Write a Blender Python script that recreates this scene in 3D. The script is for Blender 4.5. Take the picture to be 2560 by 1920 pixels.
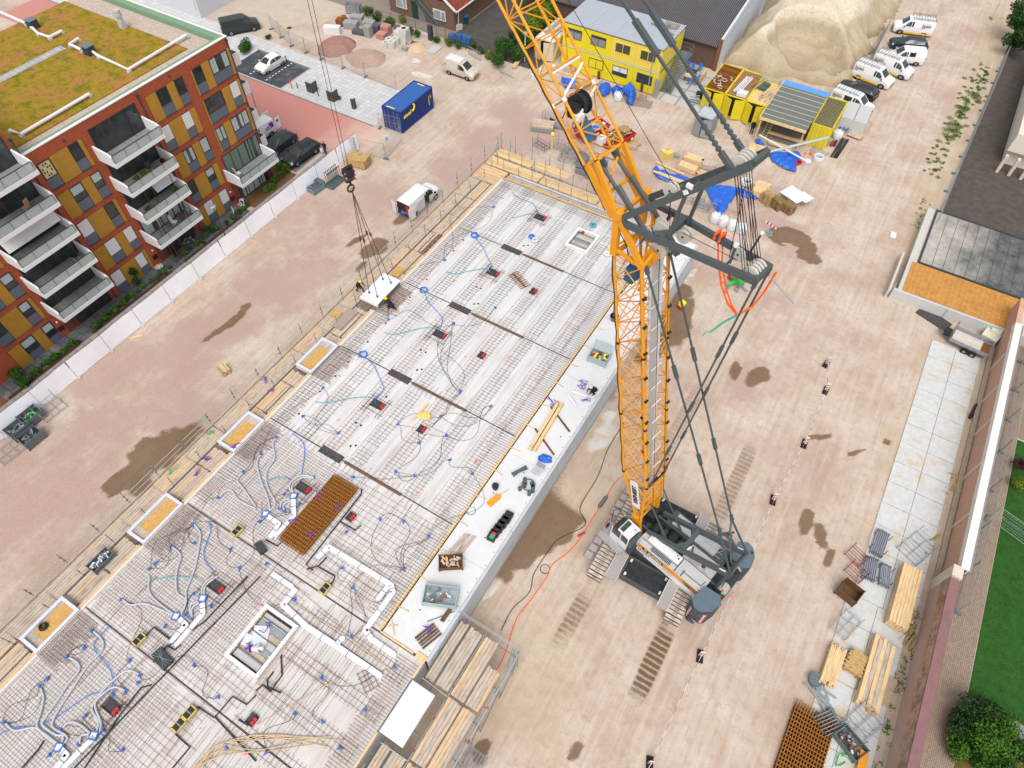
import bpy,bmesh,math,random
import numpy as np
from mathutils import Vector as V,Matrix as MX
random.seed(7)
PI=math.pi
for o in list(bpy.data.objects):bpy.data.objects.remove(o)
SC=bpy.context.scene
COL=SC.collection
F,PITCH,ROLL,YAW,CH=1693.70,math.radians(54.0038),math.radians(-0.5164),math.radians(-30.8527),46.0
cp,sp=math.cos(PITCH),math.sin(PITCH)
fw=V((math.sin(YAW)*cp,math.cos(YAW)*cp,-sp))
rt=V((math.cos(YAW),-math.sin(YAW),0))
dn=fw.cross(rt)
cr,sr=math.cos(ROLL),math.sin(ROLL)
rt,dn=rt*cr+dn*sr,-rt*sr+dn*cr
CP=V((0,0,CH))
cam=bpy.data.objects.new('camera',bpy.data.cameras.new('camera'));COL.objects.link(cam)
mw=MX.Identity(4)
for i in range(3):mw[i][0],mw[i][1],mw[i][2],mw[i][3]=rt[i],-dn[i],-fw[i],CP[i]
cam.matrix_world=mw
cam.data.sensor_width=36;cam.data.lens=F/2560*36
cam.data.clip_start=0.5;cam.data.clip_end=3000
SC.camera=cam
W=bpy.data.worlds.new('World');SC.world=W;W.use_nodes=True
wn=W.node_tree.nodes;wl=W.node_tree.links
SUN_EL,SUN_AZ=math.radians(58),math.radians(158)
sky=wn.new('ShaderNodeTexSky');sky.sky_type='NISHITA';sky.sun_disc=False
sky.sun_elevation=SUN_EL;sky.sun_rotation=SUN_AZ;sky.dust_density=4.0;sky.air_density=1.2
hs=wn.new('ShaderNodeHueSaturation');hs.inputs['Saturation'].default_value=0.22
wl.new(sky.outputs[0],hs.inputs['Color']);wl.new(hs.outputs[0],wn['Background'].inputs['Color'])
wn['Background'].inputs['Strength'].default_value=0.15
sun=bpy.data.objects.new('sun',bpy.data.lights.new('sun','SUN'));COL.objects.link(sun)
sun.data.energy=1.0;sun.data.angle=math.radians(40);sun.data.color=(1,.965,.92)
sd=V((math.sin(SUN_AZ)*math.cos(SUN_EL),math.cos(SUN_AZ)*math.cos(SUN_EL),math.sin(SUN_EL)))
sun.rotation_euler=sd.to_track_quat('Z','Y').to_euler()
SC.view_settings.view_transform='Standard';SC.view_settings.look='None'
SC.view_settings.gamma=1;SC.view_settings.exposure=0.52
SC.render.resolution_x,SC.render.resolution_y=1024,768
def g(px,py,z=0.0):
 d=rt*((px-1280)/F)+dn*((py-960)/F)+fw
 return CP+d*((z-CH)/d.z)
def Q(c,r,x,y,z=0.0):return g(640*c+x/3.456,480*r+y/3.456,z)
def tag(o,label=None,cat=None,group=None,kind=None):
 if label:o['label']=label
 if cat:o['category']=cat
 if group:o['group']=group
 if kind:o['kind']=kind
 if o.type=='MESH' and o.parent is None and o.location.length==0 and len(o.data.vertices):
  n=len(o.data.vertices);a=np.empty(n*3,'f');o.data.vertices.foreach_get('co',a);a=a.reshape(-1,3)
  c=(a.min(0)+a.max(0))/2;c[2]=a[:,2].min()
  a-=c;o.data.vertices.foreach_set('co',a.ravel());o.location=[float(x)for x in c];o.data.update()
 return o
def T(name,label,cat,loc=(0,0,0),rz=0.0,group=None):
 o=bpy.data.objects.new(name,None);COL.objects.link(o);o.empty_display_size=.3
 o.location=loc;o.rotation_euler=(0,0,rz)
 return tag(o,label,cat,group)
KIDS={}
def par(o,p):
 if p is not None:o.parent=p;KIDS.setdefault(p,[]).append(o)
def dup(root,loc=None,rz=None,label=None,scale=None):
 r=root.copy();COL.objects.link(r)
 if loc is not None:r.location=loc
 if rz is not None:r.rotation_euler=(0,0,rz)
 if scale is not None:r.scale=scale
 if label:r['label']=label
 for c in KIDS.get(root,[]):
  k=c.copy();COL.objects.link(k);par(k,r)
  for gc in KIDS.get(c,[]):
   h=gc.copy();COL.objects.link(h);par(h,k)
 return r
class MB:
 def __init__(s):s.v=[];s.f=[];s.m=[];s.cur=0
 def add(s,vs,fs):
  n=len(s.v);s.v+=[tuple(p)for p in vs]
  for f in fs:s.f.append([n+i for i in f]);s.m.append(s.cur)
  return s
 def box(s,c,d,rz=0.0,M=None):
  x,y,z=d[0]/2,d[1]/2,d[2]/2
  P=[V((i*x,j*y,k*z))for k in(-1,1)for i,j in((-1,-1),(1,-1),(1,1),(-1,1))]
  if M is not None:P=[M@p for p in P]
  elif rz:
   R=MX.Rotation(rz,3,'Z');P=[R@p for p in P]
  c=V(c)
  return s.add([p+c for p in P],[(0,3,2,1),(4,5,6,7),(0,1,5,4),(1,2,6,5),(2,3,7,6),(3,0,4,7)])
 def bb(s,x0,x1,y0,y1,z0,z1):return s.box(((x0+x1)/2,(y0+y1)/2,(z0+z1)/2),(x1-x0,y1-y0,z1-z0))
 def fr(s,p,q,up=(0,0,1)):
  d=(q-p).normalized();u=V(up)
  if abs(d.dot(u))>.98:u=V((1,0,0))
  a=d.cross(u).normalized();return d,a,a.cross(d)
 def bar(s,p,q,w,h=None,up=(0,0,1),w2=None,h2=None):
  p,q=V(p),V(q);h=h or w;w2=w2 or w;h2=h2 or h
  d,a,b=s.fr(p,q,up)
  P=[p+a*i*w/2+b*j*h/2 for i,j in((-1,-1),(1,-1),(1,1),(-1,1))]+[q+a*i*w2/2+b*j*h2/2 for i,j in((-1,-1),(1,-1),(1,1),(-1,1))]
  return s.add(P,[(0,1,2,3),(7,6,5,4),(0,4,5,1),(1,5,6,2),(2,6,7,3),(3,7,4,0)])
 def tube(s,p,q,r,n=6,r2=None,cap=True):
  p,q=V(p),V(q);r2=r if r2 is None else r2
  if(q-p).length<1e-6:return s
  d,a,b=s.fr(p,q)
  cs=[(math.cos(2*PI*i/n),math.sin(2*PI*i/n))for i in range(n)]
  P=[p+(a*c+b*t)*r for c,t in cs]+[q+(a*c+b*t)*r2 for c,t in cs]
  fs=[(i,i+n,(i+1)%n+n,(i+1)%n)for i in range(n)]
  if cap:fs+=[tuple(range(n)),tuple(range(2*n-1,n-1,-1))]
  return s.add(P,fs)
 def path(s,pts,r,n=6,closed=False):
  pts=[V(p)for p in pts];L=len(pts);P=[]
  for i,p in enumerate(pts):
   if closed:d=pts[(i+1)%L]-pts[i-1]
   else:d=pts[min(i+1,L-1)]-pts[max(i-1,0)]
   d.normalize();u=V((0,0,1))if abs(d.z)<.9 else V((1,0,0))
   a=d.cross(u).normalized();b=a.cross(d)
   P+=[p+(a*math.cos(2*PI*k/n)+b*math.sin(2*PI*k/n))*r for k in range(n)]
  fs=[]
  for i in range(L if closed else L-1):
   j=(i+1)%L
   fs+=[(i*n+k,j*n+k,j*n+(k+1)%n,i*n+(k+1)%n)for k in range(n)]
  if not closed:fs+=[tuple(range(n)),tuple(range(L*n-1,L*n-n-1,-1))]
  return s.add(P,fs)
 def extr(s,poly,vec):
  n=len(poly);P=[V(p)for p in poly];vec=V(vec)
  return s.add(P+[p+vec for p in P],[tuple(range(n-1,-1,-1)),tuple(range(n,2*n))]+[(i,(i+1)%n,(i+1)%n+n,i+n)for i in range(n)])
 def prism(s,poly,z0,z1):return s.extr([(p[0],p[1],z0)for p in poly],(0,0,z1-z0))
 def poly(s,pts):return s.add(pts,[tuple(range(len(pts)))])
 def cyl(s,c,r,z0,z1,n=14,r2=None):return s.tube((c[0],c[1],z0),(c[0],c[1],z1),r,n,r2)
 def torus(s,c,R,r,n=20,k=6,axis='Z'):
  c=V(c);pts=[]
  for i in range(n):
   a=2*PI*i/n;p=V((R*math.cos(a),R*math.sin(a),0))
   if axis=='X':p=V((0,p.x,p.y))
   if axis=='Y':p=V((p.x,0,p.y))
   pts.append(c+p)
  return s.path(pts,r,k,True)
 def ball(s,c,r,n=8,m=6,sz=(1,1,1),jit=0):
  c=V(c);P=[c+V((0,0,-r*sz[2]))]
  for j in range(1,m):
   t=PI*j/m
   for i in range(n):
    a=2*PI*i/n;k=1+random.uniform(-jit,jit)
    P.append(c+V((r*math.sin(t)*math.cos(a)*sz[0]*k,r*math.sin(t)*math.sin(a)*sz[1]*k,-r*math.cos(t)*sz[2]*k)))
  P.append(c+V((0,0,r*sz[2])))
  fs=[(0,1+(i+1)%n,1+i)for i in range(n)]
  for j in range(m-2):
   b=1+j*n;fs+=[(b+i,b+(i+1)%n,b+n+(i+1)%n,b+n+i)for i in range(n)]
  b=1+(m-2)*n;fs+=[(b+i,b+(i+1)%n,len(P)-1)for i in range(n)]
  return s.add(P,fs)
 def xf(s,M,start=0):
  s.v[start:]=[tuple(M@V(p))for p in s.v[start:]];return s
 def build(s,name,mats,parent=None,smooth=False,label=None):
  me=bpy.data.meshes.new(name);me.from_pydata(s.v,[],s.f)
  if not isinstance(mats,(list,tuple)):mats=[mats]
  for m in mats:me.materials.append(m)
  if len(mats)>1:me.polygons.foreach_set('material_index',s.m)
  if smooth:me.polygons.foreach_set('use_smooth',[True]*len(s.f))
  me.update()
  o=bpy.data.objects.new(name,me);COL.objects.link(o);par(o,parent)
  if label:o['label']=label
  return o
def frame(o,u,v):
 u=V(u).normalized();v=V(v);v=(v-u*u.dot(v)).normalized();w=u.cross(v)
 M=MX.Identity(4)
 for i in range(3):M[i][0],M[i][1],M[i][2],M[i][3]=u[i],v[i],w[i],o[i]
 return M
def lettering(s,size,mat,M,parent=None,name='lettering',thick=.006,align='LEFT',shear=0.0,bold=0.0,spacing=1.0):
 c=bpy.data.curves.new(name,'FONT');c.body=s;c.size=size;c.extrude=thick;c.align_x=align
 c.shear=shear;c.offset=bold;c.space_character=spacing;c.resolution_u=2
 t=bpy.data.objects.new(name,c);COL.objects.link(t)
 bpy.context.view_layer.update()
 me=bpy.data.meshes.new_from_object(t.evaluated_get(bpy.context.evaluated_depsgraph_get()))
 bpy.data.objects.remove(t)
 me.transform(M);me.materials.clear();me.materials.append(mat)
 o=bpy.data.objects.new(name,me);COL.objects.link(o);par(o,parent)
 return o
def lin(c):return c/12.92 if c<=.04045 else((c+.055)/1.055)**2.4
ALB=.72
def C(r,gg,b,k=None):
 k=ALB if k is None else k
 return(lin(r/255)*k,lin(gg/255)*k,lin(b/255)*k,1)
def mul(c,k):return(min(c[0]*k,1),min(c[1]*k,1),min(c[2]*k,1),1)
MC={}
class NT:
 def __init__(s,name):
  s.m=bpy.data.materials.new(name);s.m.use_nodes=True
  s.t=s.m.node_tree;s.b=s.t.nodes['Principled BSDF']
  s.geo=s.t.nodes.new('ShaderNodeNewGeometry').outputs['Position']
 def n(s,ty,**kw):
  x=s.t.nodes.new('ShaderNode'+ty)
  for k,v in kw.items():
   if k in x.inputs:s.set(x.inputs[k],v)
   else:setattr(x,k,v)
  return x
 def set(s,i,v):
  if isinstance(v,bpy.types.NodeSocket):s.t.links.new(v,i)
  else:i.default_value=v
 def noise(s,scale,detail=4,rough=.6,vec=None,dist=0):
  return s.n('TexNoise',Vector=vec or s.geo,Scale=scale,Detail=detail,Roughness=rough,Distortion=dist).outputs['Fac']
 def ramp(s,fac,stops):
  r=s.n('ValToRGB',Fac=fac);e=r.color_ramp.elements
  while len(e)<len(stops):e.new(.5)
  for el,(p,c)in zip(e,stops):el.position=p;el.color=c
  return r.outputs[0]
 def step(s,v,a,b):return s.n('MapRange',Value=v,**{'From Min':a,'From Max':b}).outputs[0]
 def mix(s,f,a,b,mode='MIX'):
  x=s.t.nodes.new('ShaderNodeMix');x.data_type='RGBA';x.blend_type=mode
  s.set(x.inputs[0],f);s.set(x.inputs[6],a);s.set(x.inputs[7],b);return x.outputs[2]
 def math(s,op,a,b=0.0):
  x=s.n('Math',operation=op);s.set(x.inputs[0],a);s.set(x.inputs[1],b);return x.outputs[0]
 def out(s,col,rough=.8,met=0,bump=None,bstr=.3,bdist=.02,spec=None):
  s.set(s.b.inputs['Base Color'],col);s.set(s.b.inputs['Roughness'],rough);s.b.inputs['Metallic'].default_value=met
  if spec is None and not isinstance(rough,bpy.types.NodeSocket)and rough>=.6:spec=.18
  if spec is not None:s.b.inputs['Specular IOR Level'].default_value=spec
  if bump is not None:
   x=s.n('Bump',Height=bump,Strength=bstr,Distance=bdist);s.t.links.new(x.outputs[0],s.b.inputs['Normal'])
  return s.m
def M(name,col,rough=.65,met=0.0,var=.18,scale=3.0,dirt=0.0,dirtcol=(.10,.075,.05,1),bump=0.0):
 if name in MC:return MC[name]
 t=NT(name)
 n1=t.noise(scale,5,.65)
 c=t.ramp(n1,[(.25,mul(col,1-var)),(.75,mul(col,1+var*.6))])
 if dirt:c=t.mix(t.math('MULTIPLY',t.step(t.noise(scale*2.3,6,.7),.5,.8),dirt),c,dirtcol)
 MC[name]=t.out(c,rough,met,t.noise(scale*9,3)if bump else None,bump)
 return MC[name]
def wood(name,a,b,axis,plank=0.0,rough=.75):
 t=NT(name)
 mp=t.n('Mapping',Vector=t.geo);mp.inputs['Scale'].default_value=(1.2,9,9)if axis=='X' else((9,1.2,9)if axis=='Y' else(5,5,5))
 n=t.noise(1.0,6,.65,mp.outputs[0])
 c=t.ramp(n,[(.3,b),(.5,a),(.75,mul(a,1.15))])
 w=t.n('TexWhiteNoise',noise_dimensions='3D',Vector=t.n('ObjectInfo').outputs['Location']).outputs[0]
 c=t.mix(t.math('MULTIPLY',t.step(t.noise(.9,5,.7),.52,.75),.45),c,mul(b,.6))
 MC[name]=t.out(c,rough,0,n,.25)
 return MC[name]
def brick(name,a,b,mortar,bw=.21,bh=.062,ax='yz',dark=.25):
 t=NT(name)
 sx=t.n('SeparateXYZ',Vector=t.geo);cx=t.n('CombineXYZ')
 t.set(cx.inputs[0],sx.outputs[{'x':0,'y':1,'z':2}[ax[0]]]);t.set(cx.inputs[1],sx.outputs[{'x':0,'y':1,'z':2}[ax[1]]])
 br=t.n('TexBrick',Vector=cx.outputs[0],Color1=a,Color2=b,Mortar=mortar,Scale=1.0)
 br.inputs['Brick Width'].default_value=bw;br.inputs['Row Height'].default_value=bh;br.inputs['Mortar Size'].default_value=bh*.09
 br.inputs['Bias'].default_value=-.2
 c=t.mix(t.math('MULTIPLY',t.step(t.noise(3.0,5,.75),.58,.72),dark),br.outputs[0],mul(a,.35))
 c=t.mix(t.step(t.noise(.35,4),.3,.75),c,mul(a,1.18),'MIX')if False else c
 MC[name]=t.out(c,.85,0,br.outputs[1],-.3,.006)
 return MC[name]
def glass(name,col,rough=.06):
 t=NT(name)
 c=t.ramp(t.noise(.7,4,.6),[(.3,mul(col,.45)),(.7,mul(col,1.5))])
 return t.out(c,rough,0,spec=.7)
def leafmat(name,stops):
 t=NT(name);w=t.n('TexWhiteNoise',noise_dimensions='3D',Vector=t.n('Mapping',Vector=t.geo,Scale=(3,3,3)).outputs[0])
 c=t.ramp(t.math('ADD',t.math('MULTIPLY',t.noise(1.3,4,.7),.75),t.math('MULTIPLY',t.noise(11.0,2,.5),.25)),stops)
 m=t.out(c,.6,0);return m
m_white=M('white_paint',C(244,244,246),.45,var=.05,dirt=.12,scale=1.5)
m_panel=M('prefab_white',C(246,246,248),.6,var=.03)
m_galv=M('galvanised',C(172,180,184),.42,.35,var=.22,scale=4)
m_galvd=M('galvanised_dark',C(118,130,134),.5,.3,var=.25,scale=4)
m_steel=M('crane_grey',C(86,95,98,.72),.5,.1,var=.12,scale=2,dirt=.15)
m_cyel=M('crane_yellow',(.66,.275,.008,1),.42,0,var=.07,scale=2,dirt=.06)
m_yel=M('container_yellow',(.62,.50,.010,1),.5,0,var=.08,scale=1.2,dirt=.10)
m_black=M('black',(.012,.012,.014,1),.5,var=.2)
m_rubber=M('rubber',(.018,.018,.019,1),.8,var=.2)
m_dark=M('dark_grey',(.045,.05,.055,1),.6,var=.2)
m_red=M('red_paint',(.45,.012,.014,1),.45,var=.1,dirt=.15)
m_orange=M('orange_sling',(.85,.12,.012,1),.7,var=.1)
m_blue=M('blue_plastic',(.02,.16,.62,1),.5,var=.1)
m_green=M('green_plastic',(.03,.42,.06,1),.5,var=.1)
m_purple=M('purple_rope',(.16,.035,.40,1),.8,var=.1)
m_rust=M('rusty_steel',(.22,.075,.018,1),.85,var=.35,scale=3)
m_rebar=M('rebar',(.23,.125,.09,1),.8,.2,var=.4,scale=1.0)
m_rebard=M('rebar_dark',(.15,.115,.10,1),.8,.2,var=.3,scale=1.0)
m_conc=M('concrete',C(205,204,202),.85,var=.10,scale=1.6,dirt=.12)
m_tarp=M('blue_tarp',(.010,.10,.50,1),.45,var=.25,scale=2.5,bump=.3)
m_bag=M('white_bag',C(232,235,238),.75,var=.08,scale=5,bump=.4)
m_glass=glass('window_glass',(.035,.042,.045,1))
m_cglass=glass('car_glass',(.02,.028,.030,1),.05)
m_cur=M('curtain',C(190,205,205),.8,var=.25,scale=6)
m_w_y=wood('timber_y',C(226,196,158),C(198,164,126),'Y')
m_w_x=wood('timber_x',C(226,192,146),C(196,156,112),'X')
m_w_yo=wood('timber_grey_y',C(206,190,174),C(160,142,128),'Y')
m_w_ym=wood('timber_tan_y',C(216,194,170),C(178,152,128),'Y')
m_w_yd=wood('timber_dark_y',C(120,88,62),C(84,60,44),'Y')
m_w_n=wood('timber_new',C(240,208,158),C(222,182,128),'Y')
m_w_p=wood('pallet_wood',C(206,172,118),C(150,116,76),'Z')
m_osb=M('osb_board',C(222,176,106),.8,var=.25,scale=6,dirt=.35)
WDECK=[m_w_yo,m_w_ym,m_w_yo,m_w_ym,m_w_y,m_w_yo]
def vnoise(x,y,s,seed):
 rs=np.random.RandomState(seed);t=rs.rand(256,256)
 x,y=x/s,y/s;xi,yi=np.floor(x).astype(int),np.floor(y).astype(int);fx,fy=x-xi,y-yi
 fx,fy=fx*fx*(3-2*fx),fy*fy*(3-2*fy)
 a=t[xi%256,yi%256];b=t[(xi+1)%256,yi%256];c=t[xi%256,(yi+1)%256];d=t[(xi+1)%256,(yi+1)%256]
 return(a*(1-fx)+b*fx)*(1-fy)+(c*(1-fx)+d*fx)*fy
gx=np.concatenate([[-900,-400,-200,-130],np.arange(-100,-58,1.0),np.arange(-58,26,.3),np.arange(26,60,2.0),[90,200,400,900]])
gy=np.concatenate([[-700,-300,-100,-40,-20,-8,0],np.arange(2,60,.3),np.arange(60,112,.4),np.arange(112,150,2.0),[180,260,500,1200]])
X,Y=np.meshgrid(gx,gy,indexing='ij')
nx=vnoise(X,Y,1.5,1)-.5+(vnoise(X,Y,.6,2)-.5)*.5;ny=vnoise(X,Y,1.5,3)-.5+(vnoise(X,Y,.6,4)-.5)*.5
def blob(px,py,rx,ry,rot=0,soft=.35,warp=1.0):
 c=g(px,py);w=warp*min(rx,ry)*.9
 dx,dy=X-c.x+nx*w,Y-c.y+ny*w;ca,sa=math.cos(rot),math.sin(rot)
 r=np.sqrt(((dx*ca+dy*sa)/rx)**2+((-dx*sa+dy*ca)/ry)**2)
 return np.clip((1-r)/soft+.5,0,1)
damp=np.zeros_like(X);rub=np.zeros_like(X);whi=np.zeros_like(X);yel=np.zeros_like(X)
for a in[(395,1140,2.0,3.0,0),(310,1190,1.0,1.6,0),(450,1100,1.3,2.4,0),(345,1225,.9,.9,0),(560,815,.45,2.6,-.1),(610,770,.4,1.0,0),(935,615,1.2,1.6,0),(890,600,.35,1.3,-.3),(905,665,.5,.9,0),(1010,545,.7,1.5,0),(85,1405,.8,1.0,0),(30,1465,1.0,1.0,0),(90,1365,.5,.5,0),(1835,925,.5,1.0,.2),(1885,940,.8,1.5,-.4),(2015,1305,.5,1.1,0),(2050,1345,.5,1.0,.5),(2075,1395,.35,.9,0),(1435,1870,.5,.7,0),(1205,1885,.5,.9,0),(2215,1105,.3,.35,0),(2045,1095,.25,1.3,-.8),(2140,1130,.2,.9,-.7),(1330,1300,.6,1.6,.3)]:
 damp=np.maximum(damp,blob(*a[:4],rot=a[4]if len(a)>4 else 0)*.9)
for a in[(2000,600,2.3,1.1,-.55),(1950,590,1.1,1.4,0),(2020,640,1.3,.9,-.4)]:damp=np.maximum(damp,blob(*a[:4],rot=a[4],soft=.12,warp=.6)*.85)
damp=np.minimum(damp,1-blob(1965,608,.5,.2,0,.3))
d=X+9.6+nx*1.1;strip=np.clip((2.1+1.3*np.sin(Y*.33+1)-d)/.5,0,1)*(Y>11)*(Y<47)*(d>-1)
damp=np.maximum(damp,strip*np.clip((vnoise(X,Y,3.2,11)-.22)*4,0,1)*.95)
for a in[(1505,1090,.9,1.6,-.1),(1520,1040,.6,.8,0),(1715,690,.5,1.3,-.3),(1228,1475,.35,.9,-.2),(1050,187,1.7,.9,0),(1040,150,.6,.5,0),(700,45,.5,.5,0)]:
 b=blob(*a[:4],rot=a[4],soft=.3,warp=1.2)*(.35+.65*vnoise(X,Y,.5,21));whi=np.maximum(whi,b)
damp=damp*(1-np.clip(whi*1.4,0,1))
yel=np.clip(blob(1740,700,1.3,1.0,0,.6)*.6+((X>-9.5)&(X<0)&(Y<34))*.55*np.clip(vnoise(X,Y,4,9)*1.6-.1,0,1),0,1)
yel=np.maximum(yel,((X>11.0+ny)&(X<20)&(Y<125))*.75*vnoise(X,Y,2,17))
yel=np.maximum(yel,((X>6.5+ny*2)&(Y>60))*.55)
big=vnoise(X,Y,7,5)*.5+vnoise(X,Y,2.6,6)*.3+vnoise(X,Y,1.0,8)*.2
rub=np.clip((big-.40)*3.2,0,1)*np.clip((-31-X)/3,0,1)*np.clip((52-Y)/6,0,1)
rub=np.maximum(rub,np.clip((big-.34)*3,0,1)*np.clip((62+vnoise(X,Y,8,30)*8-Y)/4,0,1)*(Y>48)*np.clip((X+44)/5,0,1)*np.clip((2+vnoise(X,Y,7,31)*5-X)/3,0,1))
rub=np.maximum(rub,.55*np.clip((big-.45)*3,0,1)*(X>-9.5)*(X<8)*(Y>30)*(Y<50))
rub=np.maximum(rub,.25*np.clip((big-.5)*3,0,1)*(X>-9.5)*(X<10)*(Y<50))
rub=np.maximum(rub,.45*np.clip((big-.42)*3,0,1)*(X>-4)*(X<9)*(Y>66))
for a in[(1880,545,2.8,1.4,.2),(1960,560,2.4,1.0,0),(1600,390,3,1,.1),(1545,470,2.5,1.4,0)]:rub=np.maximum(rub,blob(*a[:4],rot=a[4],soft=.8));
for a in[(1930,560,1.6,.5,.1),(1840,535,1.3,.6,0),(1545,430,2.5,.6,0),(1560,250,2.2,.7,0),(1310,200,.5,.4,0)]:damp=np.maximum(damp,.42*blob(*a[:4],rot=a[4],soft=.9))
tr=np.zeros_like(X)
for(x0,x1,y0,y1,k)in[(1.55,2.75,11.6,17.4,1.0),(1.55,2.75,25.2,34.5,.55),(-4.15,-3.0,11.5,17.5,.62),(-4.15,-3.0,25.0,38,.42)]:
 inside=np.clip(np.minimum(X-x0,x1-X)/.15+.5+nx*.5,0,1)*np.clip((Y-y0)/1.6+nx,0,1)*np.clip((y1-Y)/2.0+ny*.8,0,1)
 tr=np.maximum(tr,inside*k)
nv=X.size;I=np.arange(nv).reshape(X.shape)
me=bpy.data.meshes.new('ground')
me.from_pydata(np.stack([X.ravel(),Y.ravel(),np.zeros(nv)],1).tolist(),[],np.stack([I[:-1,:-1].ravel(),I[1:,:-1].ravel(),I[1:,1:].ravel(),I[:-1,1:].ravel()],1).tolist())
for nm,A in(('soil',(damp,rub,whi,yel)),('prints',(tr,tr,tr,tr))):
 ca=me.color_attributes.new(nm,'FLOAT_COLOR','POINT');ca.data.foreach_set('color',np.stack([a.ravel()for a in A],1).astype('f').ravel())
t=NT('site_sand')
at=t.n('VertexColor',layer_name='soil');sp=t.n('SeparateColor',Color=at.outputs[0])
pr=t.n('VertexColor',layer_name='prints')
n1=t.noise(.22,6,.62);n2=t.noise(1.7,7,.7);n3=t.noise(14,4,.75);n4=t.noise(5.0,6,.7)
st1=t.noise(1.0,5,.65,t.n('Mapping',Vector=t.geo,Scale=(2.6,.16,1),Rotation=(0,0,.12)).outputs[0]);st2=t.noise(1.0,5,.65,t.n('Mapping',Vector=t.geo,Scale=(.2,2.4,1),Rotation=(0,0,.5)).outputs[0])
c=t.ramp(n1,[(.3,C(192,168,148)),(.5,C(210,190,173)),(.72,C(224,210,197))])
c=t.mix(t.math('MULTIPLY',t.step(n2,.50,.72),.60),c,C(182,154,128))
c=t.mix(t.math('MULTIPLY',t.step(n4,.57,.76),.62),c,C(166,138,112))
c=t.mix(t.math('MULTIPLY',t.step(st1,.50,.72),.38),c,C(172,142,118));c=t.mix(t.math('MULTIPLY',t.step(st1,.46,.30),.40),c,C(232,220,206));c=t.mix(t.math('MULTIPLY',t.step(st2,.56,.76),.16),c,C(178,150,128))
peb=t.ramp(n3,[(.30,C(112,80,72)),(.42,C(172,140,128)),(.56,C(204,178,166)),(.72,C(236,224,216))])
peb=t.mix(t.math('MULTIPLY',t.step(n4,.56,.72),.6),peb,C(168,136,124))
c=t.mix(t.math('MULTIPLY',t.step(t.math('ADD',sp.outputs[1],t.math('MULTIPLY',t.math('SUBTRACT',n2,.5),.9)),.12,.75),.8),c,peb)
c=t.mix(t.math('MULTIPLY',t.step(t.math('ADD',at.outputs[1],t.math('MULTIPLY',t.math('SUBTRACT',n4,.5),1.2)),.2,.9),.6),c,C(206,184,146))
c=t.mix(t.math('MULTIPLY',t.step(n3,.56,.70),.55),c,C(140,110,92))
c=t.mix(t.math('MULTIPLY',t.step(t.math('ADD',sp.outputs[0],t.math('MULTIPLY',t.math('SUBTRACT',n4,.5),.75)),.30,.72),.84),c,t.ramp(n2,[(.3,C(104,78,52)),(.7,C(132,104,74))]))
wv=t.n('TexWave',wave_type='BANDS',bands_direction='Y',Vector=t.geo,Scale=.78,Distortion=1.2,**{'Detail':2.0,'Detail Scale':2.0}).outputs['Fac']
pf=t.math('MULTIPLY',t.step(t.math('ADD',pr.outputs[0],t.math('MULTIPLY',t.math('SUBTRACT',n4,.5),.5)),.25,.8),t.math('ADD',t.math('MULTIPLY',t.step(wv,.15,.5),.55),.38))
c=t.mix(pf,c,C(112,84,56))
c=t.mix(t.step(t.math('ADD',sp.outputs[2],t.math('MULTIPLY',t.math('SUBTRACT',n4,.5),.7)),.28,.7),c,C(226,222,214))
msand=t.out(c,.92,0,t.math('ADD',n2,t.math('MULTIPLY',n3,.5)),.55,.06)
me.materials.append(msand)
o=bpy.data.objects.new('ground',me);COL.objects.link(o);tag(o,kind='structure')
o['label']='sandy building site ground with damp patches, rubble and track prints';o['category']='ground'
def sheet(name,pts,z,mat,label,cat):
 mb=MB();mb.prism([(p[0],p[1])for p in pts],-.05,z);o=mb.build(name,mat);return tag(o,label,cat,None,'structure')
def rect(x0,x1,y0,y1):return[(x0,y0),(x1,y0),(x1,y1),(x0,y1)]
m_redpave=brick('red_paving',C(206,140,130),C(196,128,118),C(190,150,140),.21,.07,'xy',.10)
t=NT('red_road')
c=t.mix(.35,C(206,142,132),t.n('TexBrick',Vector=t.geo,Color1=C(196,128,118),Color2=C(216,156,146),Mortar=C(180,130,120),Scale=2.4).outputs[0])
sx=t.n('SeparateXYZ',Vector=t.geo)
f=t.step(t.math('ADD',t.math('ADD',sx.outputs[0],53.0),t.math('MULTIPLY',t.math('SUBTRACT',t.noise(.5,6,.7),.5),9)),-1.5,5.5)
m_redroad=t.out(t.mix(f,c,C(222,198,180)),.85)
sheet('road',rect(-110,-47.6,45.3,51.8),.012,m_redroad,'red brick road fading under drifted sand','road')
def tiles(name,a,b,mort,s,off=0.0):
 t=NT(name);br=t.n('TexBrick',Vector=t.geo,Color1=a,Color2=b,Mortar=mort,Scale=1.0);br.offset=off
 br.inputs['Brick Width'].default_value=s;br.inputs['Row Height'].default_value=s;br.inputs['Mortar Size'].default_value=s*.05
 c=t.mix(t.math('MULTIPLY',t.step(t.noise(.6,6,.7),.5,.75),.35),br.outputs[0],C(214,200,184))
 return t.out(c,.85)
m_tile=tiles('plaza_tiles',C(222,222,222),C(204,204,206),C(186,184,182),.6)
m_walk=tiles('walk_tiles',C(176,170,168),C(158,153,152),C(128,122,120),.75,.5)
m_bay=tiles('bay_paving',C(84,90,96),C(72,78,84),C(60,64,70),.24,.5)
m_gtile=tiles('terrace_tiles',C(112,114,120),C(96,98,106),C(80,82,88),.9,.3)
sheet('plaza',[(-110,51.95),(-49.9,51.95),(-51.6,59.3),(-76,59.8),(-110,59.8)],.016,m_tile,'pale tiled plaza beside the red road','pavement')
sheet('parking_bay',rect(-73.2,-64.6,52.1,57.4),.024,m_bay,'dark brick parking bay under the white hatchback','parking bay')
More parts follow.
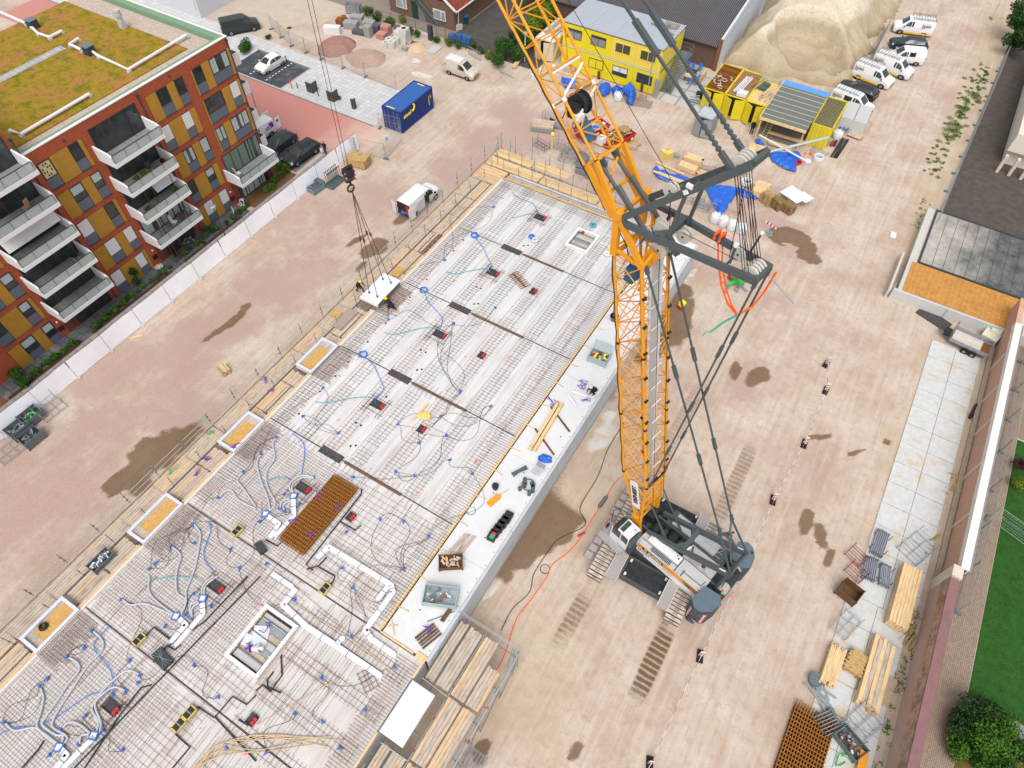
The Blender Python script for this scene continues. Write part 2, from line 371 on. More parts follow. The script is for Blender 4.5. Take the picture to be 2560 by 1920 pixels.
sheet('parking_bay',rect(-66,-51.9,40.7,45.2),.024,m_bay,'dark brick parking bay under the black cars','parking bay')
mb=MB()
for x in(-67.3,-70.0):
 for k in range(9):mb.bb(x-.07,x+.07,52.5+k*.56,52.8+k*.56,.0,.030)
for x in(-54.7,-57.4):
 for k in range(8):mb.bb(x-.06,x+.06,40.9+k*.56,41.2+k*.56,.0,.030)
tag(mb.build('bay_marking',m_white),'white dashed lines dividing the parking bays','marking',None,'structure')
mb=MB()
mb.bb(-110,-49.9,51.72,51.9,-.05,.06);mb.bb(-73.4,-64.4,57.42,57.56,-.05,.05);mb.bb(-64.58,-64.44,52.1,57.4,-.05,.05);mb.bb(-51.9,-51.76,40.7,45.2,-.05,.06)
tag(mb.build('kerb',M('kerb',C(150,150,150),.85)),'grey kerb edging the road and bays','kerb',None,'structure')
sheet('pavement',rect(-51.35,-48.95,-14,44.6),.012,m_walk,'grey tiled pavement along the white screen fence','pavement')
sheet('terrace',rect(-53.4,-51.45,-14,33.4),.02,m_gtile,'dark terrace tiles at the foot of the apartments','terrace')
m_soil=M('garden_soil',C(128,96,66),.95,var=.35,scale=2.5,bump=.6)
sheet('garden_bed',rect(-55.6,-51.42,34.0,40.4),.03,m_soil,'sandy planting bed at the end of the apartments','garden bed')
sheet('garden_bed',rect(-53.0,-51.42,-14,5.6),.028,m_soil,'brown planting bed at the near end of the apartments','garden bed')
m_edge=M('soil_edge',C(86,62,46),.95,var=.3,scale=3)
for y0,y1 in((5.8,12.7),(14.1,23.2),(24.6,32.3),(-3,4.6)):
 sheet('garden_bed',rect(-51.75,-51.42,y0,y1),.04,m_edge,'narrow dark soil strip beside the terrace, between the entrance paths','garden bed')['group']='soil strips'
m_asph=M('asphalt',(.085,.072,.062,1),.95,var=.35,scale=1.2,bump=.4)
sheet('yard',[(9.3,69.2),(60,69.2),(60,119),(10.4,119)],.012,m_asph,'dark gravel yard behind the mesh fence on the right','yard')
sheet('yard',rect(-90,-46,72.6,120),.008,M('yard_tar',C(150,138,128),.95,var=.2,scale=.5,bump=.3),'greyish yard of the brick house','yard')
sheet('yard',rect(-53.9,-40,72.0,96),.012,M('yard_dark',(.075,.068,.062,1),.95,var=.3,scale=.8),'dark paved yard beside the brick house','yard')
sheet('yard',[(-110,60),(-76,60),(-69,72.6),(-90,72.6),(-90,120),(-140,120),(-140,60)],.010,M('yard_sand',C(206,190,172),.9,var=.12,scale=.8),'pale hard yard at the far left','yard')
sheet('path',rect(17.6,19.95,-6,60),.016,brick('path_brick',C(172,152,134),C(150,132,118),C(112,98,88),.22,.11,'yx',.1),'brown brick path behind the garden wall','path')
m_lawn=leafmat('lawn_grass',[(.3,(.012,.052,.006,1)),(.55,(.020,.082,.009,1)),(.75,(.034,.105,.014,1))])
sheet('lawn',rect(20.0,70,22.9,45),.03,m_lawn,'mown green lawn beside the brick path','lawn')
sheet('lawn',rect(20.0,70,-20,20.6),.02,M('soil_brown',C(120,98,56),.95,var=.3,scale=2),'brown planting soil below the green shrubs','garden bed')
sheet('footpath',rect(19.97,70,20.65,22.85),.024,M('footpath',C(150,142,150),.9,var=.1),'grey footpath between lawn and shrubs','path')
sheet('verge',rect(20.0,70,45.2,64),.02,M('verge',C(150,138,122),.9,var=.2),'pale gravel strip beyond the lawn','path')
msl=NT('yard_slab');n=msl.noise(.55,7,.7)
cc=msl.ramp(msl.noise(2.5,5,.7),[(.3,C(206,206,204)),(.7,C(226,226,226))])
m_slab=msl.out(msl.mix(msl.math('MULTIPLY',msl.step(n,.54,.62),.8),cc,C(214,196,168)),.9)
k=0
for j in range(20):
 y0=11.4+j*2.04
 if y0>51.5:break
 for i in range(2):
  x0=(12.05 if y0>24 else 11.75)+i*2.02
  if(j,i)in((4,1),):continue
  mb=MB();z=.07+random.uniform(-.008,.008);mb.box((x0+1.0,y0+1.0,z-.06),(1.985,2.0,.14),random.uniform(-.006,.006))
  tag(mb.build('concrete_slab',m_slab),'square pale concrete slab in the double row laid on the sand beside the brick wall','slab','concrete slabs along the right side')
def hfield(name,x0,x1,y0,y1,st,hf,mat,label,cat,kind=None):
 xs=np.arange(x0,x1+st/2,st);ys=np.arange(y0,y1+st/2,st);A,B=np.meshgrid(xs,ys,indexing='ij');H=hf(A,B)
 I=np.arange(A.size).reshape(A.shape);mb=MB()
 mb.v=np.stack([A.ravel(),B.ravel(),H.ravel()],1).tolist()
 mb.f=np.stack([I[:-1,:-1].ravel(),I[1:,:-1].ravel(),I[1:,1:].ravel(),I[:-1,1:].ravel()],1).tolist();mb.m=[0]*len(mb.f)
 return tag(mb.build(name,mat,None,True),label,cat,None,kind)
def heap(A,B):
 d=np.minimum(np.minimum((A+20.6)/2.2,(-5.9-A+(B-90)*.06)/2.6),np.minimum((B-86.2-np.clip(A+14,0,9)*.35)/3.2,(116-B)/4.0))
 d=d+(vnoise(A,B,3,41)-.5)*.7
 h=4.6*np.clip(d/2.2,0,1)**.75
 hole=np.clip(1-np.sqrt(((A+11.5)/5.5)**2+((B-92.5)/4.5)**2)+(vnoise(A,B,1.8,44)-.5)*.5,0,1)
 h=h*(1-.78*np.clip(hole*4.5,0,1))
 h=h+(vnoise(A,B,2.2,42)-.5)*.8*np.clip(h,0,1)+(vnoise(A,B,.9,43)-.5)*.4*np.clip(h,0,1)
 gul=np.abs((vnoise(A*.25+B*.15,B,.7,47)-.5))*np.clip((A+9)/2,0,1)*np.clip(3-np.abs(h-2.3),0,1)*1.8
 return np.where(d<0,-.05,h-gul)
t=NT('heap_sand');sx=t.n('SeparateXYZ',Vector=t.geo);n=t.noise(.8,6,.7)
c=t.ramp(t.math('ADD',sx.outputs[2],t.math('MULTIPLY',t.math('SUBTRACT',n,.5),1.4)),[(.0,C(170,152,122)),(.5,C(186,168,138)),(1,C(196,180,152))])
c=t.mix(t.step(t.math('ADD',sx.outputs[2],t.math('MULTIPLY',t.math('SUBTRACT',n,.5),1.5)),2.6,3.4),c,C(226,213,190))
c=t.mix(t.math('MULTIPLY',t.step(t.noise(3.5,6,.75),.5,.72),.6),c,C(138,116,86))
hfield('sand_heap',-21,-2,85.5,117,.3,heap,t.out(c,.95,0,t.noise(4,6,.7),.6,.1),'large pale excavated sand heap with eroded gullies','sand heap','structure')
def mound(x,y,rx,ry,h,mat,label,name='gravel_mound'):
 def f(A,B):
  d=1-np.sqrt(((A-x)/rx)**2+((B-y)/ry)**2)+(vnoise(A,B,.9,int(x*7)%90+5)-.5)*.22
  return np.where(d<0,-.03,h*np.clip(d*1.7,0,1)**.8+(vnoise(A,B,.3,7)-.5)*.06)
 return hfield(name,x-rx*1.3,x+rx*1.3,y-ry*1.3,y+ry*1.3,.12,f,mat,label,'gravel mound','structure')
def gravelm(nm,a,b,s=9):
 t=NT(nm);return t.out(t.ramp(t.noise(s,4,.8),[(.3,a),(.5,mul(a,1.3)),(.72,b)]),.95,0,t.noise(s*1.3,3),.8,.05)
mound(-65.0,63.3,2.4,2.7,.9,gravelm('gravel_red',C(150,110,100),C(208,172,160)),'reddish crushed brick gravel mound behind the mesh fence')
mound(-60.0,63.1,2.5,2.3,.8,gravelm('gravel_tan',C(166,140,122),C(214,192,176)),'tan gravel mound next to the reddish one')
mound(-55.9,68.6,1.3,1.2,.5,gravelm('gravel_sand',C(196,170,138),C(214,192,164)),'small yellow sand mound by the white concrete blocks')
# the concrete building shell
S=3.1
t=NT('deck_concrete');n1=t.noise(.5,6,.65)
mp=t.n('Mapping',Vector=t.geo);mp.inputs['Scale'].default_value=(3.2,.16,1);n2=t.noise(1.0,5,.65,mp.outputs[0])
c=t.ramp(n2,[(.3,C(206,203,202)),(.5,C(225,223,222)),(.7,C(238,237,236))])
c=t.mix(t.math('MULTIPLY',t.step(n1,.5,.75),.35),c,C(190,176,166))
c=t.mix(t.math('MULTIPLY',t.step(t.noise(3.2,6,.75),.64,.75),.5),c,C(160,152,148))
c=t.mix(t.math('MULTIPLY',t.step(t.noise(11,3,.6),.60,.75),.25),c,C(166,150,142))
sx=t.n('SeparateXYZ',Vector=t.geo)
rustf=t.math('MULTIPLY',t.step(t.math('ADD',sx.outputs[1],t.math('MULTIPLY',sx.outputs[0],-.35)),26.0,14.0),t.step(n1,.25,.62))
c=t.mix(t.math('MULTIPLY',rustf,.28),c,C(204,182,166))
m_deck=t.out(c,.9,0,t.noise(9,4),.2,.01)
m_strip=M('strip_concrete',C(233,233,234),.85,var=.05,scale=1.2,dirt=.10)
t=NT('wall_concrete');c=t.ramp(t.noise(.8,6,.6),[(.3,C(196,200,206)),(.7,C(216,219,224))])
sx=t.n('SeparateXYZ',Vector=t.geo)
c=t.mix(t.math('MULTIPLY',t.step(t.math('ADD',sx.outputs[2],t.math('MULTIPLY',t.noise(.9,5),-.8)),.25,-.25),.6),c,C(168,158,146))
m_cwall=t.out(c,.85)
shell=T('building_shell','long concrete building shell with reinforced floor deck and smooth grey side wall','building',(-19,20,0))
off=V((-19,20,0))
def sh(mb,name,mat,kind=None,**k):
 mb.v=[(p[0]+19,p[1]-20,p[2])for p in mb.v]
 o=mb.build(name,mat,shell,**k)
 if kind:o['kind']=kind
 return o
J=[48.05,39.75,31.3,22.8,14.55,6.3,-2.1,-12]
for k in range(7):
 mb=MB();x1=-13.15 if k<5 else-9.85
 mb.bb(-29.85,x1,J[k+1]+.05,J[k]-.05,S-.35,S);sh(mb,'floor_panel',m_deck)
mb=MB();mb.bb(-29.8,-13.2,-12,48,S-.6,S-.36);sh(mb,'joint_filler',m_dark)
mb=MB()
for y0,y1 in((6.42,13.0),(13.02,21.4),(21.42,29.8),(29.82,38.2),(38.22,49.2)):mb.bb(-13.0,-9.72,y0,y1,S-.3,S-.005)
sh(mb,'floor_strip',m_strip)
for y0,y1 in((6.42,9.9),(9.92,16.2),(16.22,20.6),(20.62,27.0),(27.02,33.2),(33.22,41),(41.02,49.2)):
 mb=MB();mb.bb(-9.70,-9.5,y0+.01,y1-.01,0,S+.0);sh(mb,'wall',m_cwall)
mb=MB();mb.bb(-29.4,-9.75,49.0,49.2,0,S-.02);mb.bb(-29.9,-29.7,-12,49,0,S-.4);mb.bb(-10.05,-9.85,-12,6.4,0,S-.4);sh(mb,'wall',m_cwall)
for k in range(1,7):
 y=J[k]
 mb=MB();mb.bb(-29.8,-13.15 if k<5 else-9.9,y-.03,y+.03,S-.02,S+.02);sh(mb,'joint_strip',M('jointdark',(.10,.085,.075,1),.9,var=.4,scale=6))
 if k>4:continue
 mb=MB();mb.bb(-24.9,-22.9,y-.36,y+.28,S-.02,S+.012);sh(mb,'beam_pocket',M('pocket',(.06,.062,.07,1),.7,var=.5,scale=6))
 mb=MB();mb.bb(-22.7,-17.6 if k>1 else-18.5,y-.16,y+.10,S-.02,S+.014);sh(mb,'joint_strip',M('jointstrip',(.17,.10,.055,1),.9,var=.5,scale=8))
rb=MB();rd=MB();rr=random.Random(3)
def rod(m,p,q,r=.013):m.tube(p,q,r,3,cap=False)
z=S+.03
for k in range(4):
 y0,y1=J[k+1]+.15,J[k]-.15
 for i in range(7):
  xs=-29.7+i*2.38;m=rd if i%2 else rb
  rod(rd,(xs,y0,z),(xs,y1,z),.010)
  for dx in(.35,.75,1.15):rod(m,(xs+dx+rr.uniform(-.03,.03),y0,z+.02),(xs+dx+rr.uniform(-.03,.03),y1,z+.02),.011)
  y=y0
  while y<y1:
   if rr.random()>.04:rod(m,(xs+rr.uniform(.1,.22),y,z+.03),(xs+1.3+rr.uniform(-.1,.12),y+rr.uniform(-.02,.02),z+.03),.012)
   y+=.29
 for i in range(40):
  x=-29.5+i*.42
  if rr.random()>.3:rod(rd,(x,J[k+1]-.55+rr.uniform(-.15,.15),z+.02),(x,J[k+1]+.55+rr.uniform(-.15,.15),z+.02),.010)
for k in range(190):
 y=7+k*.215
 if y<47.5:rod(rd,(-14.5+rr.uniform(-.15,.1),y,z+.02),(-13.05,y,z+.05),.013);rod(rd,(-29.9,y,z+.02),(-28.5+rr.uniform(-.3,.2),y,z+.02),.013)
for k in range(80):
 x=-29.6+k*.207
 rod(rd,(x,46.9,z+.02),(x,48.1,z+.05),.014)
for k in range(130):
 y=-12+k*.2
 if y>14.2:continue
 x0,x1=-29.8+rr.uniform(-.1,.3),((-13.2 if y>6.4 else-17.6)if k%2 else-20.5)+rr.uniform(-1.5,.2)
 rod(rb if k%3 else rd,(x0,y+rr.uniform(-.03,.03),z+.01),(x1,y+rr.uniform(-.03,.03),z+.02),.0095)
for k in range(84):
 x=-29.7+k*.2
 for(a,b)in((6.5,14.3),(-2.0,6.2),(-11.8,-2.3)):
  if x<-21 or k%2 or rr.random()<.3:rod(rb if k%4 else rd,(x,a+rr.uniform(-.1,.8),z+.04),(x+rr.uniform(-.05,.05),b-rr.uniform(-.1,1.0),z+.04),.0095)
for j in range(7):
 yb=5.3-j*2.35
 for dx in(0,.4,.8):rod(rd,(-17.4,yb-dx,z+.02),(-10.2,yb-dx,z+.02),.011)
 x=-17.2
 while x<-10.2:rod(rb,(x,yb-1.0,z+.03),(x+rr.uniform(-.02,.02),yb+.2,z+.03),.012);x+=.3
for k in range(95):
 y=-12+k*.19
 if y<6:rod(rb,(-11.3+rr.uniform(-.1,.1),y,z+.03),(-9.85,y,z+.06),.016)
for i,k in((0,5),(0,6),(1,6)):
 pass
for y0,y1 in((19.3,22.6),(10.9,14.1),(2.65,6.1),(-5.5,-2.4),(27.3,30.7)):
 y=y0
 while y<y1:rod(rb,(-29.95,y,z+.08),(-28.2+rr.uniform(-.4,.4),y,z+.03),.017);y+=.11
for k in range(60):
 x0,y0=rr.uniform(-29,-14),rr.uniform(-8,14);a=rr.choice((0,PI/2))+rr.uniform(-.08,.08);L=rr.uniform(1.5,5)
 x1,y1=x0+L*math.cos(a),y0+L*math.sin(a)
 if-29.6<x1<-13.4:rod(rb,(x0,y0,z+.06),(x1,y1,z+.06),.014)
sh(rb,'reinforcement',m_rebar,'stuff');sh(rd,'reinforcement',m_rebard,'stuff')
mb=MB();mb.bb(-13.28,-13.08,6.5,48.6,S-.0,S+.07);sh(mb,'edge_board',m_w_n)
for a in((-12,19.2),(22.7,27.2),(30.8,47.9)):mb=MB();mb.bb(-30.02,-29.84,*a,S-.1,S+.09);sh(mb,'edge_board',M('edge_white',C(236,226,214),.8,var=.06))
for a in((-12,2.5),(6.2,10.8),(14.2,19.2),(22.7,27.2),(30.8,47.9)):mb=MB();mb.bb(-30.28,-30.04,*a,S-.2,S+.04);sh(mb,'edge_board',m_w_y)
for a in((-9.84,-9.72,-12,1.8,S-.1,S+.09),(-9.84,-9.72,5.2,6.6,S-.1,S+.09),(-13.1,-10.6,6.30,6.42,S,S+.06),(-10.4,-9.7,6.2,6.6,S,S+.1)):mb=MB();mb.bb(*a);sh(mb,'edge_board',m_w_n)
mb=MB();mb.bb(-29.8,-17.5,48.08,48.22,S-.05,S+.12);sh(mb,'edge_board',m_w_x)
mb=MB()
for k in range(18):
 y=8.2+k*2.27;mb.box((-12.7,y,S+.03),(.75,.06,.05),.12*(-1)**k)
mb.bar((-13.0,7.3,S+.04),(-12.2,6.6,S+.04),.07);mb.bar((-13.0,6.8,S+.04),(-12.4,7.2,S+.04),.06);sh(mb,'edge_brace',m_w_n)
mb=MB()
for k in range(40):mb.cyl((-9.85,7+k*1.05),.035,S-.004,S+.01,6)
for x,y in((-11.0,42),(-11.5,28.5),(-10.4,24.5),(-11.2,20.5),(-12.2,18),(-10.7,10.2),(-11.8,8.7),(-10.9,14.9),(-10.6,17.1)):mb.cyl((x,y),.05,S-.004,S+.012,8)
sh(mb,'anchor_hole',m_dark)
mb=MB()
for c_,r_,x,y in[(1,1,1475,755),(1,1,1905,820),(1,1,1943,835),(1,1,1330,910),(1,1,1885,968),(1,1,1920,965),(1,1,1120,1133),(1,1,965,1295),(1,1,1425,1365),(1,1,1465,1385),(1,1,795,1470),(1,1,1392,1538),(1,1,1432,1532),(1,1,685,1590),(1,2,552,65),(1,2,370,258),(1,2,865,337),(1,2,907,358),(1,2,817,537),(1,2,862,532),(1,2,1127,110),(1,1,1790,415),(1,1,1708,507),(2,1,102,465),(2,1,138,462),(0,3,1333,735)]:
 p=Q(c_,r_,x,y,S);mb.cyl((p.x,p.y),.09,S-.01,S+.014,10)
sh(mb,'floor_hole',m_black)
mb=MB();rr=random.Random(12)
for k in range(60):
 x,y=rr.uniform(-29,-14),rr.uniform(-6,47);mb.cyl((x,y),rr.uniform(.07,.13),S-.004,S+.006,7)
sh(mb,'paint_mark',M('orange_mark',(.80,.30,.20,1),.9))
def tray(y0,y1,label,full=False,x0=-31.6,x1=-29.95,z0=2.85,rest=True):
 r=T('balcony_slab',label,'balcony slab',((x0+x1)/2,(y0+y1)/2,z0),0,'prefab balcony slabs along the deck edges')
 w,l=(x1-x0)/2,(y1-y0)/2
 mb=MB();mb.bb(-w,w,-l,l,0,.20)
 if full:mb.bb(-w+.06,w-.06,-l+.06,l-.06,.20,.26)
 else:
  for a in((-w,-w+.2,-l,l),(w-.2,w,-l,l)):mb.bb(*a,.202,.44)
  for a in((-w+.2,w-.2,-l,-l+.2),(-w+.2,w-.2,l-.2,l)):mb.bb(*a,.202,.44)
 mb.build('slab',M('tray_lining',C(226,230,240),.5,var=.10,scale=4)if not full else m_panel,r)
 if not full:
  mb=MB();s=rr.choice((-1,1));k=l*.55*s
  a,b=sorted((-s*(l-.22),k));mb.bb(-w+.24,w-.24,a,b,.205,.23);mb.build('cover_board',m_osb,r)
  mb=MB();a,b=sorted((k+.01*s,s*(l-.22)));mb.bb(-w+.24,w-.24,a,b,.205,.225);mb.build('cover_board',m_w_yo,r)
 return r
tray(19.3,22.6,'white lined balcony tray on the left scaffold with bare grey boards, farthest of the open trays')
tray(10.9,14.1,'white lined balcony tray on the left scaffold with clean tan board and purple strap')
tray(2.65,6.1,'white lined balcony tray on the left scaffold with stained brown board and crumpled end')
tray(-5.5,-2.4,'white lined balcony tray on the left scaffold with a dark cable coil, nearest of the trays')
r=tray(1.9,5.1,'smooth white balcony slab laid at the right deck edge next to the timber scaffold',True,-9.72,-8.1,3.0)
p=Q(0,3,380,440,S);mb=MB()
for k in range(4):mb.torus((p.x,p.y,S+.06+k*.05),.24-.02*k,.05,14,5)
tag(mb.build('cable_coil',m_black),'black and red cable coil lying in the nearest balcony tray','cable coil')
def planks(mb,x0,x1,y0,y1,z,along,w=.225,mats=6):
 if along=='y':
  n=max(1,int(round((x1-x0)/w)));ww=(x1-x0)/n
  for i in range(n):
   mb.cur=rr.randrange(mats);a=rr.uniform(0,.12);mb.bb(x0+i*ww+.012,x0+(i+1)*ww-.012,y0+a*.3,y1-a,z,z+.045+rr.uniform(0,.02))
 else:
  n=max(1,int(round((y1-y0)/w)));ww=(y1-y0)/n
  for i in range(n):
   mb.cur=rr.randrange(mats);a=rr.uniform(0,.12);mb.bb(x0+a*.3,x1-a,y0+i*ww+.012,y0+(i+1)*ww-.012,z,z+.045+rr.uniform(0,.02))
m_post=M('scaffold_tube',C(150,162,164),.45,.3,var=.2,scale=6)
m_rail=M('scaffold_rail',C(196,204,208),.4,.3,var=.2,scale=5)
def coupl(mb,x,y,z):mb.tube((x,y,z-.07),(x,y,z+.09),.045,6)
DL=[m_w_yo,m_w_ym,m_w_yo,m_w_ym,m_w_y,m_w_yo]
DT=[m_w_x,m_w_n,m_w_x,m_w_x,m_w_n,m_w_yo]
def scaffold(label,ox,oy):
 return T('scaffold',label,'scaffold',(ox,oy,0)),V((ox,oy,0))
def sp_(mb,name,mat,root,o):
 mb.v=[(p[0]-o.x,p[1]-o.y,p[2]-o.z)for p in mb.v];return mb.build(name,mat,root)
pits=[(27.2,30.8),(19.2,22.7),(10.8,14.2),(2.55,6.2),(-5.6,-2.3)]
R0,o0=scaffold('long timber decked scaffold along the left edge of the concrete deck',-32,20)
y=-11.5
ZD=2.62
while y<46.5:
 y1=y+2.9;mats=DL if y<24 else[m_w_yo,m_w_ym,m_w_y,m_w_ym,m_w_ym,m_w_yo]
 mb=MB();planks(mb,-33.3,-32.05,y,y1,ZD,'y');sp_(mb,'deck',mats,R0,o0)
 clash=[p for p in pits if p[0]<y1 and p[1]>y]
 if not clash:
  if not(33.0<y<38):
   mb=MB();planks(mb,-31.85,-30.85,y,y1,ZD+.04,'y');planks(mb,-30.72,-30.3,y,y1,ZD+.08,'y');sp_(mb,'deck',mats,R0,o0)
  else:
   mb=MB();planks(mb,-31.85,-31.4,y,y1,ZD+.04,'y');planks(mb,-30.55,-30.3,y,y1,ZD+.08,'y');mb.cur=4;mb.bb(-31.2,-31.0,y,y1,ZD+.1,ZD+.2)
   for q_ in range(4):mb.bb(-31.4,-30.5,y+.3+q_*.7,y+.42+q_*.7,ZD-.3,ZD-.2)
   sp_(mb,'deck',mats,R0,o0)
 else:
  a,b=clash[0]
  mb=MB()
  if a-y>.3:planks(mb,-31.85,-30.3,y,a-.1,ZD+.04,'y')
  if y1-b>.3:planks(mb,-31.85,-30.3,b+.1,y1,ZD+.04,'y')
  if mb.f:sp_(mb,'deck',mats,R0,o0)
 y=y1+.03
k=0;y=-11
while y<53.5:
 for x in(-33.5,-31.95):
  if x>-32 and any(a<y<b for a,b in pits):pass
  mb=MB();h=4.15+rr.uniform(-.25,.3)if x<-33 else 3.95+rr.uniform(-.3,.3)
  mb.tube((x,y,0),(x,y,h),.026,6);mb.cur=1
  for zz in((2.5,3.2,3.7)if x<-33 else(2.55,3.3)):coupl(mb,x,y,zz)
  mb.cur=2;mb.tube((x,y,h-.18),(x,y,h+.02),.032,6)
  sp_(mb,'standard',[m_post,m_galvd,m_green if rr.random()<.45 else m_post],R0,o0)
 y+=2.55;k+=1
y=-11
while y<52:
 y1=min(y+5.1,53.3)
 for zz in(3.18,3.68):
  mb=MB();mb.tube((-33.54,y,zz),(-33.54,y1,zz),.024,6);mb.cur=1
  mb.tube((-33.54,y1-.1,zz),(-33.54,y1+.02,zz),.034,6);mb.tube((-33.54,y+2.5,zz),(-33.54,y+2.62,zz),.034,6)
  sp_(mb,'guard_rail',[m_rail,m_red],R0,o0)
 y+=5.1
mb=MB();y=-11
while y<53:mb.tube((-33.6,y,ZD-.06),(-30.2,y,ZD-.06),.026,6);y+=2.55
sp_(mb,'transom',m_post,R0,o0)
mb=MB();mb.bb(-33.42,-33.36,-11.5,53,ZD+.05,ZD+.24);sp_(mb,'toe_board',m_w_yo,R0,o0)
mb=MB()
for x in(-31.95,-30.75):mb.tube((x,-11.5,ZD+.02),(x,48,ZD+.02),.03,6)
sp_(mb,'ledger',m_dark,R0,o0)
R1,o1=scaffold('pale timber scaffold deck across the far end of the concrete deck',-26,51)
for x0,x1,y0,y1,zz in[(-30,-24,48.3,49.55,ZD+.05),(-23.9,-17.6,48.3,49.4,ZD+.05),(-33.2,-27,49.8,51.2,ZD),(-26.9,-20.4,49.8,51.2,ZD),(-20.3,-14.5,49.7,50.7,ZD),(-33.2,-28.8,51.5,52.7,ZD+.02),(-28.7,-24.6,51.5,52.9,ZD+.02),(-33.2,-30.2,47.2,49.6,ZD)]:
 mb=MB();planks(mb,x0,x1,y0,y1,zz,'x');sp_(mb,'deck',DT,R1,o1)
for(x0,x1,y,st,h)in[(-33.3,-24.5,53.1,1.9,4.1),(-33,-18,51.35,1.55,3.9),(-32.5,-15,49.65,1.6,3.75),(-29.5,-13.4,48.25,1.65,3.7)]:
 x=x0
 while x<x1:
  mb=MB();hh=h+rr.uniform(-.3,.35);xx=x+rr.uniform(-.2,.2);mb.tube((xx,y,0),(xx,y,hh),.028,6);mb.cur=1
  coupl(mb,xx,y,2.6);mb.cur=2;mb.tube((xx,y,hh-.2),(xx,y,hh+.02),.034,6);sp_(mb,'standard',[m_post,m_galvd,m_green if rr.random()<.35 else m_post],R1,o1)
  x+=st
for(x0,x1,y,zz)in[(-33.5,-24.4,53.12,3.2),(-33.5,-24.4,53.12,3.65),(-29.6,-14,48.22,3.45),(-20.2,-14.2,51.0,3.2),(-20.2,-14.2,51.0,3.6)]:
 mb=MB();mb.tube((x0,y,zz),(x1,y,zz),.024,6);sp_(mb,'guard_rail',m_rail,R1,o1)
mb=MB()
for x in np.arange(-33,-14,2.6):mb.tube((x,48.2,ZD-.05),(x,53.1 if x<-24 else 51.1,ZD-.05),.026,6)
for y in(49.65,51.35):mb.tube((-33,y,ZD),(-18,y,ZD),.03,6)
sp_(mb,'transom',m_galvd,R1,o1)
R2,o2=scaffold('scaffold of long weathered planks beside the grey wall at the lower centre',-7.4,2)
ZR=2.35
for x0,x1 in((-9.35,-8.75),(-8.6,-7.7),(-7.5,-6.55),(-6.45,-5.55)):
 for y0,y1 in((-8.5,-3.6),(-3.5,1.6),(1.7,5.6),(5.7,9.7)):
  if x0<-8 and 1.5<y0<5.5:continue
  if x0>-6.5 and y1>9:y1=8.3
  mb=MB();planks(mb,x0,x1,y0,y1,ZR+rr.uniform(0,.04),'y');sp_(mb,'deck',DL,R2,o2)
for x in(-9.45,-8.67,-7.6,-5.4,-5.15):
 y=-8
 while y<10.2:
  if x<-8 and 1.5<y<5.4:y+=2.2;continue
  mb=MB();h=(3.6 if x>-5.5 else 2.75)+rr.uniform(-.2,.3);mb.tube((x,y,0),(x,y,h),.027,6);mb.cur=1;coupl(mb,x,y,2.3);mb.cur=2;mb.tube((x,y,h-.18),(x,y,h+.02),.034,6)
  sp_(mb,'standard',[m_post,m_galvd,m_green if rr.random()<.5 else m_post],R2,o2);y+=2.2
for x,zz in((-5.12,2.75),(-5.12,3.2),(-5.35,2.5),(-9.47,2.8),(-7.58,2.4)):
 for y in(-8,-4,0,4):
  if x<-9 and-2<y<5:continue
  mb=MB();mb.tube((x,y,zz),(x,y+4+(.2 if y<4 else 1.8),zz),.024,6);mb.cur=1;mb.tube((x,y+.1,zz),(x,y+.22,zz),.036,6);mb.tube((x,y+2.1,zz),(x,y+2.22,zz),.036,6);sp_(mb,'guard_rail',[m_rail,m_red],R2,o2)
for zz in(2.7,3.15):
 mb=MB();mb.tube((-9.5,9.95,zz),(-5.1,9.95,zz),.024,6);sp_(mb,'guard_rail',m_rail,R2,o2)
mb=MB();mb.tube((-9.4,5.55,2.75),(-7.6,5.5,2.5),.03,6);mb.tube((-9.4,1.5,2.75),(-7.6,1.55,2.5),.03,6);sp_(mb,'guard_rail',m_rail,R2,o2)
mb=MB()
for y in np.arange(-8,10,2.2):mb.tube((-9.5,y,ZR-.05),(-5.1,y,ZR-.05),.026,6)
for y in np.arange(-8,9,2.2):mb.tube((-5.12,y,.3),(-5.12,y+2.2,2.3),.022,6)
for x in(-8.67,-7.6):mb.tube((x,-8,ZR+.03),(x,9.8,ZR+.03),.03,6)
sp_(mb,'transom',m_galvd,R2,o2)
def ladder(label,p,q,w,mat,group=None,name='ladder'):
 p,q=V(p),V(q);d=(q-p).normalized();a=d.cross(V((0,0,1))).normalized()*w/2;mb=MB()
 for s in(1,-1):mb.tube(p+a*s,q+a*s,.025,6)
 n=int((q-p).length/.28)
 for i in range(1,n):mb.tube(p+d*i*.28-a,p+d*i*.28+a,.016,5)
 return tag(mb.build(name,mat),label,'ladder',group)
ladder('grey access ladder hooked to the near scaffold corner',(-5.35,8.9,.1),(-5.35,9.7,3.5),.45,m_galv)
def rack(label,x,y,rz,l,w,h,mat=None,group=None,frames=3,name='scaffold_rack',z=0):
 r=T(name,label,'scaffold frame',(x,y,z),rz,group);mat=mat or m_galv
 for sx_ in(-1,1):
  for sy_ in(-1,1):
   mb=MB();mb.tube((sx_*l/2,sy_*w/2,0),(sx_*l/2,sy_*w/2,h),.025,6);mb.build('post',mat,r)
 mb=MB()
 for zz in(.15,h*.55):
  for sy_ in(-1,1):mb.tube((-l/2,sy_*w/2,zz),(l/2,sy_*w/2,zz),.022,6)
  for sx_ in(-1,1):mb.tube((sx_*l/2,-w/2,zz),(sx_*l/2,w/2,zz),.022,6)
  for i in range(1,frames):mb.tube((-l/2+l*i/frames,-w/2,zz),(-l/2+l*i/frames,w/2,zz),.02,6)
  mb.tube((-l/2,0,zz),(l/2,0,zz),.02,6)
 mb.build('frame',mat,r);return r
